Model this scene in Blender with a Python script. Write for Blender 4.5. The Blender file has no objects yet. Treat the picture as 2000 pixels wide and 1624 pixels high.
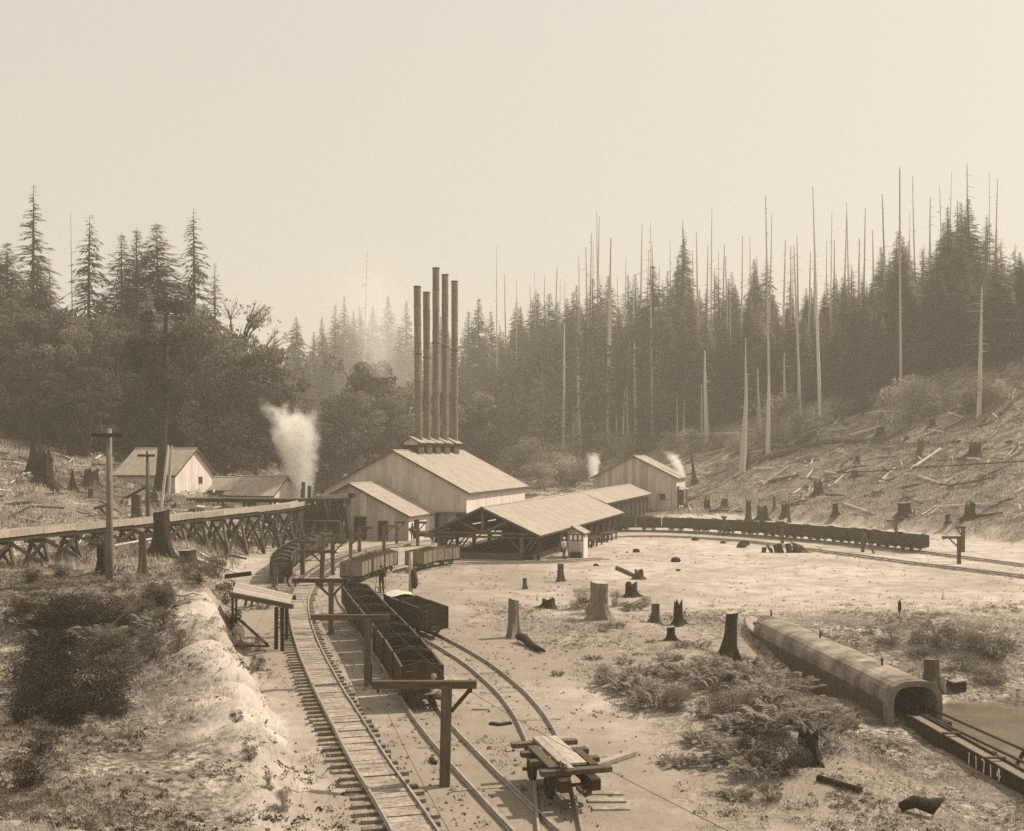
import bpy, math, random
import numpy as np
from mathutils import Vector, Matrix

S = bpy.context.scene
C = S.collection
R = random.Random(11)
NR = np.random.default_rng(7)

# ------------------------------------------------------------------ camera, sky, sun, exposure
CAM_H, F = 9.0, 2200.0
cd = bpy.data.cameras.new('camera')
cam = bpy.data.objects.new('camera', cd)
C.objects.link(cam)
cam.location = (0, 0, CAM_H)
cam.rotation_euler = (math.pi / 2, 0, 0)
cd.sensor_width = 36
cd.sensor_fit = 'HORIZONTAL'
cd.lens = 36 * F / 2000
cd.shift_y = 68 / 2000
cd.clip_start = 0.1
cd.clip_end = 5000
S.camera = cam

SUN_EL, SUN_AZ = math.radians(49), math.radians(66)      # azimuth clockwise from +Y
SUN_COL = (1.0, 0.905, 0.735)
w = bpy.data.worlds.new('World')
S.world = w
w.use_nodes = True
nt = w.node_tree
nt.nodes.clear()
n_sky = nt.nodes.new('ShaderNodeTexSky')
n_sky.sky_type = 'NISHITA'
n_sky.sun_disc = False
n_sky.sun_elevation = SUN_EL
n_sky.sun_rotation = SUN_AZ
n_sky.dust_density = 6.0
n_sky.air_density = 1.0
n_bw = nt.nodes.new('ShaderNodeRGBToBW')
n_pw = nt.nodes.new('ShaderNodeMath')
n_pw.operation = 'POWER'
n_pw.inputs[1].default_value = 0.18
n_sc = nt.nodes.new('ShaderNodeMath')
n_sc.operation = 'MULTIPLY'
n_sc.inputs[1].default_value = 5.0
n_mx = nt.nodes.new('ShaderNodeMix')
n_mx.data_type = 'RGBA'
n_mx.blend_type = 'MULTIPLY'
n_mx.inputs[0].default_value = 1.0
n_mx.inputs[7].default_value = (1.0, 0.925, 0.805, 1)
n_bg = nt.nodes.new('ShaderNodeBackground')
n_bg.inputs['Strength'].default_value = 0.10
n_wo = nt.nodes.new('ShaderNodeOutputWorld')
nt.links.new(n_sky.outputs[0], n_bw.inputs[0])
nt.links.new(n_bw.outputs[0], n_pw.inputs[0])
nt.links.new(n_pw.outputs[0], n_sc.inputs[0])
nt.links.new(n_sc.outputs[0], n_mx.inputs[6])
nt.links.new(n_mx.outputs[2], n_bg.inputs[0])
nt.links.new(n_bg.outputs[0], n_wo.inputs[0])

ld = bpy.data.lights.new('sun', 'SUN')
ld.energy = 5.0
ld.angle = math.radians(0.53)
ld.color = SUN_COL
sun = bpy.data.objects.new('sun', ld)
C.objects.link(sun)
sdir = Vector((math.sin(SUN_AZ) * math.cos(SUN_EL), math.cos(SUN_AZ) * math.cos(SUN_EL), math.sin(SUN_EL)))
sun.rotation_euler = (-sdir).to_track_quat('-Z', 'Y').to_euler()
sun.location = (60, 40, 120)

S.view_settings.view_transform = 'Standard'
S.view_settings.look = 'None'
S.view_settings.gamma = 1.0
S.view_settings.exposure = 0.25
S.view_settings.use_curve_mapping = False
S.render.engine = 'CYCLES'
cy = S.cycles
cy.diffuse_bounces = 3
cy.transparent_max_bounces = 8
cy.volume_bounces = 5
cy.max_bounces = 12
cy.volume_step_rate = 1.0
cy.volume_max_steps = 256
cy.caustics_reflective = False
cy.caustics_refractive = False
cy.use_denoising = False
cy.use_adaptive_sampling = False

# ------------------------------------------------------------------ helpers
def link(o, parent=None):
    C.objects.link(o)
    if parent is not None:
        o.parent = parent
    return o

def tag(o, label=None, cat=None, group=None, kind=None):
    if label: o['label'] = label
    if cat: o['category'] = cat
    if group: o['group'] = group
    if kind: o['kind'] = kind
    return o

def thing(name, label, cat, loc=(0, 0, 0), rz=0.0, group=None):
    o = bpy.data.objects.new(name, None)
    o.empty_display_size = 0.3
    link(o)
    o.location = loc
    o.rotation_euler = (0, 0, rz)
    return tag(o, label, cat, group)

def new_mesh(name, vs, fs, mat, smooth=False):
    me = bpy.data.meshes.new(name)
    me.from_pydata([tuple(v) for v in vs], [], fs)
    if mat is not None:
        me.materials.append(mat)
    if smooth:
        me.polygons.foreach_set('use_smooth', [True] * len(me.polygons))
    me.update()
    return me

def put(name, me, parent=None, loc=(0, 0, 0), rot=(0, 0, 0), scale=(1, 1, 1)):
    o = bpy.data.objects.new(name, me)
    link(o, parent)
    o.location = loc
    o.rotation_euler = rot
    o.scale = scale
    return o

def np_mesh(name, V, T, mat, smooth=False, n=3):
    """fast mesh from arrays; T is (k, n) of indices"""
    me = bpy.data.meshes.new(name)
    V = np.asarray(V, dtype=np.float32)
    T = np.asarray(T, dtype=np.int32)
    k = len(T)
    me.vertices.add(len(V))
    me.vertices.foreach_set('co', V.ravel())
    me.loops.add(k * n)
    me.loops.foreach_set('vertex_index', T.ravel())
    me.polygons.add(k)
    me.polygons.foreach_set('loop_start', np.arange(0, k * n, n, dtype=np.int32))
    if smooth:
        me.polygons.foreach_set('use_smooth', np.ones(k, dtype=bool))
    if mat is not None:
        me.materials.append(mat)
    me.update(calc_edges=True)
    return me

def copy_tree(o, parent=None):
    c = o.copy()
    C.objects.link(c)
    if parent is not None:
        c.parent = parent
    for ch in o.children:
        copy_tree(ch, c)
    return c

class MB:
    """collects shapes into one mesh"""
    def __init__(s):
        s.v, s.f = [], []
    def add(s, vs, fs):
        b = len(s.v)
        s.v += [tuple(v) for v in vs]
        s.f += [tuple(i + b for i in f) for f in fs]
        return s
    def box(s, x0, x1, y0, y1, z0, z1):
        return s.add([(x0, y0, z0), (x1, y0, z0), (x1, y1, z0), (x0, y1, z0), (x0, y0, z1), (x1, y0, z1), (x1, y1, z1), (x0, y1, z1)],
                     [(0, 3, 2, 1), (4, 5, 6, 7), (0, 1, 5, 4), (1, 2, 6, 5), (2, 3, 7, 6), (3, 0, 4, 7)])
    def bar(s, p, q, a, b, up=(0, 0, 1)):
        p, q = Vector(p), Vector(q)
        d = (q - p).normalized()
        up = Vector(up)
        if abs(d.dot(up)) > 0.98:
            up = Vector((0, 1, 0))
        x = d.cross(up).normalized() * a / 2
        y = x.cross(d).normalized() * b / 2
        vs = [p - x - y, p + x - y, p + x + y, p - x + y, q - x - y, q + x - y, q + x + y, q - x + y]
        return s.add(vs, [(0, 3, 2, 1), (4, 5, 6, 7), (0, 1, 5, 4), (1, 2, 6, 5), (2, 3, 7, 6), (3, 0, 4, 7)])
    def tube(s, pts, rs, n=8, cap=True):
        pts = [Vector(p) for p in pts]
        if not hasattr(rs, '__len__'):
            rs = [rs] * len(pts)
        b = len(s.v)
        last = None
        for i, p in enumerate(pts):
            d = (pts[min(i + 1, len(pts) - 1)] - pts[max(i - 1, 0)]).normalized()
            if last is None:
                h = Vector((0, 0, 1)) if abs(d.z) < 0.9 else Vector((1, 0, 0))
                x = d.cross(h).normalized()
            else:
                x = (last - d * last.dot(d)).normalized()
            last = x
            y = d.cross(x)
            for k in range(n):
                a = 2 * math.pi * k / n
                s.v.append(tuple(p + (x * math.cos(a) + y * math.sin(a)) * rs[i]))
        for i in range(len(pts) - 1):
            for k in range(n):
                k2 = (k + 1) % n
                s.f.append((b + i * n + k, b + i * n + k2, b + (i + 1) * n + k2, b + (i + 1) * n + k))
        if cap:
            s.f.append(tuple(b + k for k in reversed(range(n))))
            s.f.append(tuple(b + (len(pts) - 1) * n + k for k in range(n)))
        return s
    def prism(s, poly, a, b, axis='y'):
        """poly in (u, z); extruded between a and b along the axis"""
        n = len(poly)
        mk = (lambda u, z, t: (u, t, z)) if axis == 'y' else (lambda u, z, t: (t, u, z))
        vs = [mk(u, z, a) for u, z in poly] + [mk(u, z, b) for u, z in poly]
        fs = [tuple(range(n)), tuple(reversed(range(n, 2 * n)))]
        for i in range(n):
            j = (i + 1) % n
            fs.append((i, i + n, j + n, j))
        return s.add(vs, fs)
    def mesh(s, name, mat, smooth=False):
        return new_mesh(name, s.v, s.f, mat, smooth)
    def build(s, name, mat, parent=None, loc=(0, 0, 0), rot=(0, 0, 0), smooth=False):
        return put(name, s.mesh(name, mat, smooth), parent, loc, rot)

# ------------------------------------------------------------------ materials (sepia print: dark tones browner, light tones more neutral)
def sep(v):
    t = max(0.0, min(1.0, math.log(max(v, 0.01) / 0.03) / math.log(0.8 / 0.03)))
    return (v * 1.09, v * (0.77 + 0.22 * t), v * (0.41 + 0.54 * t), 1)

def mat(name, lo, hi, ns=3.0, stretch=(1, 1, 1), detail=5, rough=0.9, bump=0.3, orand=0.0, spec=0.15, metal=0.0,
        trans=0.0, coord='Object', contrast=(0.3, 0.7), fine=0.0, alt=None, bdist=0.02):
    m = bpy.data.materials.new(name)
    m.use_nodes = True
    t = m.node_tree
    N, L = t.nodes, t.links
    bs = N['Principled BSDF']
    out = N['Material Output']
    tc = N.new('ShaderNodeTexCoord')
    mp = N.new('ShaderNodeMapping')
    mp.inputs['Scale'].default_value = stretch
    src = tc.outputs[coord]
    oi = N.new('ShaderNodeObjectInfo')
    off = N.new('ShaderNodeVectorMath')
    off.operation = 'MULTIPLY_ADD'
    cmb = N.new('ShaderNodeCombineXYZ')
    for i in range(3):
        L.new(oi.outputs['Random'], cmb.inputs[i])
    L.new(cmb.outputs[0], off.inputs[0])
    off.inputs[1].default_value = (37, 53, 71)
    L.new(src, off.inputs[2])
    L.new(off.outputs[0], mp.inputs[0])
    nz = N.new('ShaderNodeTexNoise')
    nz.inputs['Scale'].default_value = ns
    nz.inputs['Detail'].default_value = detail
    nz.inputs['Roughness'].default_value = 0.62
    L.new(mp.outputs[0], nz.inputs['Vector'])
    mr = N.new('ShaderNodeMapRange')
    mr.inputs[1].default_value, mr.inputs[2].default_value = contrast
    L.new(nz.outputs[0], mr.inputs[0])
    mx = N.new('ShaderNodeMix')
    mx.data_type = 'RGBA'
    mx.inputs[6].default_value = sep(lo)
    mx.inputs[7].default_value = sep(hi)
    L.new(mr.outputs[0], mx.inputs[0])
    col = mx.outputs[2]
    if fine:
        n2 = N.new('ShaderNodeTexNoise')
        n2.inputs['Scale'].default_value = ns * 9
        n2.inputs['Detail'].default_value = 3
        L.new(mp.outputs[0], n2.inputs['Vector'])
        m2 = N.new('ShaderNodeMapRange')
        m2.inputs[1].default_value, m2.inputs[2].default_value = 0.35, 0.65
        m2.inputs[3].default_value, m2.inputs[4].default_value = 1 - fine, 1 + fine
        L.new(n2.outputs[0], m2.inputs[0])
        v2 = N.new('ShaderNodeVectorMath')
        v2.operation = 'SCALE'
        L.new(col, v2.inputs[0])
        L.new(m2.outputs[0], v2.inputs['Scale'])
        col = v2.outputs[0]
    if orand:
        m3 = N.new('ShaderNodeMapRange')
        m3.inputs[3].default_value, m3.inputs[4].default_value = 1 - orand, 1 + orand
        L.new(oi.outputs['Random'], m3.inputs[0])
        v3 = N.new('ShaderNodeVectorMath')
        v3.operation = 'SCALE'
        L.new(col, v3.inputs[0])
        L.new(m3.outputs[0], v3.inputs['Scale'])
        col = v3.outputs[0]
    L.new(col, bs.inputs['Base Color'])
    bs.inputs['Roughness'].default_value = rough
    bs.inputs['Specular IOR Level'].default_value = spec
    bs.inputs['Metallic'].default_value = metal
    if bump:
        bp = N.new('ShaderNodeBump')
        bp.inputs['Strength'].default_value = bump
        bp.inputs['Distance'].default_value = bdist
        L.new(nz.outputs[0], bp.inputs['Height'])
        L.new(bp.outputs[0], bs.inputs['Normal'])
    if trans:
        tr = N.new('ShaderNodeBsdfTranslucent')
        L.new(col, tr.inputs['Color'])
        ms = N.new('ShaderNodeMixShader')
        ms.inputs[0].default_value = trans
        L.new(bs.outputs[0], ms.inputs[1])
        L.new(tr.outputs[0], ms.inputs[2])
        L.new(ms.outputs[0], out.inputs[0])
    return m

M = {}
M['wood_v'] = mat('weathered_wood', 0.055, 0.14, 2.0, (9, 9, 0.6), orand=0.22, bump=0.5)
M['wood_x'] = mat('weathered_beam', 0.04, 0.10, 2.0, (0.6, 9, 9), orand=0.22, bump=0.5)
M['wood_dark'] = mat('creosoted_timber', 0.018, 0.05, 2.5, (3, 3, 1), orand=0.25, bump=0.5)
M['wood_pole'] = mat('grey_pole_wood', 0.12, 0.24, 2.0, (6, 6, 0.5), bump=0.4)
M['wood_pale'] = mat('sun_bleached_timber', 0.22, 0.40, 2.0, (2, 4, 1), orand=0.15, bump=0.4)
M['car_side'] = mat('coal_car_boards', 0.03, 0.075, 3.0, (4, 4, 0.7), orand=0.25, bump=0.4, fine=0.15)
M['car_sunlit'] = mat('sunlit_car_boards', 0.11, 0.23, 3.0, (4, 4, 0.7), orand=0.15, bump=0.3)  # paler copy of the car boards, sun on their sides put into the colour
M['iron'] = mat('dark_iron', 0.03, 0.07, 6.0, orand=0.2, rough=0.6, spec=0.4, bump=0.2)
M['rail'] = mat('worn_rail_steel', 0.18, 0.34, 4.0, rough=0.45, spec=0.5, bump=0.1)
M['coal'] = mat('coal_heap', 0.012, 0.05, 9.0, rough=0.7, bump=1.0, bdist=0.06)
M['tie'] = mat('weathered_sleeper', 0.10, 0.26, 2.0, (0.7, 8, 8), orand=0.3, bump=0.5)
M['ballast'] = mat('worn_dirty_plank', 0.17, 0.34, 1.0, (1, 1, 1), detail=8, bump=0.5, fine=0.25, orand=.07)
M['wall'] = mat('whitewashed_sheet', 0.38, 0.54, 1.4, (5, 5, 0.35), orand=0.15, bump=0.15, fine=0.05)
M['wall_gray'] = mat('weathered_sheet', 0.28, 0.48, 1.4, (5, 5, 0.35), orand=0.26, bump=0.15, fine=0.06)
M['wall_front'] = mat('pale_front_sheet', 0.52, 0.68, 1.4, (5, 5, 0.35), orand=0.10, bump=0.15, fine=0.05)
M['roof'] = mat('galvanised_roof', 0.22, 0.34, 0.8, (1.5, 2.5, 1), orand=0.05, rough=0.7, spec=0.2, bump=0.1, fine=0.05)
M['roof_dark'] = mat('tarred_edge', 0.05, 0.11, 2.0, orand=0.1)
M['stack'] = mat('sheet_iron_stack', 0.11, 0.21, 1.2, (3, 3, 0.25), orand=0.08, rough=0.7, bump=0.1, spec=0.25)
M['bark'] = mat('rough_bark', 0.04, 0.12, 2.2, (4, 4, 0.5), orand=0.2, bump=0.9, bdist=0.06)
M['burnt'] = mat('charred_bark', 0.012, 0.045, 2.2, (4, 4, 0.6), orand=0.3, bump=0.9, bdist=0.06)
M['snag'] = mat('bleached_dead_trunk', 0.36, 0.58, 1.2, (2, 2, 0.1), orand=0.25, bump=0.3)
M['stump_grey'] = mat('weathered_stump_wood', 0.14, 0.30, 2.0, (4, 4, 0.5), orand=0.25, bump=0.8, bdist=.05)
M['cut'] = mat('sawn_stump_top', 0.20, 0.38, 5.0, orand=0.2)
M['conifer'] = mat('conifer_needles', 0.06, 0.21, 0.8, orand=0.45, trans=0.6, bump=0, rough=0.8)
M['leaf'] = mat('broad_leaves', 0.035, 0.21, 0.7, orand=0.5, trans=0.4, bump=0, rough=0.7)
M['leaf_dark'] = mat('scrub_leaves', 0.015, 0.05, 1.0, orand=0.3, trans=0.2, bump=0, rough=0.7)
M['leaf_pale'] = mat('pale_leaves', 0.16, 0.44, 1.0, orand=0.25, trans=0.5, bump=0, rough=0.7)
M['fern'] = mat('fern_fronds', 0.08, 0.32, 2.0, orand=0.25, trans=0.35, bump=0, rough=0.7)
M['grass'] = mat('dry_grass', 0.18, 0.52, 0.35, detail=4, trans=0.3, bump=0, fine=0.3)
M['brush'] = mat('low_brush_leaves', 0.05, 0.24, 0.5, detail=4, trans=0.3, bump=0, fine=0.3)
M['concrete'] = mat('stained_concrete', 0.05, 0.34, 0.7, (1, 1, 1), detail=9, bump=0.8, fine=0.12)
M['concrete_shade'] = mat('shaded_concrete_side', 0.045, 0.11, 1.4, (2, 2, 0.4), detail=8, bump=0.4)  # darker concrete, shade of the culvert's sunless side put into the colour
M['white'] = mat('white_paint', 0.7, 0.82, 4.0, bump=0.05)
M['glass'] = mat('window_glass', 0.03, 0.05, 1.0, rough=0.08, spec=0.6, bump=0)
M['pane'] = mat('sky_reflection_pane', 0.75, 0.8, 1.0, rough=0.2, spec=0.5, bump=0)  # white base stands in for sky reflected in the panes
M['void'] = mat('interior_darkness', 0.02, 0.04, 2.0, bump=0.2)  # near black, darkness inside rooms and openings put into the colour
M['skin'] = mat('skin', 0.28, 0.34, 3.0, bump=0)
M['cloth'] = mat('dark_cloth', 0.025, 0.06, 6.0, bump=0.2)
M['shirt'] = mat('light_shirt', 0.38, 0.5, 6.0, bump=0.2)
M['horse'] = mat('brown_hide', 0.05, 0.09, 3.0, bump=0.1)
M['horse_pale'] = mat('pale_hide', 0.40, 0.55, 3.0, bump=0.1)
M['litter'] = mat('dark_leaf_litter', 0.02, 0.07, 3.0, bump=0)
M['stone'] = mat('field_stone', 0.12, 0.3, 5.0, orand=0.4, bump=0.6)

# ------------------------------------------------------------------ terrain
def sst(a, b, x):
    t = np.clip((x - a) / (b - a), 0, 1)
    return t * t * (3 - 2 * t)

_H = NR.random((256, 256))
def vnoise(x, y):
    xi, yi = np.floor(x).astype(int), np.floor(y).astype(int)
    fx, fy = x - xi, y - yi
    fx, fy = fx * fx * (3 - 2 * fx), fy * fy * (3 - 2 * fy)
    a, b = _H[xi & 255, yi & 255], _H[(xi + 1) & 255, yi & 255]
    c, d = _H[xi & 255, (yi + 1) & 255], _H[(xi + 1) & 255, (yi + 1) & 255]
    return (a + (b - a) * fx) * (1 - fy) + (c + (d - c) * fx) * fy - 0.5

def fbm(x, y, s, o=4):
    r, a = 0, 1.0
    for i in range(o):
        r = r + a * vnoise(x * s + 17.3 * i, y * s + 31.7 * i)
        a *= 0.5
        s *= 2.03
    return r

TOE_Y = [0, 20, 27, 31, 37.5, 46, 57, 70, 79, 90, 104, 124, 140, 170, 400]
TOE_X = [-2.4, -3.1, -4.5, -5.7, -7.8, -10.8, -14.0, -16.8, -19.0, -20.6, -21.8, -21.4, -22, -30, -40]
def toe(Y):
    return np.interp(Y, TOE_Y, TOE_X)
def dR(X, Y):
    return (X - 20) * .914 + (Y - 175) * .406

def smax(a, b, k):
    h = np.clip(0.5 + 0.5 * (a - b) / k, 0, 1)
    return b + (a - b) * h + k * h * (1 - h)

def height(X, Y):
    X = np.asarray(X, dtype=float)
    Y = np.asarray(Y, dtype=float)
    d = toe(Y) - X + 0.5 * vnoise(X * .35, Y * .35) * sst(24, 40, Y)
    wd = np.interp(Y, [0, 57, 70, 85, 130], [1.5, 1.8, 4, 6, 7])
    edge = np.interp(Y, [15, 27, 31, 37.5, 46, 57, 70], [.4, .6, 1.0, 1.7, 2.15, 2.3, 1.3])
    inn = np.interp(Y, [10, 30, 40, 46, 52, 58, 70], [1.5, 1.1, .8, 1.0, 2.3, 2.6, 1.4])
    zb = edge + (inn - edge) * sst(2.0, 6.5, d) + 0.04 * np.clip(d - 9, 0, 30)
    zL = 2 + .055 * (Y - 73) + .20 * (-X - 33)
    zLs = smax(zL, 0.95 + 0 * zL, 0.5)
    zLs = zLs - np.clip(zLs - 30, 0, 1e9) * 0.7
    k = sst(60, 80, Y)
    left = (zb + (zLs - zb) * k) * sst(0, 1, np.clip(d, 0, 1e9) / wd)
    s = np.clip(dR(X, Y) - 1.0, 0, 58)
    right = .25 * s + .0042 * s * s
    right = right + 0.85 * sst(0, 1.7, s)
    back = .055 * np.clip(Y - 146, 0, 400)
    z = np.maximum(left, np.maximum(right, back))
    far = np.maximum(sst(150, 200, Y), np.maximum(sst(2, 12, d), sst(1, 12, s)))
    low = sst(8.0, 13.0, X + 0.10 * (Y - 43)) * sst(60, 51, Y)
    z = z - 1.62 * low
    z = z + 1.25 * np.exp(-(((X + 24.5) / 4.5) ** 2 + ((Y - 79) / 7.0) ** 2)) * sst(0, 3, d)
    xc = 15.55 - .1 * (Y - 43.4)
    z = z - 1.2 * np.exp(-((X - xc + 1.55) / .75) ** 2) * sst(62.5, 60, Y) * sst(46, 52, Y) * (1 - .55 * low)
    # pond hollow
    pd = np.sqrt(((X - 19.6) / 3.2) ** 2 + ((Y - 43.5) / 5.5) ** 2)
    z = z - 0.6 * sst(1.25, 0.8, pd)
    # hump under the brush between the tracks and the culvert
    hp = np.exp(-(((X - 8.5) / 3.5) ** 2 + ((Y - 44) / 7.0) ** 2))
    z = z + 0.55 * hp
    field = sst(1.0, 4.0, X - np.interp(Y, [25, 30, 40, 50, 60], [2.2, 2.4, 1.2, -1.5, -2.0])) * sst(66, 56, Y)
    rough = np.clip(0.03 + 0.22 * sst(0.5, 4, d) * (1 - k) + 0.6 * far + 0.28 * field, 0, 0.6)
    gul = np.exp(-((d - 1.4) / 1.6) ** 2) * sst(24, 30, Y) * sst(62, 52, Y)
    z = z + gul * (0.8 * fbm(X * .5, Y * 1.4, 0.9) + .35 * fbm(X, Y, 2.2))
    z = z + rough * fbm(X, Y, 0.22) * 1.1 + 0.25 * rough * fbm(X + 40, Y, 1.1)
    return z

def hz(x, y):
    return float(height(np.array([x]), np.array([y]))[0])

def G(px, py, z=0.0):
    Y = F * (CAM_H - z) / (py - 880.0)
    return ((px - 1000) * Y / F, Y)

_tY = np.concatenate([np.arange(18, 120, 0.25), np.arange(120, 420, 0.5)])
def hit(px, py):
    """where the sight line through a photo pixel first meets the ground"""
    X = (px - 1000) * _tY / F
    Z = CAM_H + (880 - py) * _tY / F
    k = np.nonzero(Z < height(X, _tY))[0]
    i = int(k[0]) if len(k) else len(_tY) - 1
    Y = float(_tY[i])
    x = (px - 1000) * Y / F
    return Vector((x, Y, hz(x, Y)))

def axis(lo, hi, f0, f1, fine, grow):
    a = list(np.arange(f0, f1, fine))
    s, v = fine, f1
    while v < hi:
        a.append(v); s = min(s * grow, 25); v += s
    a.append(hi)
    s, v = fine, f0 - fine
    b = []
    while v > lo:
        b.append(v); s = min(s * grow, 25); v -= s
    b.append(lo)
    return np.array(b[::-1] + a)

xs = axis(-560, 560, -34, 34, 0.36, 1.06)
ys = axis(-80, 960, 20, 72, 0.36, 1.02)
GX, GY = np.meshgrid(xs, ys)
GZ = height(GX, GY)
nx, ny = len(xs), len(ys)
gv = np.stack([GX.ravel(), GY.ravel(), GZ.ravel()], 1)
ii = (np.arange(ny - 1)[:, None] * nx + np.arange(nx - 1)[None, :]).ravel()
gq = np.stack([ii, ii + 1, ii + nx + 1, ii + nx], 1)

def zones(X, Y):
    """grassiness, paleness of the bare soil, dark litter plus shade painted under the shed"""
    d = toe(Y) - X
    s = dR(X, Y)
    n1 = fbm(X, Y, 0.12)
    n2 = fbm(X + 9, Y, 0.5)
    g_left = sst(0.5, 3, d) * (0.75 + 0.5 * n1)
    cut = np.exp(-((d - 1.6) / 1.3) ** 2) * sst(25, 32, Y) * sst(58, 52, Y) * (.75 + .9 * n2)
    cut2 = np.exp(-(((d - 3.6) / 2.4) ** 2 + ((Y - 46) / 4.5) ** 2))
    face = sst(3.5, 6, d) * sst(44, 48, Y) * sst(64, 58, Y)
    g_left = g_left * (1 - 0.75 * np.clip(cut + cut2, 0, 1))
    g_right = sst(-1, 5, s) * 0.9
    g_back = sst(148, 156, Y) * 0.9
    xt = np.interp(Y, [20, 30, 35, 42, 50, 60, 66], [2.6, 3.0, 3.4, 2.2, 0, -2.5, -3.5])
    g_field = sst(0.0, 2.5, X - xt) * sst(70, 56, Y) * (0.55 + 0.5 * n1 + 0.25 * sst(7, 12, X))
    g = np.clip(np.maximum(np.maximum(g_left, g_right), np.maximum(g_back, g_field)), 0, 1)
    pale = 0.42 + 0.8 * n1 + 0.5 * n2 - 0.5 * sst(3.5, -.5, X) * sst(105, 60, Y) * sst(0.5, -1.5, d) + 0.35 * np.clip(cut + cut2, 0, 1) + 0.35 * sst(2, 12, X) * sst(58, 66, Y) * (1 - sst(-4, 4, s))
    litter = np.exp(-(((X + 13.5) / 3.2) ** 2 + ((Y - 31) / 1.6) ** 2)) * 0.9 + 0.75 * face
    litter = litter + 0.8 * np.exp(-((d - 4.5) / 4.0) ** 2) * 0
    shed = sst(-0.5, .5, (X - 2.26) * 0.286 + (Y - 92.1) * 0.958) * sst(.3, -.3, (X - 2.26) * .958 - (Y - 92.1) * .286) * sst(-9, -8.3, (X - 2.26) * .958 - (Y - 92.1) * .286)  # ground darkened under the long shed, roof shade put into the soil colour
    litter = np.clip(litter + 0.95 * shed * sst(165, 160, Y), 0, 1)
    return np.clip(g, 0, 1), np.clip(pale, 0, 1), litter

def ground_material():
    m = bpy.data.materials.new('ground_soil')
    m.use_nodes = True
    t = m.node_tree
    N, L = t.nodes, t.links
    bs = N['Principled BSDF']
    at = N.new('ShaderNodeAttribute'); at.attribute_name = 'zone'
    sx = N.new('ShaderNodeSeparateColor')
    L.new(at.outputs['Color'], sx.inputs[0])
    tc = N.new('ShaderNodeTexCoord')
    def noise(s, dt=6, rg=0.6):
        n = N.new('ShaderNodeTexNoise')
        n.inputs['Scale'].default_value = s
        n.inputs['Detail'].default_value = dt
        n.inputs['Roughness'].default_value = rg
        L.new(tc.outputs['Object'], n.inputs['Vector'])
        return n.outputs[0]
    def rng(v, a, b, c=0.0, d=1.0):
        r = N.new('ShaderNodeMapRange')
        for i, x in enumerate((a, b, c, d)):
            r.inputs[i + 1].default_value = x
        L.new(v, r.inputs[0])
        return r.outputs[0]
    def mixc(f, a, b):
        x = N.new('ShaderNodeMix'); x.data_type = 'RGBA'
        L.new(f, x.inputs[0])
        for i, c in ((6, a), (7, b)):
            if isinstance(c, tuple): x.inputs[i].default_value = c
            else: L.new(c, x.inputs[i])
        return x.outputs[2]
    def math_(op, a, b):
        x = N.new('ShaderNodeMath'); x.operation = op; x.use_clamp = True
        for i, c in ((0, a), (1, b)):
            if isinstance(c, float): x.inputs[i].default_value = c
            else: L.new(c, x.inputs[i])
        return x.outputs[0]
    big, mid, fin = noise(0.09, 8), noise(0.7, 8, 0.65), noise(5.0, 6, 0.7)
    soil = mixc(sx.outputs[1], sep(0.25), sep(0.45))
    soil = mixc(rng(mid, 0.42, 0.62, 0.0, 0.6), soil, sep(0.20))
    soil = mixc(rng(fin, 0.56, 0.72, 0.0, 0.7), soil, sep(0.12))
    grass = mixc(rng(mid, 0.38, 0.62), sep(0.08), sep(0.46))
    grass = mixc(rng(fin, 0.42, 0.60), grass, sep(0.06))
    gm = math_('ADD', sx.outputs[0], rng(mid, 0.3, 0.7, -0.35, 0.35))
    gm = rng(gm, 0.25, 0.75)
    c = mixc(gm, soil, grass)
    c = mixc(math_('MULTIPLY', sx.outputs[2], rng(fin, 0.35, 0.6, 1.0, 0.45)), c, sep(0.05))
    L.new(c, bs.inputs['Base Color'])
    bs.inputs['Roughness'].default_value = 0.95
    bs.inputs['Specular IOR Level'].default_value = 0.1
    b1 = N.new('ShaderNodeBump'); b1.inputs['Strength'].default_value = 0.6; b1.inputs['Distance'].default_value = 0.25
    L.new(mid, b1.inputs['Height'])
    b2 = N.new('ShaderNodeBump'); b2.inputs['Strength'].default_value = 0.6; b2.inputs['Distance'].default_value = 0.06
    L.new(fin, b2.inputs['Height'])
    L.new(b1.outputs[0], b2.inputs['Normal'])
    L.new(b2.outputs[0], bs.inputs['Normal'])
    return m

gme = np_mesh('ground', gv, gq, ground_material(), True, 4)
zg, zp, zl = zones(GX.ravel(), GY.ravel())
ca = gme.color_attributes.new('zone', 'FLOAT_COLOR', 'POINT')
ca.data.foreach_set('color', np.stack([zg, zp, zl, np.ones_like(zg)], 1).astype(np.float32).ravel())
tag(put('ground', gme), kind='structure')

# pond water
pw = MB()
pw.add([(19.6 + 4.0 * math.cos(a), 43.5 + 7.2 * math.sin(a), -1.93) for a in [2 * math.pi * i / 40 for i in range(40)]], [tuple(range(40))])
M['water'] = mat('pond_water', 0.10, 0.16, 0.6, rough=0.12, spec=0.5, bump=0.15)
tag(pw.build('pond_water', M['water']), kind='structure')

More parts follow.
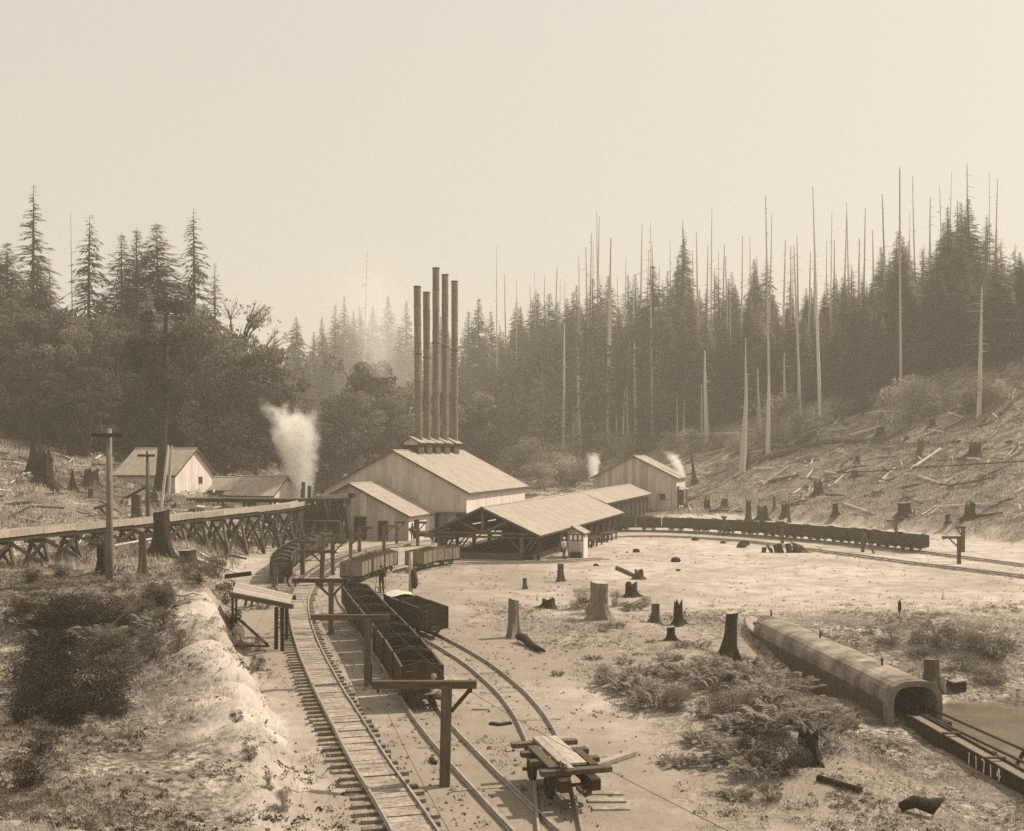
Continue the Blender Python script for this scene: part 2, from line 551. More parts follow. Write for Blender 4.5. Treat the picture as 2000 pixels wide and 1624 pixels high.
# ------------------------------------------------------------------ railway tracks
def smooth_path(P, step):
    P = [Vector((p[0], p[1])) for p in P]
    out = []
    for i in range(len(P) - 1):
        p0, p1, p2, p3 = P[max(i - 1, 0)], P[i], P[i + 1], P[min(i + 2, len(P) - 1)]
        n = max(2, int((p2 - p1).length / 0.3))
        for k in range(n):
            t = k / n
            out.append(0.5 * ((2 * p1) + (p2 - p0) * t + (2 * p0 - 5 * p1 + 4 * p2 - p3) * t * t + (3 * p1 - p0 - 3 * p2 + p3) * t ** 3))
    out.append(P[-1])
    res, acc = [out[0]], 0.0
    for a, b in zip(out, out[1:]):
        l = (b - a).length
        while acc + l >= step:
            f = (step - acc) / l
            a = a + (b - a) * f
            l = (b - a).length
            res.append(a.copy())
            acc = 0.0
        acc += l
    return res

def tangent(P, i):
    d = P[min(i + 1, len(P) - 1)] - P[max(i - 1, 0)]
    return d.normalized()

GAUGE = 1.02
tie_me = MB().box(-0.115, 0.115, -0.95, 0.95, -0.16, 0).mesh('tie', M['tie'])
tie_me2 = MB().box(-0.12, 0.10, -0.86, 1.02, -0.16, 0).mesh('tie', M['tie'])

def track(label, pts, zt=0.03, tie_step=0.8, fill=False, ties=True, tie_range=None, max_ties=150, long_left=0.0, skip=0.0):
    path = smooth_path(pts, 0.5)
    root = thing('railway_track', label, 'railway track', (0, 0, 0), 0, 'mine railway tracks across the yard')
    for s in (-1, 1):
        vs, fs = [], []
        prof = [(-.045, 0), (.045, 0), (.016, .025), (.016, .075), (.029, .085), (.029, .115), (-.029, .115), (-.029, .085), (-.016, .075), (-.016, .025)]
        for i, p in enumerate(path):
            t = tangent(path, i)
            nrm = Vector((-t.y, t.x))
            z = hz(p.x, p.y) + zt
            for u, h in prof:
                q = p + nrm * (s * GAUGE / 2 + u)
                vs.append((q.x, q.y, z + h))
        k = len(prof)
        for i in range(len(path) - 1):
            for j in range(k):
                j2 = (j + 1) % k
                fs.append((i * k + j, i * k + j2, (i + 1) * k + j2, (i + 1) * k + j))
        put('rail', new_mesh('rail', vs, fs, M['rail']), root)
    if fill:
        pm = [MB().box(-.19 + e, .19 - e, -.465, .465, -.08, 0).mesh('deck_plank', M['ballast']) for e in (0, .012, .03)]
        for p_, i in [(p_, i) for i, p_ in enumerate(smooth_path(pts, .39))][:150]:
            t = tangent([p_, p_], 0) if False else None
            k_ = min(range(len(path)), key=lambda j: (path[j] - p_).length_squared)
            t = tangent(path, k_)
            put('deck_plank', R.choice(pm), root, (p_.x, p_.y, hz(p_.x, p_.y) + zt + .045 + R.uniform(-.022, .015)), (R.uniform(-.012, .012), R.uniform(-.03, .03), math.atan2(t.y, t.x) + R.uniform(-.02, .02)))
    if ties:
        tp = smooth_path(pts, tie_step)
        n = 0
        for i, p in enumerate(tp):
            if tie_range and not (tie_range[0] < p.y < tie_range[1]):
                continue
            if n >= max_ties:
                break
            if R.random() < skip: continue
            t = tangent(tp, i)
            nrm = Vector((-t.y, t.x))
            q = p + nrm * (R.uniform(-.06, .06) + long_left)
            put('tie', R.choice((tie_me, tie_me2)), root, (q.x, q.y, hz(p.x, p.y) + zt + R.uniform(-.02, .004)),
                (0, 0, math.atan2(t.y, t.x) + R.uniform(-.05, .05)))
            n += 1
    return path

def GP(lst, z=.14):
    return [G(p[0], p[1], z) for p in lst]

T1 = GP([(905, 1780), (786, 1580), (722, 1482), (666, 1386), (636, 1332), (606, 1270), (590, 1224), (584, 1186), (588, 1162), (601, 1140), (628, 1113), (670, 1088), (730, 1070), (800, 1062)], .21)
T1b = GP([(590, 1224), (581, 1190), (570, 1163), (556, 1147), (549, 1134), (553, 1118), (572, 1100), (600, 1084), (632, 1070), (662, 1062)])
T2 = GP([(1155, 1720), (1008, 1580), (908, 1478), (838, 1398)]) + [(-4.0, 43.2), (-5.4, 49), (-6.9, 55), (-8.5, 61.6), (-9.8, 67), (-10.6, 71.5), (-10.75, 75), (-10.1, 79.4), (-9.1, 83.8), (-7.6, 88.5), (-5.6, 93.5)]
T3 = GP([(1110, 1720), (1092, 1600), (1072, 1475), (1045, 1412), (1020, 1375), (996, 1347), (962, 1317), (925, 1289), (880, 1262)]) + [(-4.0, 54.2), (-5.1, 56.6), (-6.4, 60), (-7.6, 65), (-8.2, 71), (-8.0, 78), (-7.1, 83.6), (-5.6, 87), (-3, 89), (0.5, 89.6), (4.2, 90.9), (8, 93)]
T5 = GP([(1125, 1057), (1215, 1048), (1300, 1047), (1400, 1052), (1480, 1059), (1640, 1080), (1800, 1101), (1960, 1120), (2120, 1140)])
T6 = GP([(1130, 1037), (1215, 1036), (1310, 1037), (1400, 1041), (1480, 1046), (1560, 1053), (1650, 1061), (1750, 1072), (1830, 1081), (1960, 1098), (2120, 1118)])
P1 = track('left yard track with filled middle and sleeper ends sticking out along its left side', T1, 0.11, 0.62, fill=True, long_left=0.09)
P1b = track('curved side track under the coal cars at the foot of the grassy bank', T1b, 0.05, 0.9)
P2 = track('middle yard track carrying the long string of empty coal cars', T2, 0.02, 0.9, skip=.72)
P3 = track('curving right yard track leading to the timber flat truck', T3, 0.02, 0.9, skip=.72)
P5 = track('front track of the pair curving along the far side of the sandy yard', T5, 0.03, 1.0, skip=.4)
P6 = track('track under the long coal train at the foot of the stump covered slope', T6, 0.03, 1.6, skip=.5)
P7 = track('short faint track in front of the annex doors', GP([(655, 1082), (720, 1071), (800, 1060), (870, 1052)]), 0.015, 1.4, skip=.7)

# ------------------------------------------------------------------ coal cars
def wheel_mesh(r, wdt, spokes=True):
    m = MB()
    n = 14
    def ring(r0, r1, x0, x1):
        vs, fs = [], []
        for i in range(n):
            a = 2 * math.pi * i / n
            for rr, x in ((r0, x0), (r1, x0), (r1, x1), (r0, x1)):
                vs.append((math.cos(a) * rr, x, math.sin(a) * rr))
        for i in range(n):
            j = (i + 1) % n
            for k in range(4):
                k2 = (k + 1) % 4
                fs.append((i * 4 + k, i * 4 + k2, j * 4 + k2, j * 4 + k))
        m.add(vs, fs)
    ring(r * .78, r, -wdt / 2, wdt / 2)
    ring(r * .78, r * 1.1, -wdt / 2 - .02, -wdt / 2)
    ring(0.01, r * .28, -wdt * .7, wdt * .7)
    for k in range(5):
        a = 2 * math.pi * k / 5
        m.bar((math.cos(a) * r * .2, 0, math.sin(a) * r * .2), (math.cos(a) * r * .82, 0, math.sin(a) * r * .82), wdt * .5, .06, (0, 1, 0))
    return m.mesh('wheel', M['iron'])

CL, CW, CZ0, CZ1, PK = 2.74, 1.46, 0.46, 1.34, 0.17
wheel_me = wheel_mesh(.21, .09)

def make_car(detail, board, label, group):
    root = thing('coal_car', label, 'coal car', (0, 0, 0), 0, group)
    fr = MB()
    for s in (-1, 1):
        fr.box(-CL / 2 - .12, CL / 2 + .12, s * .34 - .07, s * .34 + .07, .30, .45)
    for x in (-CL / 2 + .05, 0, CL / 2 - .05):
        fr.box(x - .07, x + .07, -CW / 2 + .02, CW / 2 - .02, .33, .455)
    fr.build('frame', M['wood_dark'], root)
    bf = MB()
    for s in (-1, 1):
        bf.box(s * (CL / 2 + .12) - .06, s * (CL / 2 + .12) + .06, -.22, .22, .27, .47)
        bf.tube([(s * (CL / 2 + .16), 0, .37), (s * (CL / 2 + .30), 0, .36)], .03, 6)
    bf.build('bumper', M['iron'], root)
    for x in (-.52, .52):
        MB().tube([(x, -.6, .21), (x, .6, .21)], .04, 6).build('axle', M['iron'], root)
        for s in (-1, 1):
            o = put('wheel', wheel_me, root, (x, s * GAUGE / 2, .21), (R.random() * 0 , 0, 0 if s > 0 else math.pi))
    for s in (-1, 1):
        MB().bar((-.85, s * .72, .47), (-.52, s * .72, .22), .03, .05).bar((-.52, s * .72, .22), (.52, s * .72, .22), .03, .05).bar((.52, s * .72, .22), (.85, s * .72, .47), .03, .05).build('axle_guard', M['iron'], root)
    MB().box(-CL / 2 + .03, CL / 2 - .03, -CW / 2 + .03, CW / 2 - .03, CZ0, CZ0 + .05).build('floor', M['coal'], root)
    pk = lambda y: CZ1 + PK * (1 - abs(y) / (CW / 2))
    ne, ns_ = 5, 9
    side = {}
    if detail:
        wd = CL / ns_
        b = MB().box(-wd / 2 + .006, wd / 2 - .006, -.025, .025, 0, CZ1 - CZ0).mesh('side_board', board)
        for s in (-1, 1):
            for i in range(ns_):
                put('side_board', b, root, (-CL / 2 + wd * (i + .5), s * (CW / 2 - .025) + R.uniform(-.004, .004), CZ0 - .001 + R.uniform(-.012, .006)))
        we = (CW - .11) / ne
        for s in (-1, 1):
            for i in range(ne):
                y0, y1 = -CW / 2 + .055 + we * i + .004, -CW / 2 + .055 + we * (i + 1) - .004
                poly = [(y0, CZ0), (y1, CZ0), (y1, pk(y1))] + ([(0, pk(0))] if y0 < 0 < y1 else []) + [(y0, pk(y0))]
                MB().prism(poly, s * (CL / 2 - .055), s * (CL / 2 - .01), 'x').build('end_board', board, root)
    else:
        m = MB()
        for s in (-1, 1):
            m.box(-CL / 2, CL / 2, s * CW / 2 - .025, s * CW / 2 + .025, CZ0, CZ1)
            m.prism([(-CW / 2 + .03, CZ0), (CW / 2 - .03, CZ0), (CW / 2 - .03, CZ1), (0, CZ1 + PK), (-CW / 2 + .03, CZ1)], s * (CL / 2 - .055), s * (CL / 2 - .01), 'x')
        m.build('body', board, root)
    # iron bands
    m = MB()
    for s in (-1, 1):
        for x in (-CL / 2 + .05, -.46, .46, CL / 2 - .05):
            m.box(x - .03, x + .03, s * (CW / 2 + .012) - .012, s * (CW / 2 + .012) + .012, CZ0 - .06, CZ1 + .012)
        m.box(-CL / 2 - .01, CL / 2 + .01, s * (CW / 2 - .02) - .04, s * (CW / 2 - .02) + .04, CZ1 + .008, CZ1 + .04)
    m.build('iron_band', M['iron'], root)
    for s in (-1, 1):
        x = s * (CL / 2 - .03)
        h = CW / 2
        MB().prism([(-h, CZ1 + .012), (0, CZ1 + PK + .006), (h, CZ1 + .012), (h, CZ1 + .035), (0, CZ1 + PK + .03), (-h, CZ1 + .035)], x - .024, x + .024, 'x').build('end_cap', M['iron'], root)
    if detail:
        m = MB()
        m.tube([(.1, -CW / 2, CZ1 - .05), (.1, CW / 2, CZ1 - .05)], .014, 5)
        m.build('tie_rod', M['iron'], root)
        for s in (-1, 1):
            MB().tube([(s * (CL / 2 + .03), .45, .62), (s * (CL / 2 + .05), .45, 1.2)], .02, 6).tube([(s * (CL / 2 + .05), .3, 1.2), (s * (CL / 2 + .05), .6, 1.2)], .02, 6).build('brake_handle', M['iron'], root)
    return root

def pose_on(path, dist):
    """point and heading at a distance along a resampled path (0.5 m steps)"""
    i = max(0, min(len(path) - 2, int(dist / 0.5)))
    f = dist / 0.5 - i
    p = path[i].lerp(path[i + 1], f)
    a, b = path[max(0, i - 2)], path[min(len(path) - 1, i + 3)]
    return p, math.atan2(b.y - a.y, b.x - a.x)

def near_dist(path, x, y):
    k = min(range(len(path)), key=lambda i: (path[i].x - x) ** 2 + (path[i].y - y) ** 2)
    return k * 0.5

ORD = ['first', 'second', 'third', 'fourth', 'fifth', 'sixth', 'seventh', 'eighth', 'ninth', 'tenth', 'eleventh', 'twelfth', 'thirteenth', 'fourteenth']
car_detail = make_car(True, M['car_side'], 'x', 'x')
car_sunlit = make_car(True, M['car_sunlit'], 'x', 'x')
car_far = make_car(False, M['car_side'], 'x', 'x')
used = set()

def string_of_cars(proto, path, start, n, pitch, zt, label, group, sign=1):
    for i in range(n):
        p, a = pose_on(path, start + sign * (i * pitch + CL / 2))
        if proto.name in used:
            o = copy_tree(proto)
        else:
            o = proto
            used.add(proto.name)
        o.location = (p.x, p.y, hz(p.x, p.y) + zt + .13)
        o.rotation_euler = (0, 0, a + R.uniform(-.012, .012))
        o['label'] = label(i)
        o['group'] = group

d0 = near_dist(P2, -2.95, 38.9)
string_of_cars(car_detail, P2, d0, 8, 3.06, .03,
               lambda i: ('nearest empty coal car, behind the foremost wooden post' if i == 0 else 'empty dark board coal car, %s from the near end of the middle train' % ORD[i]),
               'empty coal cars coupled on the middle track')
d0 = near_dist(P3, -3.75, 53.5)
string_of_cars(car_detail, P3, d0, 2, 2.9, .03,
               lambda i: ['empty coal car standing at the near end of the pair on the right track', 'coal car with pale cloth over its end, behind the pair\'s near car'][i],
               'pair of coal cars on the right track')
d0 = near_dist(P2, -10.75, 75)
string_of_cars(car_sunlit, P2, d0, 3, 2.95, .03,
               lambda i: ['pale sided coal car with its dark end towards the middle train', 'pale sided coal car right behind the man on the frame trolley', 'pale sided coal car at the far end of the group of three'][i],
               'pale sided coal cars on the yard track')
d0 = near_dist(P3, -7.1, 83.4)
string_of_cars(car_sunlit, P3, d0, 2, 2.95, .03,
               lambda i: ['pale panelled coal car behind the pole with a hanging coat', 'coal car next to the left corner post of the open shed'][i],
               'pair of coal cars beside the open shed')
d0 = near_dist(P1b, -15.6, 75.8)
string_of_cars(car_far, P1b, d0, 9, 3.0, .05,
               lambda i: 'loaded coal car, %s from the near end of the string below the grassy bank' % ORD[i],
               'loaded coal cars below the grassy bank')
d0 = near_dist(P6, 37.8, 99.5)
string_of_cars(car_far, P6, d0, 14, 3.02, .04,
               lambda i: 'dark coal car, %s from the right end of the train below the stump slope' % ORD[i],
               'train of dark coal cars below the stump slope', -1)
# loads on the string below the bank and the cloth on the second car of the pair
coal_me = None
for o in list(C.objects):
    if o.get('group') == 'loaded coal cars below the grassy bank' and o.get('category'):
        if coal_me is None:
            vs, fs = [], []
            nx_, ny_ = 10, 6
            for i in range(nx_ + 1):
                for j in range(ny_ + 1):
                    x, y = -CL / 2 + .08 + (CL - .16) * i / nx_, -CW / 2 + .06 + (CW - .12) * j / ny_
                    e = (1 - (2 * i / nx_ - 1) ** 4) * (1 - (2 * j / ny_ - 1) ** 2)
                    vs.append((x, y, CZ1 - .12 + .22 * e + R.uniform(-.03, .03)))
            for i in range(nx_):
                for j in range(ny_):
                    a = i * (ny_ + 1) + j
                    fs.append((a, a + ny_ + 1, a + ny_ + 2, a + 1))
            coal_me = new_mesh('coal_load', vs, fs, M['coal'])
        put('coal_load', coal_me, o)
p, a = pose_on(P3, near_dist(P3, -3.75, 53.5) + 2.9 + CL / 2)
vs, fs = [], []
for i in range(8):
    for j in range(8):
        x, y = .35 + 1.0 * i / 7, -.7 + 1.4 * j / 7
        vs.append((x, y, CZ1 + .08 + PK * (1 - abs(y) / .73) + .03 * math.sin(i * 1.3 + j) - .1 * (1 - i / 7)))
fs = [(i * 8 + j, (i + 1) * 8 + j, (i + 1) * 8 + j + 1, i * 8 + j + 1) for i in range(7) for j in range(7)]
tag(put('canvas_sheet', new_mesh('canvas_sheet', vs, fs, M['shirt'], True), None, (p.x, p.y, .16), (0, 0, a)),
    'pale canvas sheet thrown over the far coal car of the right pair', 'canvas')

# ------------------------------------------------------------------ T-shaped wire posts
def tpost(label, bx, by, ty, x0, x1, wpx, braces='LR', lean=0.0, base=None, matl='wood_v', armh=0.2):
    b = base or hit(bx, by)
    Y = b.y
    s = Y / F
    w_ = wpx * s
    H = (by - ty) * s
    root = thing('wire_post', label, 'wire post', b, 0, 'timber posts carrying the haulage wires')
    post = MB()
    post.prism([(-w_ / 2, -.4), (w_ / 2, -.4), (w_ / 2 + lean * H, H - armh * .5), (-w_ / 2 + lean * H, H - armh * .5)], -w_ / 2, w_ / 2)
    post.build('post', M[matl], root)
    a0, a1 = (x0 - bx) * s, (x1 - bx) * s
    arm = MB().bar((a0, 0, H - armh / 2 + .002), (a1, 0, H - armh / 2 + .002), w_ * .75, armh)
    arm.build('crossarm', M['wood_x'], root)
    lx = lean * H
    if 'R' in braces:
        r = min(a1 * .75, .75)
        MB().bar((lx + w_ / 2 - .02, 0, H - armh - .62), (lx + max(r, w_), 0, H - armh - .01), .1, .1).build('brace', M['wood_x'], root)
    if 'L' in braces:
        r = min(-a0 * .75, .75)
        MB().bar((lx - w_ / 2 + .02, 0, H - armh - .62), (lx - max(r, w_), 0, H - armh - .01), .1, .1).build('brace', M['wood_x'], root)
    k = MB()
    for x in (a0 + .15, a1 - .15):
        k.tube([(x, 0, H - armh - .12), (x, 0, H - armh)], .035, 6)
    k.build('wire_hanger', M['iron'], root)
    return root, (b.x + a0 + .15, Y, b.z + H - armh - .1), (b.x + a1 - .15, Y, b.z + H - armh - .1)

tp = []
tp.append(tpost('nearest thick T shaped timber post, between the left and middle tracks', 868, 1538, 1333, 727, 931, 20.5, 'R', lean=.022))
tp.append(tpost('second nearest T post, its crossarm over the middle coal cars', 719, 1340, 1203, 607, 760, 14, 'LR'))
tp.append(tpost('third T post up the left track, in front of the pale sided cars', 647, 1240, 1131, 571, 680, 9.5, 'LR'))
tp.append(tpost('leaning T post behind the third one, with long crossarm to the left', 627, 1147, 1075, 580, 657, 8, 'L', lean=.05))
tp.append(tpost('post with right hand arm standing left of the leaning T post', 591, 1124, 1057, 586, 618, 8, 'R'))
tp.append(tpost('post with right hand arm standing right of the leaning T post', 650, 1124, 1056, 646, 678, 7, 'R'))
tp.append(tpost('post beside the far end of the loaded string, under the trestle foot', 631, 1095, 1045, 628, 664, 7, 'R'))
tp.append(tpost('slim post with short double arm in the open yard before the annex', 685, 1101, 1043, 684, 711, 6.5, 'R'))
tp.append(tpost('post with right arm close to the arched hood of the annex', 702, 1081, 1029, 700, 726, 6.5, 'R'))
tp.append(tpost('post with right arm before the middle annex door', 750, 1080, 1026, 747, 773, 6.5, 'R'))
tp.append(tpost('post with right arm at the right corner of the annex', 775, 1066, 1019, 772, 792, 6, 'R'))
tp.append(tpost('post with double arm beside the horse', 816, 1067, 1019, 812, 833, 5.5, 'R'))
tp.append(tpost('post standing before the end of the nearest loaded car under the bank', 538, 1148, 1101, 532, 562, 8, 'R'))
tr_ = []
tr_.append(tpost('first braced post left along the front far track, near the open shed', 1414, 1047, 1009, 1408, 1420, 5, '', armh=.12))
tr_.append(tpost('T post standing over the dark rubbish heap by the far track', 1528, 1062, 1019, 1514, 1532, 5.5, ''))
tr_.append(tpost('T post with a slanting stay, third along the far track', 1685, 1079, 1033, 1666, 1692, 5.5, 'L'))
tr_.append(tpost('T post behind the coal train on the slope side', 1750, 1041, 1016, 1732, 1756, 5, 'L'))
tr_.append(tpost('T post right of the last coal car, in front of both far tracks', 1873, 1102, 1048, 1840, 1878, 6, 'L'))
tr_.append(tpost('T post behind the end of the coal train, tallest at the right edge', 1881, 1079, 1029, 1866, 1886, 5.5, 'L'))
for i, (bx, by, tx, ty) in enumerate(((1437, 1049, 1417, 1015), (1708, 1082, 1688, 1042))):
    q = hit(bx, by)
    s = q.y / F
    MB().bar((0, 0, -.1), ((tx - bx) * s, 0, (by - ty) * s), .12, .12).build('stay', M['wood_v'], tr_[2 * i][0],
        (q.x - tr_[2 * i][0].location.x, q.y - tr_[2 * i][0].location.y, q.z - tr_[2 * i][0].location.z))

def wire(label, pts, r=.012, sag=.12, cat='wire'):
    full = []
    for a, b in zip(pts, pts[1:]):
        a, b = Vector(a), Vector(b)
        for k in range(8):
            t = k / 8
            full.append(a.lerp(b, t) - Vector((0, 0, sag * 4 * t * (1 - t))))
    full.append(Vector(pts[-1]))
    tag(MB().tube(full, r, 5).build('overhead_wire', M['iron'], None), label, cat, 'overhead haulage wires')

wire('thin overhead wire from post to post above the middle track', [(4.5, 16, 2.9), tp[0][2], tp[1][2], tp[2][2]], .007)
wire('thin overhead wire from post to post above the left track', [(-.5, 16, 2.9), tp[0][1], tp[1][1], tp[2][1], tp[3][1]], .007)
wire('thin overhead wire along the far track posts', [tr_[1][1], tr_[2][1], tr_[4][1]], .012)

# pole with the hanging coat
b = hit(802, 1167)
pole = thing('bare_pole', 'plain pale pole in the yard with a dark coat hung on it', 'pole', b)
MB().tube([(0, 0, -.3), (.01, 0, 1.6), (0, 0, 90 * b.y / F)], [.13, .12, .11], 8).build('shaft', M['wood_pale'], pole, smooth=True)
MB().box(-.1, .1, -.1, .1, 90 * b.y / F, 90 * b.y / F + .05).build('cap', M['wood_dark'], pole)
co = MB()
co.tube([(.17, -.1, 1.75), (.2, -.12, 1.55), (.24, -.14, 1.1), (.26, -.15, .8), (.22, -.13, .55)], [.06, .15, .2, .22, .12], 8)
co.tube([(.3, -.1, 1.55), (.4, -.1, 1.0), (.42, -.1, .75)], [.07, .08, .05], 6)
tag(co.build('coat', M['cloth'], None, b, smooth=True), 'dark coat hanging on the pale pole in the yard', 'coat')

# ------------------------------------------------------------------ loading platform left of the track
rp = thing('loading_platform', 'sloping plank platform on posts left of the track switch', 'platform', (0, 0, 0))
cA, cB, cC, cD = Vector((-13.3, 53.6, 2.22)), Vector((-9.9, 50.3, 2.12)), Vector((-10.3, 53.0, 2.16)), Vector((-14.0, 57.2, 2.3))
n = 9
for i in range(n):
    t0, t1 = i / n + .004, (i + 1) / n - .004
    a, b, c, d = cA.lerp(cD, t0), cB.lerp(cC, t0), cB.lerp(cC, t1), cA.lerp(cD, t1)
    dz = Vector((0, 0, .05))
    jz = Vector((0, 0, R.uniform(-.008, .008)))
    MB().add([a + jz, b + jz, c + jz, d + jz, a + dz + jz, b + dz + jz, c + dz + jz, d + dz + jz],
             [(0, 3, 2, 1), (4, 5, 6, 7), (0, 1, 5, 4), (1, 2, 6, 5), (2, 3, 7, 6), (3, 0, 4, 7)]).build('plank', M['wood_pale'], rp)
MB().bar(cA - Vector((.1, 0, .1)), cB + Vector((.1, 0, -.1)), .12, .2).build('edge_beam', M['wood_x'], rp)
MB().bar(cD - Vector((.1, 0, .1)), cC + Vector((.1, 0, -.1)), .12, .2).build('edge_beam', M['wood_x'], rp)
MB().bar(cD + Vector((-.6, .1, .28)), cD + Vector((.7, .3, .42)), .15, .22).build('stop_block', M['wood_dark'], rp)
for q, r_ in ((cA, .045), (cB - Vector((.75, -.6, 0)), .075), (cB - Vector((.42, -.3, 0)), .075), (cC - Vector((.3, 0, 0)), .06), (cD, .05)):
    MB().box(q.x - r_, q.x + r_, q.y - r_, q.y + r_, hz(q.x, q.y) - .3, q.z - .2).build('post', M['wood_dark'], rp)
MB().bar((-11.0, 50.7, .25), (-12.9, 53.0, 1.1), .08, .1).build('brace', M['wood_dark'], rp)
MB().bar((-10.9, 50.6, .2), (-13.2, 50.9, .2), .08, .1).build('ground_sill', M['wood_dark'], rp)
q = hit(492, 1186)
tr = thing('sawhorse', 'small dark trestle rack standing under the loading platform', 'sawhorse', q)
for x in (-.35, 0, .35):
    MB().bar((x - .1, 0, 0), (x + .1, 0, .75), .06, .06).build('leg', M['wood_dark'], tr)
    MB().bar((x - .1, .4, 0), (x + .1, .1, .75), .06, .06).build('leg', M['wood_dark'], tr)
MB().box(-.5, .5, -.03, .13, .75, .82).build('top_rail', M['wood_dark'], tr)
MB().box(-.45, .42, -.035, .03, .36, .43).build('crossbar', M['wood_dark'], tr)

# ------------------------------------------------------------------ buildings (all share one orientation)
ROT = math.atan2(-.286, .958)
UX, VX = Vector((.958, -.286, 0)), Vector((.286, .958, 0))

def roof_slope(root, x0, z0, x1, z1, y0, y1, m, pitch, name='roof_sheet', th=.035):
    """sheets side by side from the ridge (x0, z0) down to the eave (x1, z1)"""
    n = max(1, round((y1 - y0) / pitch))
    wd = (y1 - y0) / n
    d = Vector((x1 - x0, z1 - z0)).normalized()
    nr = Vector((-d.y, d.x)) * (1 if d.x > 0 else -1)
    a = (x0, z0); b = (x1, z1)
    poly = [a, b, (b[0] + nr.x * th, b[1] + nr.y * th), (a[0] + nr.x * th, a[1] + nr.y * th)]
    me = MB().prism(poly, .003, wd - .003).mesh(name, m)
    for i in range(n):
        put(name, me, root, (0, y0 + wd * i, R.uniform(-.006, .006)))

def strips(root, W, top, base, openings, pitch, m, y=0.0, th=.05, tiers=(), name='wall_panel', x0=0.0, flip=1):
    """vertical sheets of a wall in the plane y = const; top(x) gives the roof line; openings (x0, x1, z0, z1) stay open"""
    xs_ = [x0]
    brk = sorted(set([o[0] for o in openings] + [o[1] for o in openings] + [W]))
    for b in brk:
        a = xs_[-1]
        if b - a < 1e-6: continue
        n = max(1, round((b - a) / pitch))
        xs_ += [a + (b - a) * (i + 1) / n for i in range(n)]
    for a, b in zip(xs_, xs_[1:]):
        c = (a + b) / 2
        segs = [(base, None)]
        for o in openings:
            if o[0] - 1e-6 <= a and b <= o[1] + 1e-6:
                ns = []
                for z0, z1 in segs:
                    if o[2] > z0 + .05: ns.append((z0, o[2]))
                    ns.append((o[3], z1))
                segs = ns
        for z0, z1 in segs:
            cuts = [z0] + [t for t in tiers if t > z0 + .3 and (z1 is None or t < z1 - .3) and t < min(top(a), top(b)) - .3] + [z1]
            for q0, q1 in zip(cuts, cuts[1:]):
                ta, tb = (top(a), top(b)) if q1 is None else (q1 - .006, q1 - .006)
                if max(ta, tb) < q0 + .05: continue
                poly = [(a + .005, q0), (b - .005, q0), (b - .005, max(tb, q0 + .01))]
                if q1 is None and top(c) > max(ta, tb): poly.append((c, top(c)))
                poly.append((a + .005, max(ta, q0 + .01)))
                j = R.uniform(-.012, .012)
                MB().prism(poly, y + j, y + th + j).build(name, m, root)

def window(root, x0, x1, z0, z1, y, nx_, nz_, pane='pane', plane='y', sgn=-1):
    def bx(m, a0, a1, b0, b1, t0, t1):
        if plane == 'y': m.box(a0, a1, t0, t1, b0, b1)
        else: m.box(t0, t1, a0, a1, b0, b1)
        return m
    lo, hi = sorted((y + sgn * .03, y - sgn * .05))
    f = MB()
    w_ = .045
    bx(f, x0, x0 + w_, z0, z1, lo, hi); bx(f, x1 - w_, x1, z0, z1, lo, hi)
    bx(f, x0 + w_, x1 - w_, z0, z0 + w_, lo, hi); bx(f, x0 + w_, x1 - w_, z1 - w_, z1, lo, hi)
    fr = f.build('window', M['wood_v'], root)
    iw, ih = (x1 - x0 - 2 * w_) / nx_, (z1 - z0 - 2 * w_) / nz_
    for i in range(nx_):
        for k in range(nz_):
            p = MB()
            bx(p, x0 + w_ + iw * i + .015, x0 + w_ + iw * (i + 1) - .015, z0 + w_ + ih * k + .015, z0 + w_ + ih * (k + 1) - .015, *sorted((y - .01, y + .0)))
            p.build('pane', M[pane], fr)
    return fr

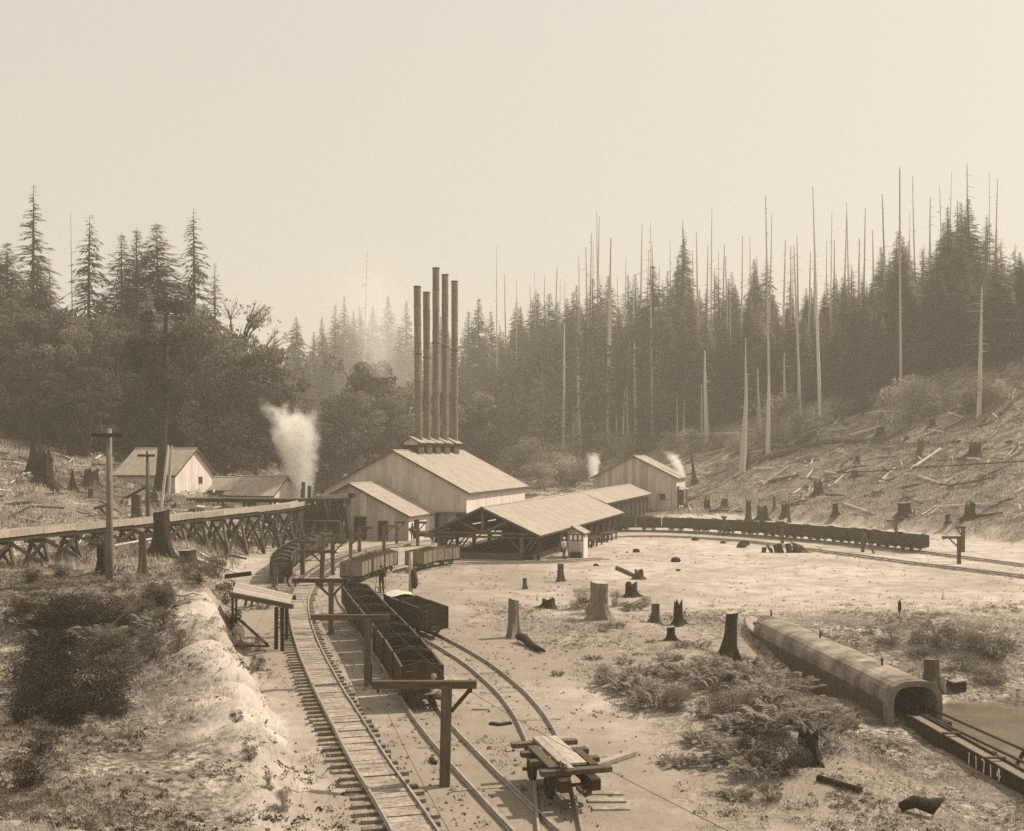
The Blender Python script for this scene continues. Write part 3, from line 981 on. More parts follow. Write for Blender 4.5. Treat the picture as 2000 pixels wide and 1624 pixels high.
def gable_house(name, label, origin, rz, W, D, eave, ridge, rx=None, panel=.66, tiers=(), openings=(), wall='wall', side='wall', roof='roof',
                roof_pitch=.8, base=-.3, ov=.35, ov_front=.3, front=True, right_open=(), cat='building', eave_l=None):
    rx = W / 2 if rx is None else rx
    eave_l = eave if eave_l is None else eave_l
    root = thing(name, label, cat, origin, rz)
    sr = (ridge - eave) / (W - rx)
    sl = (ridge - eave_l) / rx
    top = lambda x: (eave_l + (ridge - eave_l) * x / rx if x < rx else ridge - (ridge - eave) * (x - rx) / (W - rx)) - .06
    if front:
        strips(root, W, top, base, list(openings), panel, M[wall], 0.0, .05, tiers)
    # right side wall
    n = max(1, round((D - .06) / panel))
    wd = (D - .06) / n
    brk = [o for o in right_open]
    for i in range(n):
        y0, y1 = .055 + wd * i, .055 + wd * (i + 1)
        z0 = base
        for o in brk:
            if o[0] < (y0 + y1) / 2 < o[1]: z0 = o[2]
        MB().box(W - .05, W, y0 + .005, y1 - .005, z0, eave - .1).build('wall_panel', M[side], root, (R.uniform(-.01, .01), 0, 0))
    MB().box(0, .05, .055, D - .06, base, eave_l - .1).build('side_wall', M[side], root)
    MB().prism([(.05, base), (W - .05, base), (W - .05, eave - .12), (rx, ridge - .1), (.05, eave_l - .12)], D - .05, D).build('back_wall', M[wall], root)
    roof_slope(root, rx, ridge, W + ov, eave - ov * sr, -ov_front, D + .3, M[roof], roof_pitch)
    roof_slope(root, rx, ridge, -ov, eave_l - ov * sl, -ov_front, D + .3, M[roof], roof_pitch)
    MB().prism([(rx - .16, ridge + .0), (rx, ridge + .05), (rx + .16, ridge + .0), (rx, ridge + .085)], -ov_front - .02, D + .32).build('ridge_cap', M[roof], root)
    for s in (1, -1):
        xe, ze = (W + ov, eave - ov * sr) if s > 0 else (-ov, eave_l - ov * sl)
        for yy in (-ov_front - .035, D + .305):
            MB().prism([(rx, ridge + .02), (xe, ze + .02), (xe, ze - .16), (rx, ridge - .16)], yy, yy + .03).build('barge_board', M['roof_dark'], root)
        MB().box(min(xe, xe - s * .04), max(xe, xe - s * .04), -ov_front, D + .3, ze - .13, ze - .02).build('eave_board', M['roof_dark'], root)
    return root

# --- the big boiler house with five stacks
MO = Vector((-20.5, 122.7, 0))
main = gable_house('boiler_house', 'largest pale gabled building, with five tall stacks behind its roof vents', MO, ROT, 16.4, 22.4, 4.76, 9.0,
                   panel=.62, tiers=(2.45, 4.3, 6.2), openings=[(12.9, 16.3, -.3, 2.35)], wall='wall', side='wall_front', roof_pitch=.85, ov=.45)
strips(main, 14.9, lambda x: 2.3, -.3, [], .5, M['wall_gray'], 1.2, .05, x0=12.9)
MB().box(12.8, 16.45, -.35, .02, 2.36, 2.5).build('door_canopy', M['roof_dark'], main)
MB().box(14.9, 16.2, 2.6, 2.66, -.3, 2.3).build('door', M['void'], main)
slope = (9.0 - 4.76) / 8.2
for k in range(5):
    yk = (4.9, 7.5, 10.3, 13.4, 16.8)[k]
    v = MB()
    rxm = 8.2
    for s in (-1, 1):
        v.prism([(rxm + s * .85, 9.0 - slope * .85 - .15), (rxm + s * .95, 9.0 - slope * .95 - .15), (rxm + s * .95, 9.95), (rxm + s * .85, 9.95)], yk, yk + 1.7)
    vo = v.build('roof_vent', M['roof_dark'], main)
    for yy in (yk, yk + 1.66):
        MB().prism([(rxm - .84, 9.62), (rxm + .84, 9.62), (rxm + .84, 9.9), (rxm, 10.4), (rxm - .84, 9.9)], yy, yy + .04).build('vent_gable', M['wall'], vo)
        MB().prism([(rxm - .84, 8.55), (rxm, 8.9), (rxm + .84, 8.55), (rxm + .84, 9.62), (rxm - .84, 9.62)], yy + .06, yy + .1).build('louvre', M['void'], vo)
    for s in (-1, 1):
        MB().prism([(rxm, 10.5), (rxm + s * 1.3, 9.82), (rxm + s * 1.3, 9.87), (rxm, 10.56)], yk - .35, yk + 2.0).build('vent_roof', M['roof'], vo)
        MB().prism([(rxm, 10.48), (rxm + s * 1.3, 9.80), (rxm + s * 1.3, 9.72), (rxm, 10.40)], yk - .38, yk - .352).build('barge_board', M['roof_dark'], vo)

stack_lab = ['leftmost tall sheet iron stack, second shortest of the five', 'shortest of the five iron stacks, second from the left', 'tallest stack, standing in the middle of the five',
             'second tallest iron stack, just right of the tallest', 'rightmost of the five tall iron stacks']
for k, (zt, dx) in enumerate(((27.3, -.2), (27.0, -.1), (30.2, 0), (29.9, 0), (29.6, 0))):
    p = MO + UX * (8.2 + .48) + VX * (6.2, 8.8, 11.6, 14.7, 18.1)[k]
    st = thing('smoke_stack', stack_lab[k], 'smoke stack', (p.x, p.y, 0), 0, 'five stacks of the boiler house')
    zb = 8.3
    n = 9
    for i in range(n):
        a, b = zb + (zt - zb) * i / n, zb + (zt - zb) * (i + 1) / n
        xa, xb = dx * (a - zb) / 19, dx * (b - zb) / 19
        r = .40 + (.012 if i % 2 else 0)
        MB().tube([(xa, 0, a), (xb, 0, b + .02)], [r, r], 16, cap=(i == 0)).build('stack_section', M['stack'], st, smooth=False)
    for i in range(1, n):
        b = zb + (zt - zb) * i / n
        MB().tube([(dx * (b - zb) / 19, 0, b - .05), (dx * (b - zb) / 19, 0, b + .05)], [.432, .432], 16, cap=False).build('rivet_band', M['stack'], st)
    MB().tube([(dx, 0, zt - .05), (dx, 0, zt + .08)], [.44, .44], 16, cap=False).build('stack_rim', M['iron'], st)
    MB().tube([(dx, 0, zt - .4), (dx, 0, zt - .35)], [.37, .37], 16).build('stack_mouth', M['void'], st)
    MB().tube([(dx * .6, 0, 8.3 + .6 * (zt - 8.3)), (dx * .6, 0, 8.45 + .6 * (zt - 8.3))], [.45, .45], 16).build('guy_band', M['iron'], st)

# --- annex in front of it
AO = Vector((-10.3, 112, 0)) - UX * 12.6
annex = gable_house('annex_building', 'lower pale sheet annex with dark doors and an arched door hood', AO, ROT, 12.6, 7.3, 2.55, 5.65, panel=.72, tiers=(),
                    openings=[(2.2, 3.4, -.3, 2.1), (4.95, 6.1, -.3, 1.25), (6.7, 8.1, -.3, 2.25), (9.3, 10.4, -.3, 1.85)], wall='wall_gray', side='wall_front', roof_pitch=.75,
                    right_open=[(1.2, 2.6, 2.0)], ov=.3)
for x0, x1, z1 in ((2.2, 3.4, 2.1), (6.7, 8.1, 2.25), (9.3, 10.4, 1.85)):
    fr = MB().box(x0, x0 + .09, -.05, .04, -.2, z1).box(x1 - .09, x1, -.05, .04, -.2, z1).box(x0, x1, -.052, .042, z1, z1 + .1).build('door_frame', M['wood_v'], annex)
    MB().box(x0 + .09, x1 - .09, .5, .54, -.3, z1).build('door', M['void'], fr)
MB().box(6.8, 8.0, .3, .34, -.2, .95).build('half_door', M['wood_dark'], annex)
h = MB()
arc = [(5.55 + .85 * math.cos(a), 3.55 + .55 * math.sin(a)) for a in [math.pi * i / 10 for i in range(11)]]
arc2 = [(x, z + .06) for x, z in arc]
for i in range(10):
    h.prism([arc[i], arc[i + 1], arc2[i + 1], arc2[i]], -.75, -.03)
h.build('arched_hood', M['roof_dark'], annex)
MB().box(4.95, 6.15, -.1, -.02, 1.3, 3.6).build('hood_panel', M['wall'], annex)
MB().box(4.95, 5.6, -.16, -.1, -.2, 1.25).build('sliding_door', M['wall_gray'], annex)
MB().bar((6.1, -.5, 0), (5.85, -.1, 1.5), .1, .08).build('prop', M['wood_dark'], annex)

# low lean-to seen above the left slope of the annex
lt = AO + UX * .3 + VX * 8.6
le = gable_house('rear_shed', 'small dark shed with a pale roof behind the left slope of the annex', lt, ROT, 4.6, 3.2, 3.7, 4.75, panel=.8, wall='wall_gray', side='wood_dark')

# --- building at the far end of the shed
BO = Vector((22.9, 157, 0)) - UX * 11.9
bld2 = gable_house('hoist_house', 'pale gabled building at the far end of the long shed with one dark window', BO, ROT, 11.9, 9.0, 5.25, 8.2, panel=.55, tiers=(3.0,),
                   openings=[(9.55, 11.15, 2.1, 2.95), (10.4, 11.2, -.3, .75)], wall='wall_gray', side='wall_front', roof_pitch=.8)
MB().box(9.5, 11.2, .4, .44, 2.0, 3.05).build('shutter', M['void'], bld2)
MB().box(9.5, 11.2, -.03, .05, 2.03, 2.098).build('window_sill', M['wood_dark'], bld2)
MB().box(10.42, 11.18, .01, .05, -.3, .74).build('hatch', M['wall'], bld2)
pc = MB()
for y in (.6, 2.6):
    for x in (12.0, 12.95):
        pc.box(x, x + .12, y, y + .12, -.3, 3.6)
pc.build('porch_post', M['wood_v'], bld2)
MB().box(11.95, 13.1, .55, 2.8, 1.35, 1.45).build('porch_floor', M['wood_x'], bld2)
MB().prism([(11.95, 3.95), (13.3, 3.55), (13.3, 3.6), (11.95, 4.02)], .4, 2.9).build('porch_roof', M['roof'], bld2)
MB().box(11.96, 12.9, .58, .62, 1.45, 3.5).build('porch_screen', M['wood_dark'], bld2)

# --- long open shed
SO = Vector((2.26, 92.1, 0))
shed = thing('long_shed', 'long low open sided shed with a broad pale roof and timber trusses', 'shed', SO, ROT)
# local x along the gable (0 at the right corner, negative to the left), local y along the shed
RX, RZ, EZ, SL = -4.93, 4.28, 2.06, .45
roof_slope(shed, RX, RZ, .12, RZ - SL * 5.05, -.25, 35.6, M['roof'], .86)
roof_slope(shed, RX, RZ, -1.85, RZ - SL * 3.08 + .12, 35.62, 66.0, M['roof'], .86)
roof_slope(shed, RX, RZ, -9.6, RZ - SL * 4.67, -.25, 66.0, M['roof'], .86)
MB().prism([(RX - .18, RZ), (RX, RZ + .05), (RX + .18, RZ), (RX, RZ + .09)], -.27, 66.0).build('ridge_cap', M['roof'], shed)
for s, xe, ze in ((1, .14, RZ - SL * 5.05), (-1, -9.62, RZ - SL * 4.67)):
    MB().prism([(RX, RZ + .03), (xe, ze + .03), (xe, ze - .15), (RX, RZ - .15)], -.29, -.255).build('barge_board', M['roof_dark'], shed)
MB().prism([(RX, RZ + .03), (-1.85, RZ - SL * 3.08 + .15), (-1.85, RZ - SL * 3.08 - .03), (RX, RZ - .15)], 66.005, 66.05).build('barge_board', M['roof_dark'], shed)
MB().box(.04, .1, -.2, 35.5, RZ - SL * 5.05 - .14, RZ - SL * 5.05 - .04).build('eave_board', M['wood_x'], shed)
def deck(x0, z0, x1, z1, y0, y1):  # added near-black sheet under the roof, darkens the shed interior
    MB().prism([(x0, z0 - .02), (x1, z1 - .02), (x1, z1 - .06), (x0, z0 - .06)], y0, y1).build('roof_shade_sheet', M['void'], shed)
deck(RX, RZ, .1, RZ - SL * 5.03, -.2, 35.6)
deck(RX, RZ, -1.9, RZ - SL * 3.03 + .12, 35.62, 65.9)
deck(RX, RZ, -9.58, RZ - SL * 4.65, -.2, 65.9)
def truss(y, full):
    tz = 2.02
    wx, wv = ('wood_x', 'wood_v') if full else ('wood_dark', 'wood_dark')  # inner trusses darker than the front one, interior shade put into the colour
    MB().box(-9.4, -.6, y - .09, y + .09, tz, tz + .2).build('tie_beam', M[wx], shed)
    MB().box(RX - .11, RX + .11, y - .09, y + .09, tz + .2, RZ - .18).build('king_post', M[wv], shed)
    for s, xe in ((1, .1), (-1, -9.5)):
        MB().bar((RX + s * .03, y, RZ - .14), (xe, y, RZ - SL * abs(xe - RX) - .13), .14, .2).build('rafter', M[wx], shed)
        MB().bar((RX + s * .12, y, tz + .2), (RX + s * 2.1, y, RZ - SL * 2.1 - .25), .16, .18).build('strut', M[wv], shed)
for i, y in enumerate([0.05, 4.6, 9.2, 13.8, 18.4, 23.0, 27.6, 32.2]):
    truss(y, i == 0)
    for x in (-8.75, -1.55):
        MB().box(x - .13, x + .13, y - .13, y + .13, -.3, 1.72).build('post', M['wood_v' if i == 0 else 'wood_dark'], shed)  # inner posts darker, interior shade put into their colour
        for s in (-1, 1):
            if i < 4 and not (x < -8 and s < 0):
                MB().bar((x + s * .12, y, .75), (x + s * 1.05, y, 1.72), .1, .1).build('brace', M['wood_v'], shed)
    MB().box(-9.4, .0, y - .12, y + .12, 1.72, 1.9).build('plate_beam', M['wood_x'], shed)
    if i < 3 and i > 0:
        MB().bar((-8.7, y - 3.4, .5), (-8.7, y - .1, 1.7), .1, .1).build('brace', M['wood_v'], shed)
for y in (0.1,) + tuple(range(8, 36, 3)):
    MB().box(-.24, -.02, y - .1, y + .1, -.3, 1.9).build('post', M['wood_dark'], shed)
    MB().bar((-.13, y - 1.2, .1) if y > 5 else (-.9, y, .8), (-.13, y, 1.8), .12, .12).build('brace', M['wood_v'], shed)
for y in range(37, 66, 3):
    MB().box(-2.2, -2.0, y - .1, y + .1, -.3, 2.8).build('post', M['wood_v'], shed)
MB().box(-9.3, -9.18, .5, 19.9, 1.15, 2.1).build('shade_boarding', M['wood_dark'], shed)  # added boarding, blocks bright strips seen through the open side
MB().box(-9.3, -9.15, 20, 66, -.3, 2.0).build('back_wall', M['wood_dark'], shed)  # added wall, closes the left side to darken the shed
MB().box(-2.6, -2.5, 36, 66, -.3, 2.6).build('side_wall', M['wood_dark'], shed)
for x in (-7.2, -4.93, -2.6):
    MB().box(x - .09, x + .09, .3, 65.5, RZ - SL * abs(x - RX) - .28, RZ - SL * abs(x - RX) - .1).build('purlin', M['wood_dark'], shed)  # dark purlins, shade below the roof put into their colour
MB().box(-8.5, -1.7, -.25, .1, .02, .5).build('front_sill', M['wood_x'], shed)
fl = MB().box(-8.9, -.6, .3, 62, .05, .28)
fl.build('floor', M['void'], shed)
hp = MB()
nn = 14
vs = []
for i in range(nn + 1):
    for j in range(7):
        x, y = -7.8 + 6.2 * j / 6, 6 + 26 * i / nn
        vs.append((x, y, .3 + 1.25 * math.sin(math.pi * j / 6) * (.75 + .25 * math.sin(i * 1.1)) * min(1, i / 4) + R.uniform(0, .1)))
hp.add(vs, [(i * 7 + j, i * 7 + j + 1, (i + 1) * 7 + j + 1, (i + 1) * 7 + j) for i in range(nn) for j in range(6)])
tag(hp.build('coal_heap', M['coal'], None, SO, (0, 0, ROT)), 'dark heap of coal lying under the long shed', 'coal heap', kind='stuff')
fg = MB()
for x in (-8.3, -7.4, -6.5):
    fg.box(x - .04, x + .04, 1.6, 1.7, .3, 1.25)
fg.box(-8.3, -6.5, 1.62, 1.68, 1.17, 1.25).box(-8.3, -6.5, 1.62, 1.68, .7, .77)
fg.bar((-8.3, 1.65, 1.2), (-7.4, 1.65, .74), .05, .05)
tag(fg.build('railing', M['wood_dark'], None, SO, (0, 0, ROT)), 'low timber railing inside the left front of the shed', 'railing')
fg = MB()
for x in (-1.1, -.75, -.35):
    fg.box(x - .02, x + .02, -.42, -.38, 0, 1.0)
for z in (.5, .98):
    fg.box(-1.1, -.35, -.415, -.385, z - .025, z)
tag(fg.build('railing', M['iron'], None, SO, (0, 0, ROT)), 'thin iron railing inside the right front corner of the shed', 'railing')

# tram side platform next to the shed
for y in (14.5, 21.5):
    q = SO + UX * 1.2 + VX * y
    tb = thing('timber_bench', 'low timber bench on legs beside the shed posts, %s the hut' % ('nearest' if y < 15 else 'farther from'), 'bench', (q.x, q.y, 0), ROT)
    MB().box(-.5, .5, -2.4, 2.4, .75, .85).build('bench_top', M['wood_dark'], tb)
    for x in (-.4, .4):
        for yy in (-2.2, 0, 2.2):
            MB().box(x - .07, x + .07, yy - .07, yy + .07, -.2, .75).build('leg', M['wood_dark'], tb)

# --- watch hut
HO = Vector((4.67, 94.5, 0))
hut = gable_house('watch_hut', 'tiny timber hut with three small windows against the shed eave', HO, ROT, 1.35, 1.7, 2.12, 2.62, rx=.4, panel=.27, openings=[(.08, 1.27, 1.42, 1.98)],
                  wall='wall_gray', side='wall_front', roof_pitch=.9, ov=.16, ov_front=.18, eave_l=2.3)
for i in range(3):
    window(hut, .1 + .39 * i, .1 + .39 * i + .36, 1.44, 1.96, .02, 1, 1, 'pane')
MB().box(.3, 1.2, -.35, -.02, -.1, .5).build('coal_box', M['wood_dark'], hut)

# --- house and sheds on the left slope (gable to the right: local x runs up the depth)
def side_house(name, label, right_front, W, D, eave, ridge, rx, z0, **kw):
    return gable_house(name, label, (right_front[0], right_front[1], z0), ROT + math.pi / 2, D, W, eave, ridge, rx=rx, **kw)

lh = side_house('slope_house', 'pale gabled house on the left slope with a small paned window', (-34.4, 115.0), 6.9, 7.0, 2.3, 4.75, 3.6, 4.45, panel=.6, base=-2.0,
                openings=[(4.3, 5.1, 1.0, 1.75)], wall='wall_front', side='wall_front', roof_pitch=.75, ov=.4, ov_front=.3, eave_l=2.25)
window(lh, 4.3, 5.1, 1.0, 1.75, .02, 2, 3, 'glass')
l2 = side_house('front_shed', 'long low shed with pale gable in front of the steam plume', (-25.1, 118.0), 5.5, 5.4, 1.45, 3.2, 2.9, 3.0, panel=.6, base=-1.6, wall='wall_front', side='wall', roof_pitch=.75, eave_l=1.42)
MB().box(-.03, -.005, 1.9, 2.6, -.6, 1.0).build('door', M['void'], l2)
l1 = side_house('back_shed', 'lower pale shed joining the slope house to the front shed', (-30.0, 120.2), 3.9, 4.2, 1.5, 2.7, 2.1, 3.4, panel=.6, base=-1.6, wall='wall_gray', side='wall', roof_pitch=.75, eave_l=1.5)

# ------------------------------------------------------------------ flume trestle on the left
tr = thing('flume_trestle', 'low timber trestle with a pale plank flume running across the left slope', 'trestle', (0, 0, 0))
tpts = smooth_path([(-38.5, 46.5), (-30.9, 70.8), (-26.4, 84.5), (-22.4, 98.5), (-21.0, 104), (-20.2, 112.0), (-19.6, 117.5)], 3.0)
TZ = 3.88
for i in range(len(tpts) - 1):
    a, b = tpts[i], tpts[i + 1]
    t = (b - a).normalized()
    nr = Vector((-t.y, t.x))
    jz = R.uniform(-.03, .03)
    for s, nm in ((-1, 'flume_side'), (1, 'flume_side')):
        p, q = a + nr * s * .5 + t * .01, b + nr * s * .5 - t * .01
        MB().bar((p.x, p.y, TZ - .02 + jz), (q.x, q.y, TZ + .02 + jz), .06, .42).build(nm, M['wood_pale'], tr)
    MB().bar((a.x, a.y, TZ - .2 + jz), (b.x, b.y, TZ - .2 + jz), .9, .06).build('flume_floor', M['wood_pale'], tr)
    MB().bar((a.x + nr.x * .38, a.y + nr.y * .38, TZ - .4), (b.x + nr.x * .38, b.y + nr.y * .38, TZ - .4), .14, .2).build('stringer', M['wood_dark'], tr)
    MB().bar((a.x - nr.x * .38, a.y - nr.y * .38, TZ - .4), (b.x - nr.x * .38, b.y - nr.y * .38, TZ - .4), .14, .2).build('stringer', M['wood_dark'], tr)
for i, p in enumerate(tpts):
    t = tangent(tpts, i)
    nr = Vector((-t.y, t.x))
    L_, R_ = p + nr * 1.15, p - nr * 1.15
    tl, tr2 = p + nr * .45, p - nr * .45
    zl, zr = hz(L_.x, L_.y) - .3, hz(R_.x, R_.y) - .3
    MB().bar((tl.x + nr.x * .3, tl.y + nr.y * .3, TZ - .6), (tr2.x - nr.x * .3, tr2.y - nr.y * .3, TZ - .6), .2, .2).build('cap_beam', M['wood_dark'], tr)
    MB().bar((L_.x, L_.y, zl), (tl.x, tl.y, TZ - .7), .19, .19).build('post', M['wood_dark'], tr)
    MB().bar((R_.x, R_.y, zr), (tr2.x, tr2.y, TZ - .7), .19, .19).build('post', M['wood_v'], tr)
    e = t * .12
    MB().bar((L_.x + e.x, L_.y + e.y, zl + .5), (tr2.x + e.x, tr2.y + e.y, TZ - .75), .06, .2).build('brace', M['wood_dark'], tr)
    MB().bar((R_.x - e.x, R_.y - e.y, zr + .5), (tl.x - e.x, tl.y - e.y, TZ - .75), .06, .2).build('brace', M['wood_dark'], tr)
    if i < len(tpts) - 1:
        q = tpts[i + 1]
        t2 = tangent(tpts, i + 1)
        n2 = Vector((-t2.y, t2.x))
        a, b = p - nr * .95, q - n2 * .55
        c, d = p - nr * .55, q - n2 * .95
        za, zd = hz(a.x, a.y), hz(d.x, d.y)
        MB().bar((a.x, a.y, za + .1), (b.x, b.y, TZ - .6), .07, .22).build('side_brace', M['wood_dark'], tr)
        MB().bar((c.x, c.y, TZ - .6), (d.x, d.y, zd + .1), .07, .22).build('side_brace', M['wood_dark'], tr)

# white lattice crate leaning on the trestle
q = hit(493, 1036)
lc = thing('lattice_crate', 'pale lattice crate tipped against the far part of the trestle', 'crate', (q.x, q.y, q.z), 0)
lc.rotation_euler = (.2, -.45, .3)
for i in range(5):
    MB().box(-.75, .75, -.02, .02, .12 + .24 * i, .19 + .24 * i).build('slat', M['wood_pale'], lc)
for i in range(6):
    MB().box(-.75 + .285 * i, -.68 + .285 * i, -.05, -.021, .02, 1.3).build('upright', M['wood_pale'], lc)
for i in range(5):
    MB().box(-.75, .75, .5, .54, .12 + .24 * i, .19 + .24 * i).build('slat', M['wood_pale'], lc)

# ------------------------------------------------------------------ raised tramway in front of the sheds
tm = thing('raised_tramway', 'dark raised tram deck on posts crossing in front of the left sheds', 'tramway', (0, 0, 0))
zT = 4.25
A, B = Vector((-32.2, 112.6)), Vector((-19.6, 110.8))
D_ = (B - A).normalized()
N_ = Vector((-D_.y, D_.x))
def P3_(s, n, z):
    v = A + D_ * s + N_ * n
    return (v.x, v.y, z)
Lt = (B - A).length
for n in (-.7, .7):
    MB().bar(P3_(0, n, zT - .22), P3_(Lt, n, zT - .22), .2, .32).build('stringer', M['wood_dark'], tm)
k = int(Lt / .6)
dk = MB().box(-.27, .27, -1.0, 1.0, 0, .07).mesh('deck_plank', M['wood_v'])
for i in range(k):
    put('deck_plank', dk, tm, P3_((i + .5) * Lt / k, 0, zT - .05), (0, 0, math.atan2(D_.y, D_.x)))
for s in [0.6, 3.2, 5.9, 8.6, 11.0, Lt - .4]:
    for n in (-.6, .6):
        v = A + D_ * s + N_ * n * 1.3
        MB().bar((v.x, v.y, hz(v.x, v.y) - .3), P3_(s, n, zT - .38), .2, .2).build('post', M['wood_dark'], tm)
    MB().bar(P3_(s, -.9, zT - 1.4), P3_(s, .9, zT - .5), .06, .16).build('brace', M['wood_dark'], tm)
# A-frame end bents with the pale beam
gb = thing('tipple_frame', 'tall A shaped timber frames carrying a pale beam left of the annex', 'timber frame', (0, 0, 0))
gx = lambda px, Y: (px - 1000) * Y / F
Yg = 109.5
MB().bar((gx(617, Yg), Yg, 4.42), (gx(690, Yg), Yg - 1.0, 4.62), .5, .38).build('pale_beam', M['wood_pale'], gb)
MB().bar((gx(686, Yg), Yg - 1.06, 4.62), (gx(696, Yg), Yg - 1.2, 4.66), .6, .5).build('beam_end', M['wood_dark'], gb)
for px, dy in ((615, 0), (634, -.2), (657, -.4), (674, -.7)):
    x = gx(px, Yg)
    for yy in (-.5, .6):
        g0, g1 = hz(x - .75, Yg + dy + yy), hz(x + .75, Yg + dy + yy)
        MB().bar((x - .8, Yg + dy + yy, g0 - .2), (x - .2, Yg + dy + yy, 4.35), .19, .19).build('leg', M['wood_dark'], gb)
        MB().bar((x + .8, Yg + dy + yy, g1 - .2), (x + .2, Yg + dy + yy, 4.35), .19, .19).build('leg', M['wood_v'], gb)
        MB().bar((x - .65, Yg + dy + yy + .12, g0 + .9), (x + .3, Yg + dy + yy + .12, 3.9), .07, .17).build('brace', M['wood_dark'], gb)
        MB().bar((x + .65, Yg + dy + yy - .12, g1 + .9), (x - .3, Yg + dy + yy - .12, 3.9), .07, .17).build('brace', M['wood_dark'], gb)
    MB().bar((x - .55, Yg + dy - .8, 4.25), (x - .5, Yg + dy + .9, 4.25), .22, .2).build('cap_beam', M['wood_dark'], gb)
    MB().bar((x + .45, Yg + dy - .8, 4.22), (x + .5, Yg + dy + .9, 4.22), .22, .2).build('cap_beam', M['wood_dark'], gb)
MB().box(gx(640, Yg), gx(660, Yg), Yg + 1.2, Yg + 1.3, .6, 4.0).build('hopper_board', M['wood_dark'], gb)
x0, x1 = gx(596, 107), gx(664, 107)
tag(MB().tube([(x0 - 2, 107.4, 2.35), (x0, 107.2, 2.3), (x1 - .15, 107, 2.25), (x1, 107, 2.1), (x1, 107, -.2)], .09, 8).build('water_pipe', M['iron'], None, smooth=True),
    'dark water pipe bending down to the ground below the A frames', 'pipe')
# timber stacks behind the tipple
for k_, (px, py) in enumerate(((590, 968), (600, 962), (585, 955))):
    x = gx(px, 118)
    tag(MB().tube([(x, 118 + k_, 2.5), (x + .05, 118 + k_, 9 - (py - 880 - 12) * 118 / F)], .2, 8).build('vent_pipe', M['iron'], None),
        ['short dark boiler pipe under the steam plume, nearest the front', 'middle of the dark boiler pipes under the steam plume', 'leftmost dark boiler pipe under the steam plume'][k_], 'pipe', 'boiler pipes under the plume')

# ------------------------------------------------------------------ telegraph poles
def tele(label, bx, by, ty, ax0, ax1, ay, wpx, pale):
    b = hit(bx, by)
    s = b.y / F
    H = (by - ty) * s
    root = thing('telegraph_pole', label, 'telegraph pole', b)
    r = wpx * s / 2
    MB().tube([(0, 0, -.5), (r * .15, 0, H * .5), (0, 0, H)], [r * 1.1, r, r * .8], 10).build('pole', M[pale], root, smooth=True)
    za = (by - ay) * s
    MB().box((ax0 - bx) * s, (ax1 - bx) * s, -r * .8 - .12, -r * .8 - .002, za - .09, za + .09).build('crossarm', M['wood_dark'], root)
    for t in () if ax1 - ax0 > 40 else (.1, .35, .65, .9):
        x = ((ax0 + (ax1 - ax0) * t) - bx) * s
        MB().tube([(x, -r * .8 - .06, za + .09), (x, -r * .8 - .06, za + .15), (x, -r * .8 - .06, za + .24)], [.025, .055, .035], 8).build('insulator', M['wood_dark'], root, smooth=True)
    for t in () if ax1 - ax0 > 40 else (.1, .35, .65, .9):
        x = ((ax0 + (ax1 - ax0) * t) - bx) * s
        MB().tube([(x, -r * .8 - .06, za + .09), (x, -r * .8 - .06, za + .17), (x, -r * .8 - .06, za + .3)], [.03, .075, .05], 8).build('insulator', M['wall_front'], root, smooth=True)
    return b, s
b1, s1 = tele('tall pale telegraph pole with one crossarm in front of the trestle', 213, 1134, 838, 182, 243, 851, 13, 'wood_pole')
b2, s2 = tele('dark telegraph pole with four insulators before the slope house', 288, 1042, 882, 270, 304, 891, 7.5, 'wood_v')
b3, s3 = tele('short plain pole at the gable of the front shed', 565, 992, 924, 560, 570, 930, 5, 'wood_v')
wire('thin sagging wire between the two telegraph poles', [(b1.x + 1, b1.y, b1.z + 283 * s1), (b2.x, b2.y, b2.z + 153 * s2)], .012, .4)
wire('thin guy wire slanting down from the dark telegraph pole', [(b2.x, b2.y, b2.z + 135 * s2), tuple(hit(345, 1090))], .012, .05)

# ------------------------------------------------------------------ culvert, flume and pipes on the right
CO = Vector((15.55, 43.4, 0))
CD = Vector((-.100, 1, 0)).normalized()
CRZ = math.atan2(CD.y, CD.x) - math.pi / 2
cul = thing('concrete_culvert', 'long arched concrete culvert with a dark open mouth', 'culvert', (CO.x, CO.y, -1.58), CRZ)
CWD, CH, TH = 2.12, 1.66, .19
def archp(w_, hs, ht, n=12):
    pw = lambda v, e: math.copysign(abs(v) ** e, v)
    return [(w_ / 2 * pw(math.cos(a), .72), hs + (ht - hs) * abs(math.sin(a)) ** .85) for a in [math.pi * i / n for i in range(n + 1)]]
def arch_section(y0, y1, m, grow=0.0, name='culvert_section', jz=0):
    outer = [(CWD / 2 + grow, -.5)] + archp(CWD + 2 * grow, .86, CH + grow) + [(-CWD / 2 - grow, -.5)]
    inner = [(CWD / 2 - TH, -.5)] + archp(CWD - 2 * TH, .80, CH - TH) + [(-CWD / 2 + TH, -.5)]
    n = len(outer)
    vs = [(x, y, z + jz) for y in (y0, y1) for x, z in outer] + [(x, y, z + jz) for y in (y0, y1) for x, z in inner]
    fs = []
    for i in range(n - 1):
        fs.append((i, i + 1, n + i + 1, n + i))
        fs.append((2 * n + i, 3 * n + i, 3 * n + i + 1, 2 * n + i + 1))
        fs.append((i, 2 * n + i, 2 * n + i + 1, i + 1))
        fs.append((n + i, n + i + 1, 3 * n + i + 1, 3 * n + i))
    vs = [(x + R.uniform(-.012, .012), y, z + R.uniform(-.014, .014)) for x, y, z in vs]
    o = put(name, new_mesh(name, vs, fs, m), cul)
    return o
cuts = [0, .5, 4.3, 8.2, 12.0, 16.0, 19.0]
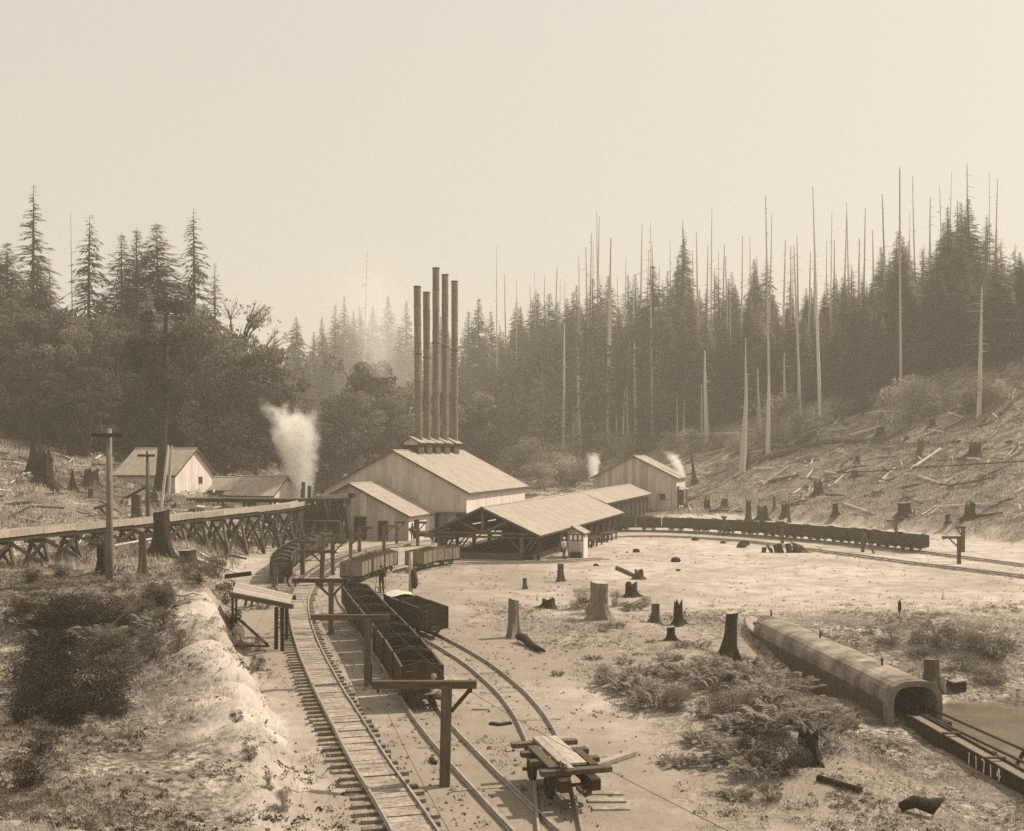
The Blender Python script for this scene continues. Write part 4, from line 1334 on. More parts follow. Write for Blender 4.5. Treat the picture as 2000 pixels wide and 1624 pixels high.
for i, (a, b) in enumerate(zip(cuts, cuts[1:])):
    arch_section(a + .006, b - .006, M['concrete'], .03 if i == 0 else (0.0 if i % 2 else .012), 'portal_ring' if i == 0 else 'culvert_section', 0)
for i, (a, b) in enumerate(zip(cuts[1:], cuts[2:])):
    MB().box(-CWD / 2 - .05, -CWD / 2 - .014, a + .03, b - .03, -.5, .82 + .03 * (i % 2)).build('side_shade_plate', M['concrete_shade'], cul)  # added dark plates, paint the shade along the left wall
MB().box(-CWD / 2 + TH + .01, CWD / 2 - TH - .01, .02, 18.9, -.5, -.02).build('floor', M['concrete_shade'], cul)
MB().box(-CWD / 2 + TH + .01, CWD / 2 - TH - .01, 18.8, 18.9, -.02, 1.3).build('end_wall', M['void'], cul)
for y in (3.3, 10.2, 17.3):
    MB().tube([(.12, y, CH - .05), (.12, y, CH + .33)], .05, 8).build('vent_pipe', M['iron'], cul)
MB().box(CWD / 2 + .03, CWD / 2 + .3, -.2, .3, -.2, .12).build('side_block', M['wood_dark'], cul)

fl = thing('wooden_flume', 'long low wooden flume box leading out of the culvert mouth', 'flume', (CO.x, CO.y, -1.46), CRZ - .035)
FX = -.42
for i in range(6):
    a, b = -3.2 * i - .1, -3.2 * (i + 1) - .1
    z = .16 - .0 * i
    MB().box(FX - .03, FX + .03, b + .008, a - .008, -.45, z + .2).build('side_board', M['wood_dark'], fl)
    MB().box(FX + .55, FX + .61, b + .008, a - .008, -.35, z + .2).build('side_board', M['wood_dark'], fl)
    MB().box(FX + .035, FX + .545, b + .008, a - .008, z + .06, z + .12).build('floor_board', M['wood_pole'], fl)  # floor raised and lighter, its lit top put into shape and colour
    MB().box(FX - .05, FX + .63, b - .05, b + .05, z + .202, z + .27).build('crossbar', M['wood_v'], fl)
# the painted number on the flume side
def stroke(m, p, q, wd=.05):
    m.bar((FX - .036, p[0], p[1]), (FX - .036, q[0], q[1]), .006, wd, (0, .3, 1))
num = MB()
u0, zc, ch, st = -5.2, .06, .40, .50
def num_seg(k, segs):
    for (a, b), (c, d) in segs:
        p = (u0 - st * k - .22 * a - .02 * (k % 2), zc - ch / 2 + ch * b + .02 * math.sin(3.7 * k))
        q = (u0 - st * k - .22 * c - .03 * ((k + 1) % 2), zc - ch / 2 + ch * d + .025 * math.sin(2.1 * k))
        y0, z0, y1, z1 = p[0], p[1], q[0], q[1]
        num.bar((FX - .034, y0, z0), (FX - .034, y1, z1), .06, .006, (1, 0, 0))
one = [((.5, 0), (.5, 1))]
seven = [((0, 1), (.9, 1)), ((.9, 1), (.5, 0))]
four = [((.75, 0), (.75, 1)), ((.75, 1), (.05, .4)), ((.05, .4), (1.1, .4))]
for k, g in enumerate((one, one, seven, one, four)):
    num_seg(k, g)
num.build('painted_number', M['white'], fl)

for k_, (x, z, dx) in enumerate(((.28, .30, .28), (.78, .42, .62))):
    pts = [(x, 1.2, z - .12), (x, -.3, z), (x + dx * .2, -4, z + .02), (x + dx * .5, -8, z + .03), (x + dx * .8, -11.2, z), (x + dx, -13.0, z - .1), (x + dx * 1.05, -14.2, z - .5)]
    tag(MB().tube(pts, .055, 8).build('iron_pipe', M['iron'], None, (CO.x, CO.y, -1.46), (0, 0, CRZ), smooth=True),
        ['thin iron pipe next to the wooden flume', 'outer iron pipe nearest the pond, beside the wooden flume'][k_], 'pipe', 'iron pipes from the culvert mouth')
for k_, y in enumerate((-5.5, -9.5)):
    q = CO - CD * -y + Vector((1.3, 0, 0))
    zg_ = hz(q.x, q.y)
    tag(MB().bar((q.x - .5, q.y, zg_ - .2), (q.x, q.y, -.85), .1, .1).bar((q.x + .4, q.y, zg_ - .2), (q.x, q.y, -.85), .1, .1).build('pipe_prop', M['wood_dark'], None),
        ['crossed props under the pipes, nearer the culvert', 'crossed props under the pipes, farther from the culvert'][k_], 'prop')
q = hit(1942, 1490)
tag(MB().tube([(0, 0, -.3), (0, 0, .35)], .09, 8).build('stub_post', M['wood_dark'], None, q), 'short dark post at the near edge of the pond', 'post')
q = hit(1868, 1352)
bx_ = thing('pump_box', 'small box with a pale sloping lid by the pond', 'box', q, .2)
MB().box(-.3, .3, -.3, .3, -.15, .38).build('body', M['wood_dark'], bx_)
MB().prism([(-.36, .36), (.36, .42), (.36, .48), (-.36, .42)], -.36, .36).build('lid', M['wood_pale'], bx_)

# big pale wheel leaning by the culvert
q = hit(1474, 1238)
wh = thing('sheave_wheel', 'big pale disc wheel with a square hole lying tilted at the back of the culvert', 'wheel', (q.x, q.y, q.z + .42), 0)
wh.rotation_euler = (math.radians(42), math.radians(32), 0)
m = MB()
n = 32
vs, fs = [], []
for i in range(n):
    a = 2 * math.pi * i / n
    sq = .16 / max(abs(math.cos(a)), abs(math.sin(a)))
    for r, z in ((sq * .8, -.04), (.55, -.04), (.55, .04), (sq * .8, .04)):
        vs.append((math.cos(a) * r, math.sin(a) * r, z))
for i in range(n):
    j = (i + 1) % n
    for k in range(4):
        fs.append((i * 4 + k, j * 4 + k, j * 4 + (k + 1) % 4, i * 4 + (k + 1) % 4))
m.add(vs, fs)
m.build('disc', M['wood_pale'], wh)
m = MB()
vs, fs = [], []
for i in range(n):
    a = 2 * math.pi * i / n
    for r, z in ((.552, -.07), (.61, -.07), (.61, .07), (.552, .07)):
        vs.append((math.cos(a) * r, math.sin(a) * r, z))
for i in range(n):
    j = (i + 1) % n
    for k in range(4):
        fs.append((i * 4 + k, j * 4 + k, j * 4 + (k + 1) % 4, i * 4 + (k + 1) % 4))
m.add(vs, fs)
m.build('rim', M['wood_pale'], wh)

# ------------------------------------------------------------------ timber flat truck
dirv = Vector((.24, -.97)).normalized()
c0 = Vector((1.24, 29.4))
ft = thing('flat_truck', 'heavy timber flat truck with cross beams at the near end of the right track', 'flat truck', (c0.x, c0.y, .17), math.atan2(dirv.y, dirv.x))
FLn = 3.0
for s in (-1, 1):
    MB().box(-FLn / 2 - .1, FLn / 2 + .35, s * .40 - .12, s * .40 + .12, .46, .74).build('sill_beam', M['wood_dark'], ft)
for i, x in enumerate((-1.5, -.55, .3, 1.25)):
    MB().box(x - .13, x + .13, -.92 + .02 * i, .92 + .02 * i, .745, .87).build('cross_beam', M['wood_v'], ft)
MB().box(-1.75, 1.0, -.02, .42, .875, .935).build('deck_plank', M['wood_pale'], ft)
MB().box(-1.7, 1.5, -.28, -.06, .875, .96).build('deck_plank', M['wood_pale'], ft)
MB().box(-.9, 1.2, -.62, -.36, .875, .93).build('deck_plank', M['wood_v'], ft)
MB().box(-.5, 1.1, .5, .7, .75, .9).build('side_block', M['wood_v'], ft)
fw = wheel_mesh(.30, .11)
for x in (-.95, .75):
    MB().tube([(x, -.75, .30), (x, .75, .30)], .05, 8).build('axle', M['iron'], ft)
    for s in (-1, 1):
        put('wheel', fw, ft, (x, s * GAUGE / 2, .30), (0, 0, 0 if s > 0 else math.pi))
ch_ = MB()
for i in range(7):
    a = i * .9
    cx, cy_, cz = 1.0 + .09 * i, -.3 - .03 * math.sin(i * 2), .97 + .03 * (i % 2)
    ch_.tube([(cx + .07 * math.cos(t + a), cy_ + .05 * math.sin(t + a), cz + .03 * math.sin(t * 2)) for t in [2 * math.pi * j / 8 for j in range(9)]], .014, 5)
ch_.build('chain', M['iron'], ft)
MB().bar((1.6, 0, .5), (1.95, 0, .48), .1, .08).build('drawbar', M['iron'], ft)
def plank(label, p0, p1, w_, h_, m='wood_pale', name='plank', dz=.03):
    a, b = hit(*p0), hit(*p1)
    m_ = MB().bar((0, 0, dz), tuple(b - a + Vector((0, 0, dz))), w_, h_)
    return tag(m_.build(name, M[m], None, a), label, 'plank')
plank('long pale plank lying on the grass beside the flat truck', (1153, 1504), (1237, 1478), .26, .12, dz=.08)
plank('short dark plank on the dirt between middle and right tracks, left one', (958, 1416), (978, 1421), .18, .08, 'wood_dark')
plank('short dark plank on the dirt between middle and right tracks, right one', (972, 1419), (998, 1417), .16, .08, 'wood_dark')
plank('narrow pale stick lying between middle and right tracks', (922, 1390), (955, 1388), .12, .06)
plank('little dark block beside the middle track near the foremost post', (842, 1487), (850, 1497), .12, .12, 'wood_dark')
for i in range(3):
    a = Vector(G(1146 + 9 * i, 1549 + 15 * i))
    tag(MB().box(-.1, .95 - .06 * (i % 3), -.15, .15, -.06, .0).build('plank', M['ballast'], None, (a.x, a.y, .022 + .006 * (i % 2)), (0, 0, .03 * (i % 3) - .03)),
        ['loose sleeper plank right under the flat truck end', 'loose sleeper plank second from the flat truck', 'loose sleeper plank farthest from the flat truck', 'loose sleeper plank fourth from the flat truck', 'loose sleeper plank farthest in front of the flat truck'][i], 'plank', 'sleepers laid in front of the flat truck')

# ------------------------------------------------------------------ stumps
def stump_mesh(kind, seed, m):
    """unit stump: height 1, top diameter 1 (scaled per instance)"""
    r_ = random.Random(seed)
    n, rows = 18, 9
    ph = [r_.uniform(0, 6.28) for _ in range(6)]
    vs, fs = [], []
    for j in range(rows):
        t = j / (rows - 1)
        for k in range(n):
            a = 2 * math.pi * k / n
            flare = 0.5 * (1 + 1.15 * (1 - t) ** 4 * (1 + .8 * math.sin(3 * a + ph[0]) + .4 * math.sin(5 * a + ph[1])))
            r = flare * (1 + .10 * math.sin(4 * a + ph[2]) + .06 * math.sin(9 * a + ph[3])) * r_.uniform(.95, 1.05)
            z = t
            if kind == 'jag' and j >= rows - 2:
                z = t + (.16 * math.sin(3 * a + ph[4]) + .12 * r_.uniform(-1, 1)) * (1 if j == rows - 1 else .3)
            if kind == 'spire':
                r *= (1 - t) ** .8 + .06
                z = t
            if kind == 'clean' and j == rows - 1:
                z = t + .03 * math.cos(a + ph[5])
            vs.append((math.cos(a) * r + .06 * t * math.sin(ph[4]), math.sin(a) * r, z * 1.12 - .12))
    for j in range(rows - 1):
        for k in range(n):
            k2 = (k + 1) % n
            fs.append((j * n + k, j * n + k2, (j + 1) * n + k2, (j + 1) * n + k))
    body = new_mesh('bark', vs, fs, M[m])
    b = (rows - 1) * n
    cx = sum(v[0] for v in vs[b:]) / n; cyy = sum(v[1] for v in vs[b:]) / n; cz = sum(v[2] for v in vs[b:]) / n - (.1 if kind == 'jag' else .012)
    tv = [tuple(v) for v in vs[b:]] + [(cx, cyy, cz)]
    top = new_mesh('cut_face', tv, [(k, (k + 1) % n, n) for k in range(n)], M['cut'] if kind == 'clean' else M[m])
    return body, top
ST = {}
for k in ('clean', 'jag', 'spire'):
    for m in ('bark', 'burnt', 'stump_grey'):
        ST[k, m] = [stump_mesh(k, hash((len(k), len(m), i)) & 1023, m) for i in range(2)]
STUMPS = [
 (1169, 1210, 1137, 33, 'clean', 'stump_grey', 'broad pale tall stump among dark brush, largest in the open field'),
 (1004, 1247, 1172, 19, 'clean', 'stump_grey', 'tall pale stump with fallen bark near the curve of the right track'),
 (1095, 1136, 1102, 11, 'clean', 'bark', 'slender stump in front of the watch hut'),
 (1025, 1151, 1130, 7, 'clean', 'bark', 'tiny stump left of the slender one before the shed'),
 (1280, 1217, 1180, 15, 'clean', 'bark', 'narrow stump with a spread foot, left of two in the field'),
 (1325, 1221, 1181, 17, 'jag', 'burnt', 'dark splintered stump, right of two in the field'),
 (1311, 1252, 1226, 16, 'clean', 'burnt', 'short dark stump half hidden in ferns below the pair'),
 (1423, 1287, 1197, 24, 'clean', 'burnt', 'tall leaning dark stump left of the concrete culvert'),
 (1249, 1132, 1115, 17, 'jag', 'bark', 'split low stump with a log leaning against it'),
 (1820, 1345, 1288, 27, 'clean', 'bark', 'thick stump between the culvert and the pond'),
 (1071, 1187, 1172, 24, 'jag', 'burnt', 'low rotten stump left of the broad pale stump'),
 (1233, 1166, 1142, 22, 'jag', 'burnt', 'dark stump in the brush right of the broad pale stump'),
 (1578, 1490, 1436, 40, 'jag', 'burnt', 'hollow black stump in the brush before the culvert'),
 (1598, 968, 943, 15, 'jag', 'burnt', 'dark stump with wide roots midway up the right slope'),
 (1632, 1013, 988, 11, 'clean', 'burnt', 'stump on a mound just above the coal train'),
 (1766, 1010, 983, 22, 'clean', 'burnt', 'stump with a wire frame standing on it above the train'),
 (1894, 1014, 988, 18, 'jag', 'burnt', 'stump with a slab leaning on it near the right edge'),
 (1670, 934, 919, 13, 'clean', 'burnt', 'squat stump in the middle of the right slope'),
 (1851, 1021, 1004, 8, 'clean', 'burnt', 'small stump on the cut bank over the end of the train'),
 (1797, 895, 862, 11, 'jag', 'bark', 'tall thin stump high on the right slope'),
 (1720, 853, 836, 15, 'clean', 'burnt', 'stump with spreading roots between logs high on the right slope'),
 (1821, 835, 818, 12, 'clean', 'burnt', 'square topped stump near the bushes at the top of the right slope'),
 (1771, 864, 854, 9, 'clean', 'burnt', 'little round stump beside a pale log on the right slope'),
 (1890, 806, 770, 15, 'clean', 'bark', 'tall stump in front of the bush at the upper right'),
 (1462, 1019, 984, 9, 'jag', 'burnt', 'narrow stump on a mound left of the slope foot'),
 (1512, 995, 971, 5, 'clean', 'bark', 'thin post like stump above the first coal cars'),
 (1415, 994, 977, 13, 'jag', 'burnt', 'burnt stump, right of the pair near the hoist house'),
 (1381, 998, 977, 11, 'jag', 'burnt', 'leaning burnt stump, left of the pair near the hoist house'),
 (1489, 1017, 993, 19, 'jag', 'burnt', 'broad burnt stump directly behind the coal train'),
 (1533, 1013, 990, 12, 'jag', 'burnt', 'rough stump right of the broad burnt one behind the train'),
 (1541, 1021, 968, 5, 'spire', 'bark', 'thin tall post stump behind the train'),
 (1357, 948, 880, 9, 'spire', 'burnt', 'leaning burnt trunk right of the hoist house roof'),
 (1461, 921, 877, 9, 'spire', 'burnt', 'black broken trunk under the thick snag of the right slope'),
 (1905, 893, 868, 20, 'jag', 'burnt', 'dark stump mass near the right edge of the slope'),
 (1675, 905, 893, 8, 'jag', 'burnt', 'small rough stump below the long log'),
 (86, 948, 891, 30, 'jag', 'burnt', 'massive charred stump at the left edge of the slope'),
 (65, 932, 850, 20, 'spire', 'burnt', 'charred spire left of the massive charred stump'),
 (77, 900, 830, 8, 'spire', 'burnt', 'thin black spike behind the massive charred stump'),
 (161, 892, 865, 19, 'clean', 'burnt', 'dark stump high on the left slope, the taller of two'),
 (142, 893, 877, 17, 'jag', 'burnt', 'low stump joined to the taller one high on the left slope'),
 (179, 953, 923, 24, 'jag', 'bark', 'wide rooted stump left of the tall telegraph pole'),
 (141, 960, 918, 13, 'spire', 'burnt', 'pointed burnt stump on the pale grass of the left slope'),
 (177, 978, 956, 11, 'clean', 'bark', 'small round stump below the wide rooted one'),
 (266, 1018, 968, 17, 'clean', 'bark', 'stump carrying a slanting roof board behind the trestle'),
 (317, 1082, 999, 28, 'clean', 'burnt', 'huge dark stump in front of the trestle'),
 (392, 1046, 990, 18, 'clean', 'stump_grey', 'pale topped stump at the trestle, right of the huge dark one'),
 (278, 1123, 1041, 13, 'clean', 'bark', 'tall thin leaning stump right of the tall pole foot'),
 (368, 1099, 1076, 29, 'clean', 'burnt', 'broad low stump on the crest of the left bank'),
 (459, 1056, 1030, 9, 'clean', 'burnt', 'dark stump near the lattice crate'),
 (420, 1088, 1043, 6, 'clean', 'bark', 'post like stump with a broken limb on the bank'),
 (375, 1008, 996, 13, 'jag', 'burnt', 'low stump behind the trestle near the pale topped one'),
 (440, 922, 886, 9, 'jag', 'burnt', 'stump under a fallen log behind the slope house'),
 (481, 921, 895, 8, 'jag', 'burnt', 'narrow stump up the slope right of the slope house'),
 (496, 921, 907, 11, 'clean', 'burnt', 'small stump farthest right above the front shed'),
 (231, 908, 894, 13, 'jag', 'burnt', 'stump left of the slope house roof'),
 (200, 1123, 1068, 18, 'jag', 'burnt', 'burnt stump touching the foot of the tall telegraph pole'),
 (534, 1041, 1016, 8, 'jag', 'bark', 'stump at the top of the grassy bank under the tramway'),
 (521, 1029, 1009, 10, 'clean', 'burnt', 'dark barrel like stump at the end of the trestle'),
 (340, 1000, 986, 12, 'jag', 'bark', 'ragged stump on the mound below the slope house'),
 (296, 985, 965, 20, 'jag', 'burnt', 'ragged black stump beside the leaning trunk'),
]
for bx, by, ty, wpx, k, m, lab in STUMPS:
    b = hit(bx, by)
    s = b.y / F
    body, top = R.choice(ST[k, m])
    o = thing('tree_stump', lab, 'stump', b, 0 if k == 'clean' else R.uniform(0, 6.28), 'stumps left by the logging')
    sc = (wpx * s, wpx * s, max((by - ty) * s, .15))
    if lab.startswith('tall leaning'):
        o.rotation_euler = (0, .10, .3)
    if 'leaning burnt trunk' in lab:
        o.rotation_euler = (0, -.10, 0)
    put('bark', body, o, scale=sc)
    if k != 'spire':
        put('cut_face', top, o, scale=sc)

# wire frame on a stump
b = hit(1766, 1010)
s = b.y / F
m_ = MB()
zt = 27 * s
for p, q in (((-.5, 0, zt), (0, 0, zt + 1.0)), ((.5, 0, zt), (0, 0, zt + 1.0)), ((0, .5, zt), (0, 0, zt + 1.0))):
    m_.tube([p, q], .035, 5)
for cx in (.9, 1.5):
    m_.tube([(cx + .38 * math.cos(a), 0, .55 + .38 * math.sin(a)) for a in [2 * math.pi * i / 12 for i in range(13)]], .04, 5)
m_.tube([(.9, 0, .55), (0, 0, zt + .6)], .03, 5)
tag(m_.build('tripod_hoist', M['iron'], None, b), 'small iron tripod and rings on a stump above the train', 'tripod')

# slanting roof board on a stump of the left slope, hoop in the brush
a, c = hit(266, 1018), None
s = a.y / F
tag(MB().bar((-.9, 0, 50 * s - .25), (.9, 0, 50 * s + .75), 1.2, .08).build('roof_board', M['wood_dark'], None, a), 'slanting dark board laid on top of a left slope stump', 'board')

# ------------------------------------------------------------------ logs
def log(label, x0, y0, x1, y1, tpx, m='bark', lift=.3, group='fallen logs on the cleared slopes'):
    a, b = hit(x0, y0), hit(x1, y1)
    s = (a.y + b.y) / 2 / F
    r = max(tpx * s / 2, .06)
    d = b - a
    pts = [Vector((0, 0, r * lift)), d * .35 + Vector((0, R.uniform(-.1, .1), r * lift)), d * .7 + Vector((0, 0, r * lift)), d + Vector((0, 0, r * lift))]
    for p in pts[1:3]:
        p.z = max(p.z, hz(a.x + p.x, a.y + p.y) - a.z + r * .2)
    o = MB().tube(pts, [r, r * .96, r * .88, r * .8], 10).build('fallen_log', M[m], None, a)
    return tag(o, label, 'log', group)
LOGS = [
 (1481, 906, 1602, 872, 13, 'bark', 'lower half of the longest dark log lying across the right slope'),
 (1603, 872, 1729, 866, 11, 'bark', 'upper half of the longest dark log on the right slope'),
 (1556, 874, 1592, 854, 13, 'burnt', 'short thick dark log above the longest log'),
 (1657, 815, 1703, 795, 10, 'burnt', 'dark log pointing up towards the bushes at the forest edge'),
 (1660, 856, 1719, 840, 8, 'snag', 'grey log left of the rooted stump high on the right slope'),
 (1766, 871, 1823, 849, 6, 'snag', 'pale thin log by the little round stump'),
 (1320, 855, 1447, 852, 9, 'snag', 'grey log at the forest edge behind the hoist house'),
 (1377, 892, 1434, 874, 5, 'snag', 'pale slim log above the hoist house'),
 (1823, 875, 1876, 865, 6, 'burnt', 'dark log near the right edge high on the slope'),
 (1833, 996, 1950, 988, 7, 'snag', 'pale log low on the slope at the right edge'),
 (1620, 905, 1668, 890, 4, 'snag', 'pale broken log below the longest log'),
 (1586, 841, 1632, 829, 6, 'burnt', 'burnt log left of the pointing dark log'),
 (1690, 812, 1760, 808, 4, 'snag', 'slim pale log just under the forest edge bushes'),
 (1850, 955, 1945, 935, 5, 'bark', 'brown log right of the squat stump'),
 (1540, 850, 1585, 838, 4, 'snag', 'slim grey log below the tall dark firs'),
 (95, 806, 210, 843, 7, 'snag', 'longest grey log on the upper left slope'),
 (137, 847, 184, 853, 7, 'bark', 'dark log crossing behind the tall telegraph pole'),
 (252, 851, 310, 872, 8, 'bark', 'log running down to the slope house ridge'),
 (206, 838, 262, 862, 6, 'snag', 'grey log between the pole and the slope house'),
 (36, 811, 96, 819, 6, 'snag', 'grey log at the far left under the forest'),
 (66, 801, 133, 823, 5, 'snag', 'upper grey log of the pile at the far left'),
 (40, 822, 110, 834, 6, 'bark', 'lowest log of the pile at the far left'),
 (417, 882, 461, 891, 7, 'bark', 'fallen log lying on a stump behind the slope house'),
 (640, 935, 672, 939, 6, 'bark', 'log half hidden behind the boiler house roof'),
 (600, 930, 655, 934, 5, 'bark', 'log in the brush right of the steam plume'),
 (1598, 1532, 1682, 1551, 14, 'burnt', 'black rotten log at the bottom of the brushy ground'),
 (1205, 1113, 1242, 1129, 8, 'bark', 'log leaning on the split stump in the yard'),
]
for x0, y0, x1, y1, t, m, lab in LOGS:
    log(lab, x0, y0, x1, y1, t, m, lift=.75)
RL = random.Random(21)
for i in range(44):
    x_ = RL.uniform(1390, 1985)
    y_ = RL.uniform(np.interp(x_, [1390, 1500, 1700, 1985], [880, 865, 815, 790]), 990 if x_ > 1480 else 940)
    l_ = RL.uniform(18, 70)
    sl = RL.choice((-.32, -.2, -.05, .12, -.5, -.9, .3, -.7))
    log('log', x_, y_, x_ + l_, y_ + sl * l_, RL.uniform(3.5, 8), RL.choice(('snag', 'bark', 'burnt', 'stump_grey')), .75, 'logs strewn over the right slope')
for i in range(14):
    x_, y_ = RL.uniform(40, 260), RL.uniform(815, 900)
    l_ = RL.uniform(22, 60)
    log('log', x_, y_, x_ + l_, y_ + RL.choice((.25, .1, -.1, .35)) * l_, RL.uniform(3.5, 6), RL.choice(('snag', 'bark', 'burnt')), .75, 'logs strewn over the left slope')
b = hit(1012, 1256)
tag(MB().tube([(0, 0, .25), (.25, -.5, .3), (.55, -1.4, .14), (.8, -2.2, .12), (1.15, -2.9, .1)], [.16, .2, .17, .14, .07], 8).build('fallen_branch', M['burnt'], None, b, smooth=True),
    'dark twisted branch lying below the tall pale stump', 'branch')
b = hit(330, 1178)
m_ = MB()
m_.tube([(0, 0, .05), (.3, -.1, .35), (.7, -.1, .3), (1.1, 0, .42), (1.5, 0, .3)], [.06, .08, .07, .06, .03], 6)
m_.tube([(.3, -.1, .35), (.1, -.3, .1), (-.2, -.5, -.2)], [.05, .04, .02], 6)
tag(m_.build('bare_root', M['snag'], None, b, smooth=True), 'pale bare root curling out of the top of the cut bank', 'root')
b = hit(85, 1325)
tag(MB().tube([(0, 0, .1), (1.4, .8, 1.0), (2.2, 2.2, 2.0), (2.7, 3.2, 2.9)], [.024, .022, .018, .008], 6).build('dead_stick', M['wood_v'], None, b, smooth=True),
    'long pale dead stick leaning on the dark bank', 'stick')
b = hit(1760, 1585)
tag(MB().tube([(0, 0, .1), (.35, .1, .2), (.75, 0, .1), (1.1, .15, .25)], [.12, .16, .2, .05], 7).build('root_snag', M['burnt'], None, b, smooth=True), 'jagged dark root piece at the bottom right corner', 'root')
b = hit(1757, 1213)
m_ = MB()
m_.tube([(0, 0, 0), (0, 0, .45)], .02, 5)
m_.tube([(0, 0, .4), (0, 0, .6), (0, 0, .95), (0, 0, 1.1)], [.02, .1, .09, .01], 7)
m_.tube([(.03, 0, 0), (.25, 0, .4)], .015, 4)
m_.tube([(.03, 0, 0), (-.18, .1, .35)], .015, 4)
tag(m_.build('dry_mullein', M['burnt'], None, b), 'single dark dry plant spike at the edge of the bright sand', 'plant')
# rubbish heap by the far track
b = hit(1530, 1080)
hpt = thing('rubbish_heap', 'dark heap of boards and scrap under the far T post', 'rubbish heap', b, 0)
for i in range(14):
    x = R.uniform(-2.1, 1.6)
    h_ = R.uniform(.3, 1.1) * (1 - abs(x) / 3)
    MB().bar((x, R.uniform(-.3, .3), -.1), (x + R.uniform(-.5, .5), R.uniform(-.2, .2), h_), R.uniform(.15, .5), R.uniform(.1, .35)).build('scrap_board', M['burnt'], hpt)
for i in range(6):
    MB().bar((1.3 + .2 * i, -.3, -.05), (.7 + .18 * i, .2, .95 - .06 * i), .2, .05).build('slanting_board', M['wood_v'], hpt)
for i, (px, py, sz) in enumerate(((1243, 1079, .32), (1319, 1098, .36), (1164, 1106, .18), (1358, 1056, .3), (1412, 1062, .25), (1453, 1066, .5), (1447, 1070, .4), (1325, 1116, .15), (1225, 1080, .12))):
    q = hit(px, py)
    m_ = MB()
    vs = []
    for j in range(5):
        for k in range(8):
            th, ph = math.pi * j / 4, 2 * math.pi * k / 8
            rr = sz * R.uniform(.75, 1.1)
            vs.append((rr * math.sin(th) * math.cos(ph) * 1.3, rr * math.sin(th) * math.sin(ph), rr * math.cos(th) * .8 + sz * .3))
    fs = [(j * 8 + k, j * 8 + (k + 1) % 8, (j + 1) * 8 + (k + 1) % 8, (j + 1) * 8 + k) for j in range(4) for k in range(8)]
    m_.add(vs, fs)
    tag(m_.build('dark_boulder', M['burnt'], None, q),
        ['dark lump on the yard in front of the timber benches', 'dark lump in the middle of the sandy yard', 'small dark lump right of the watch hut front', 'dark lump beside the first braced far post', 'dark lump between the far track and the yard',
         'larger dark lump left of the rubbish heap', 'dark lump touching the larger one near the rubbish heap', 'tiny dark lump below the one in mid yard', 'tiny dark lump left of the timber bench lump'][i], 'rock', 'dark lumps on the yard')
# pipe line across the right slope
pts = [hit(px, py) + Vector((0, 0, .45)) for px, py in ((1640, 933), (1725, 926), (1800, 921), (1870, 917), (1960, 912), (2040, 908))]
tag(MB().tube(pts, .10, 6).build('slope_pipeline', M['wood_dark'], None), 'thin dark pipeline running across the right slope', 'pipeline')

# ------------------------------------------------------------------ trees
def conifer(seed, Rw, nbough, droop, z0, m, sparse=0.0, tuft=.0105, power=.8, upsweep=.10):
    """unit conifer: height 1; boughs all round the stem hung with small needle sprays"""
    g = np.random.default_rng(seed)
    Q = []
    bough = MB()
    for i in range(nbough):
        tt = 1 - (1 - (i + g.random()) / nbough) ** 1.15 if not sparse else (i + g.random()) / nbough
        z = z0 + (1 - z0) * tt * .985
        L = Rw * (max(1 - tt, .02) ** power) * (.45 + .55 * min(1, tt * 5 + .3)) * g.uniform(.5, 1.15) + .004
        if g.random() < .07: L *= 1.25
        a = g.uniform(0, 6.283)
        dr = droop * g.uniform(.5, 1.5) * (1 - .6 * tt)
        ca, sa = math.cos(a), math.sin(a)
        ns = max(4, int(L / (tuft * .36)))
        if sparse and L > .02:
            bough.tube([(0, 0, z), (ca * L * .9, sa * L * .9, z - dr * L * .8 + upsweep * L)], [.003, .001], 3, cap=False)
        t = g.random(ns) ** .62
        w_ = min(tuft * 1.25, .004 + L * .15) * (1.2 - .35 * t) * g.uniform(.6, 1.4, ns)
        side = g.normal(0, 1, ns) * (L * .17 * (1.15 - t * .5) + tuft * .3)
        sl = -dr * 2 * t + upsweep
        jit = g.normal(0, tuft * .22, (ns, 3))
        c = np.stack([ca * L * t - sa * side, sa * L * t + ca * side, z - dr * L * t * t + upsweep * L * t - np.abs(side) * .35], 1) + jit
        ang = a + np.clip(side / (L + .004), -1, 1) * 1.5 + g.uniform(-.5, .5, ns)
        u = np.stack([np.cos(ang), np.sin(ang), np.clip(sl, -1.2, .3) + g.uniform(-.25, .1, ns)], 1) * w_[:, None]
        hang = g.uniform(-.25, .45, ns)
        v = np.stack([-np.sin(ang) * .46, np.cos(ang) * .46, -hang * .6], 1) * w_[:, None]
        Q.append(np.stack([c - u * .8, c + v * .7, c + u * 1.2, c - v * .35], 1))
    Q = np.concatenate(Q)
    V = Q.reshape(-1, 3)
    crown = np_mesh('crown', V, np.arange(len(V)).reshape(-1, 4), M[m], False, 4)
    tr = MB().tube([(0, 0, -.03), (0, 0, .04), (.002, 0, .4), (-.001, 0, .75), (0, 0, 1.0)], [.015, .0115, .0085, .005, .0006], 8)
    if sparse:
        b0 = len(tr.v)
        tr.v += bough.v
        tr.f += [tuple(i + b0 for i in f) for f in bough.f]
    return tr.mesh('trunk', M['bark']), crown

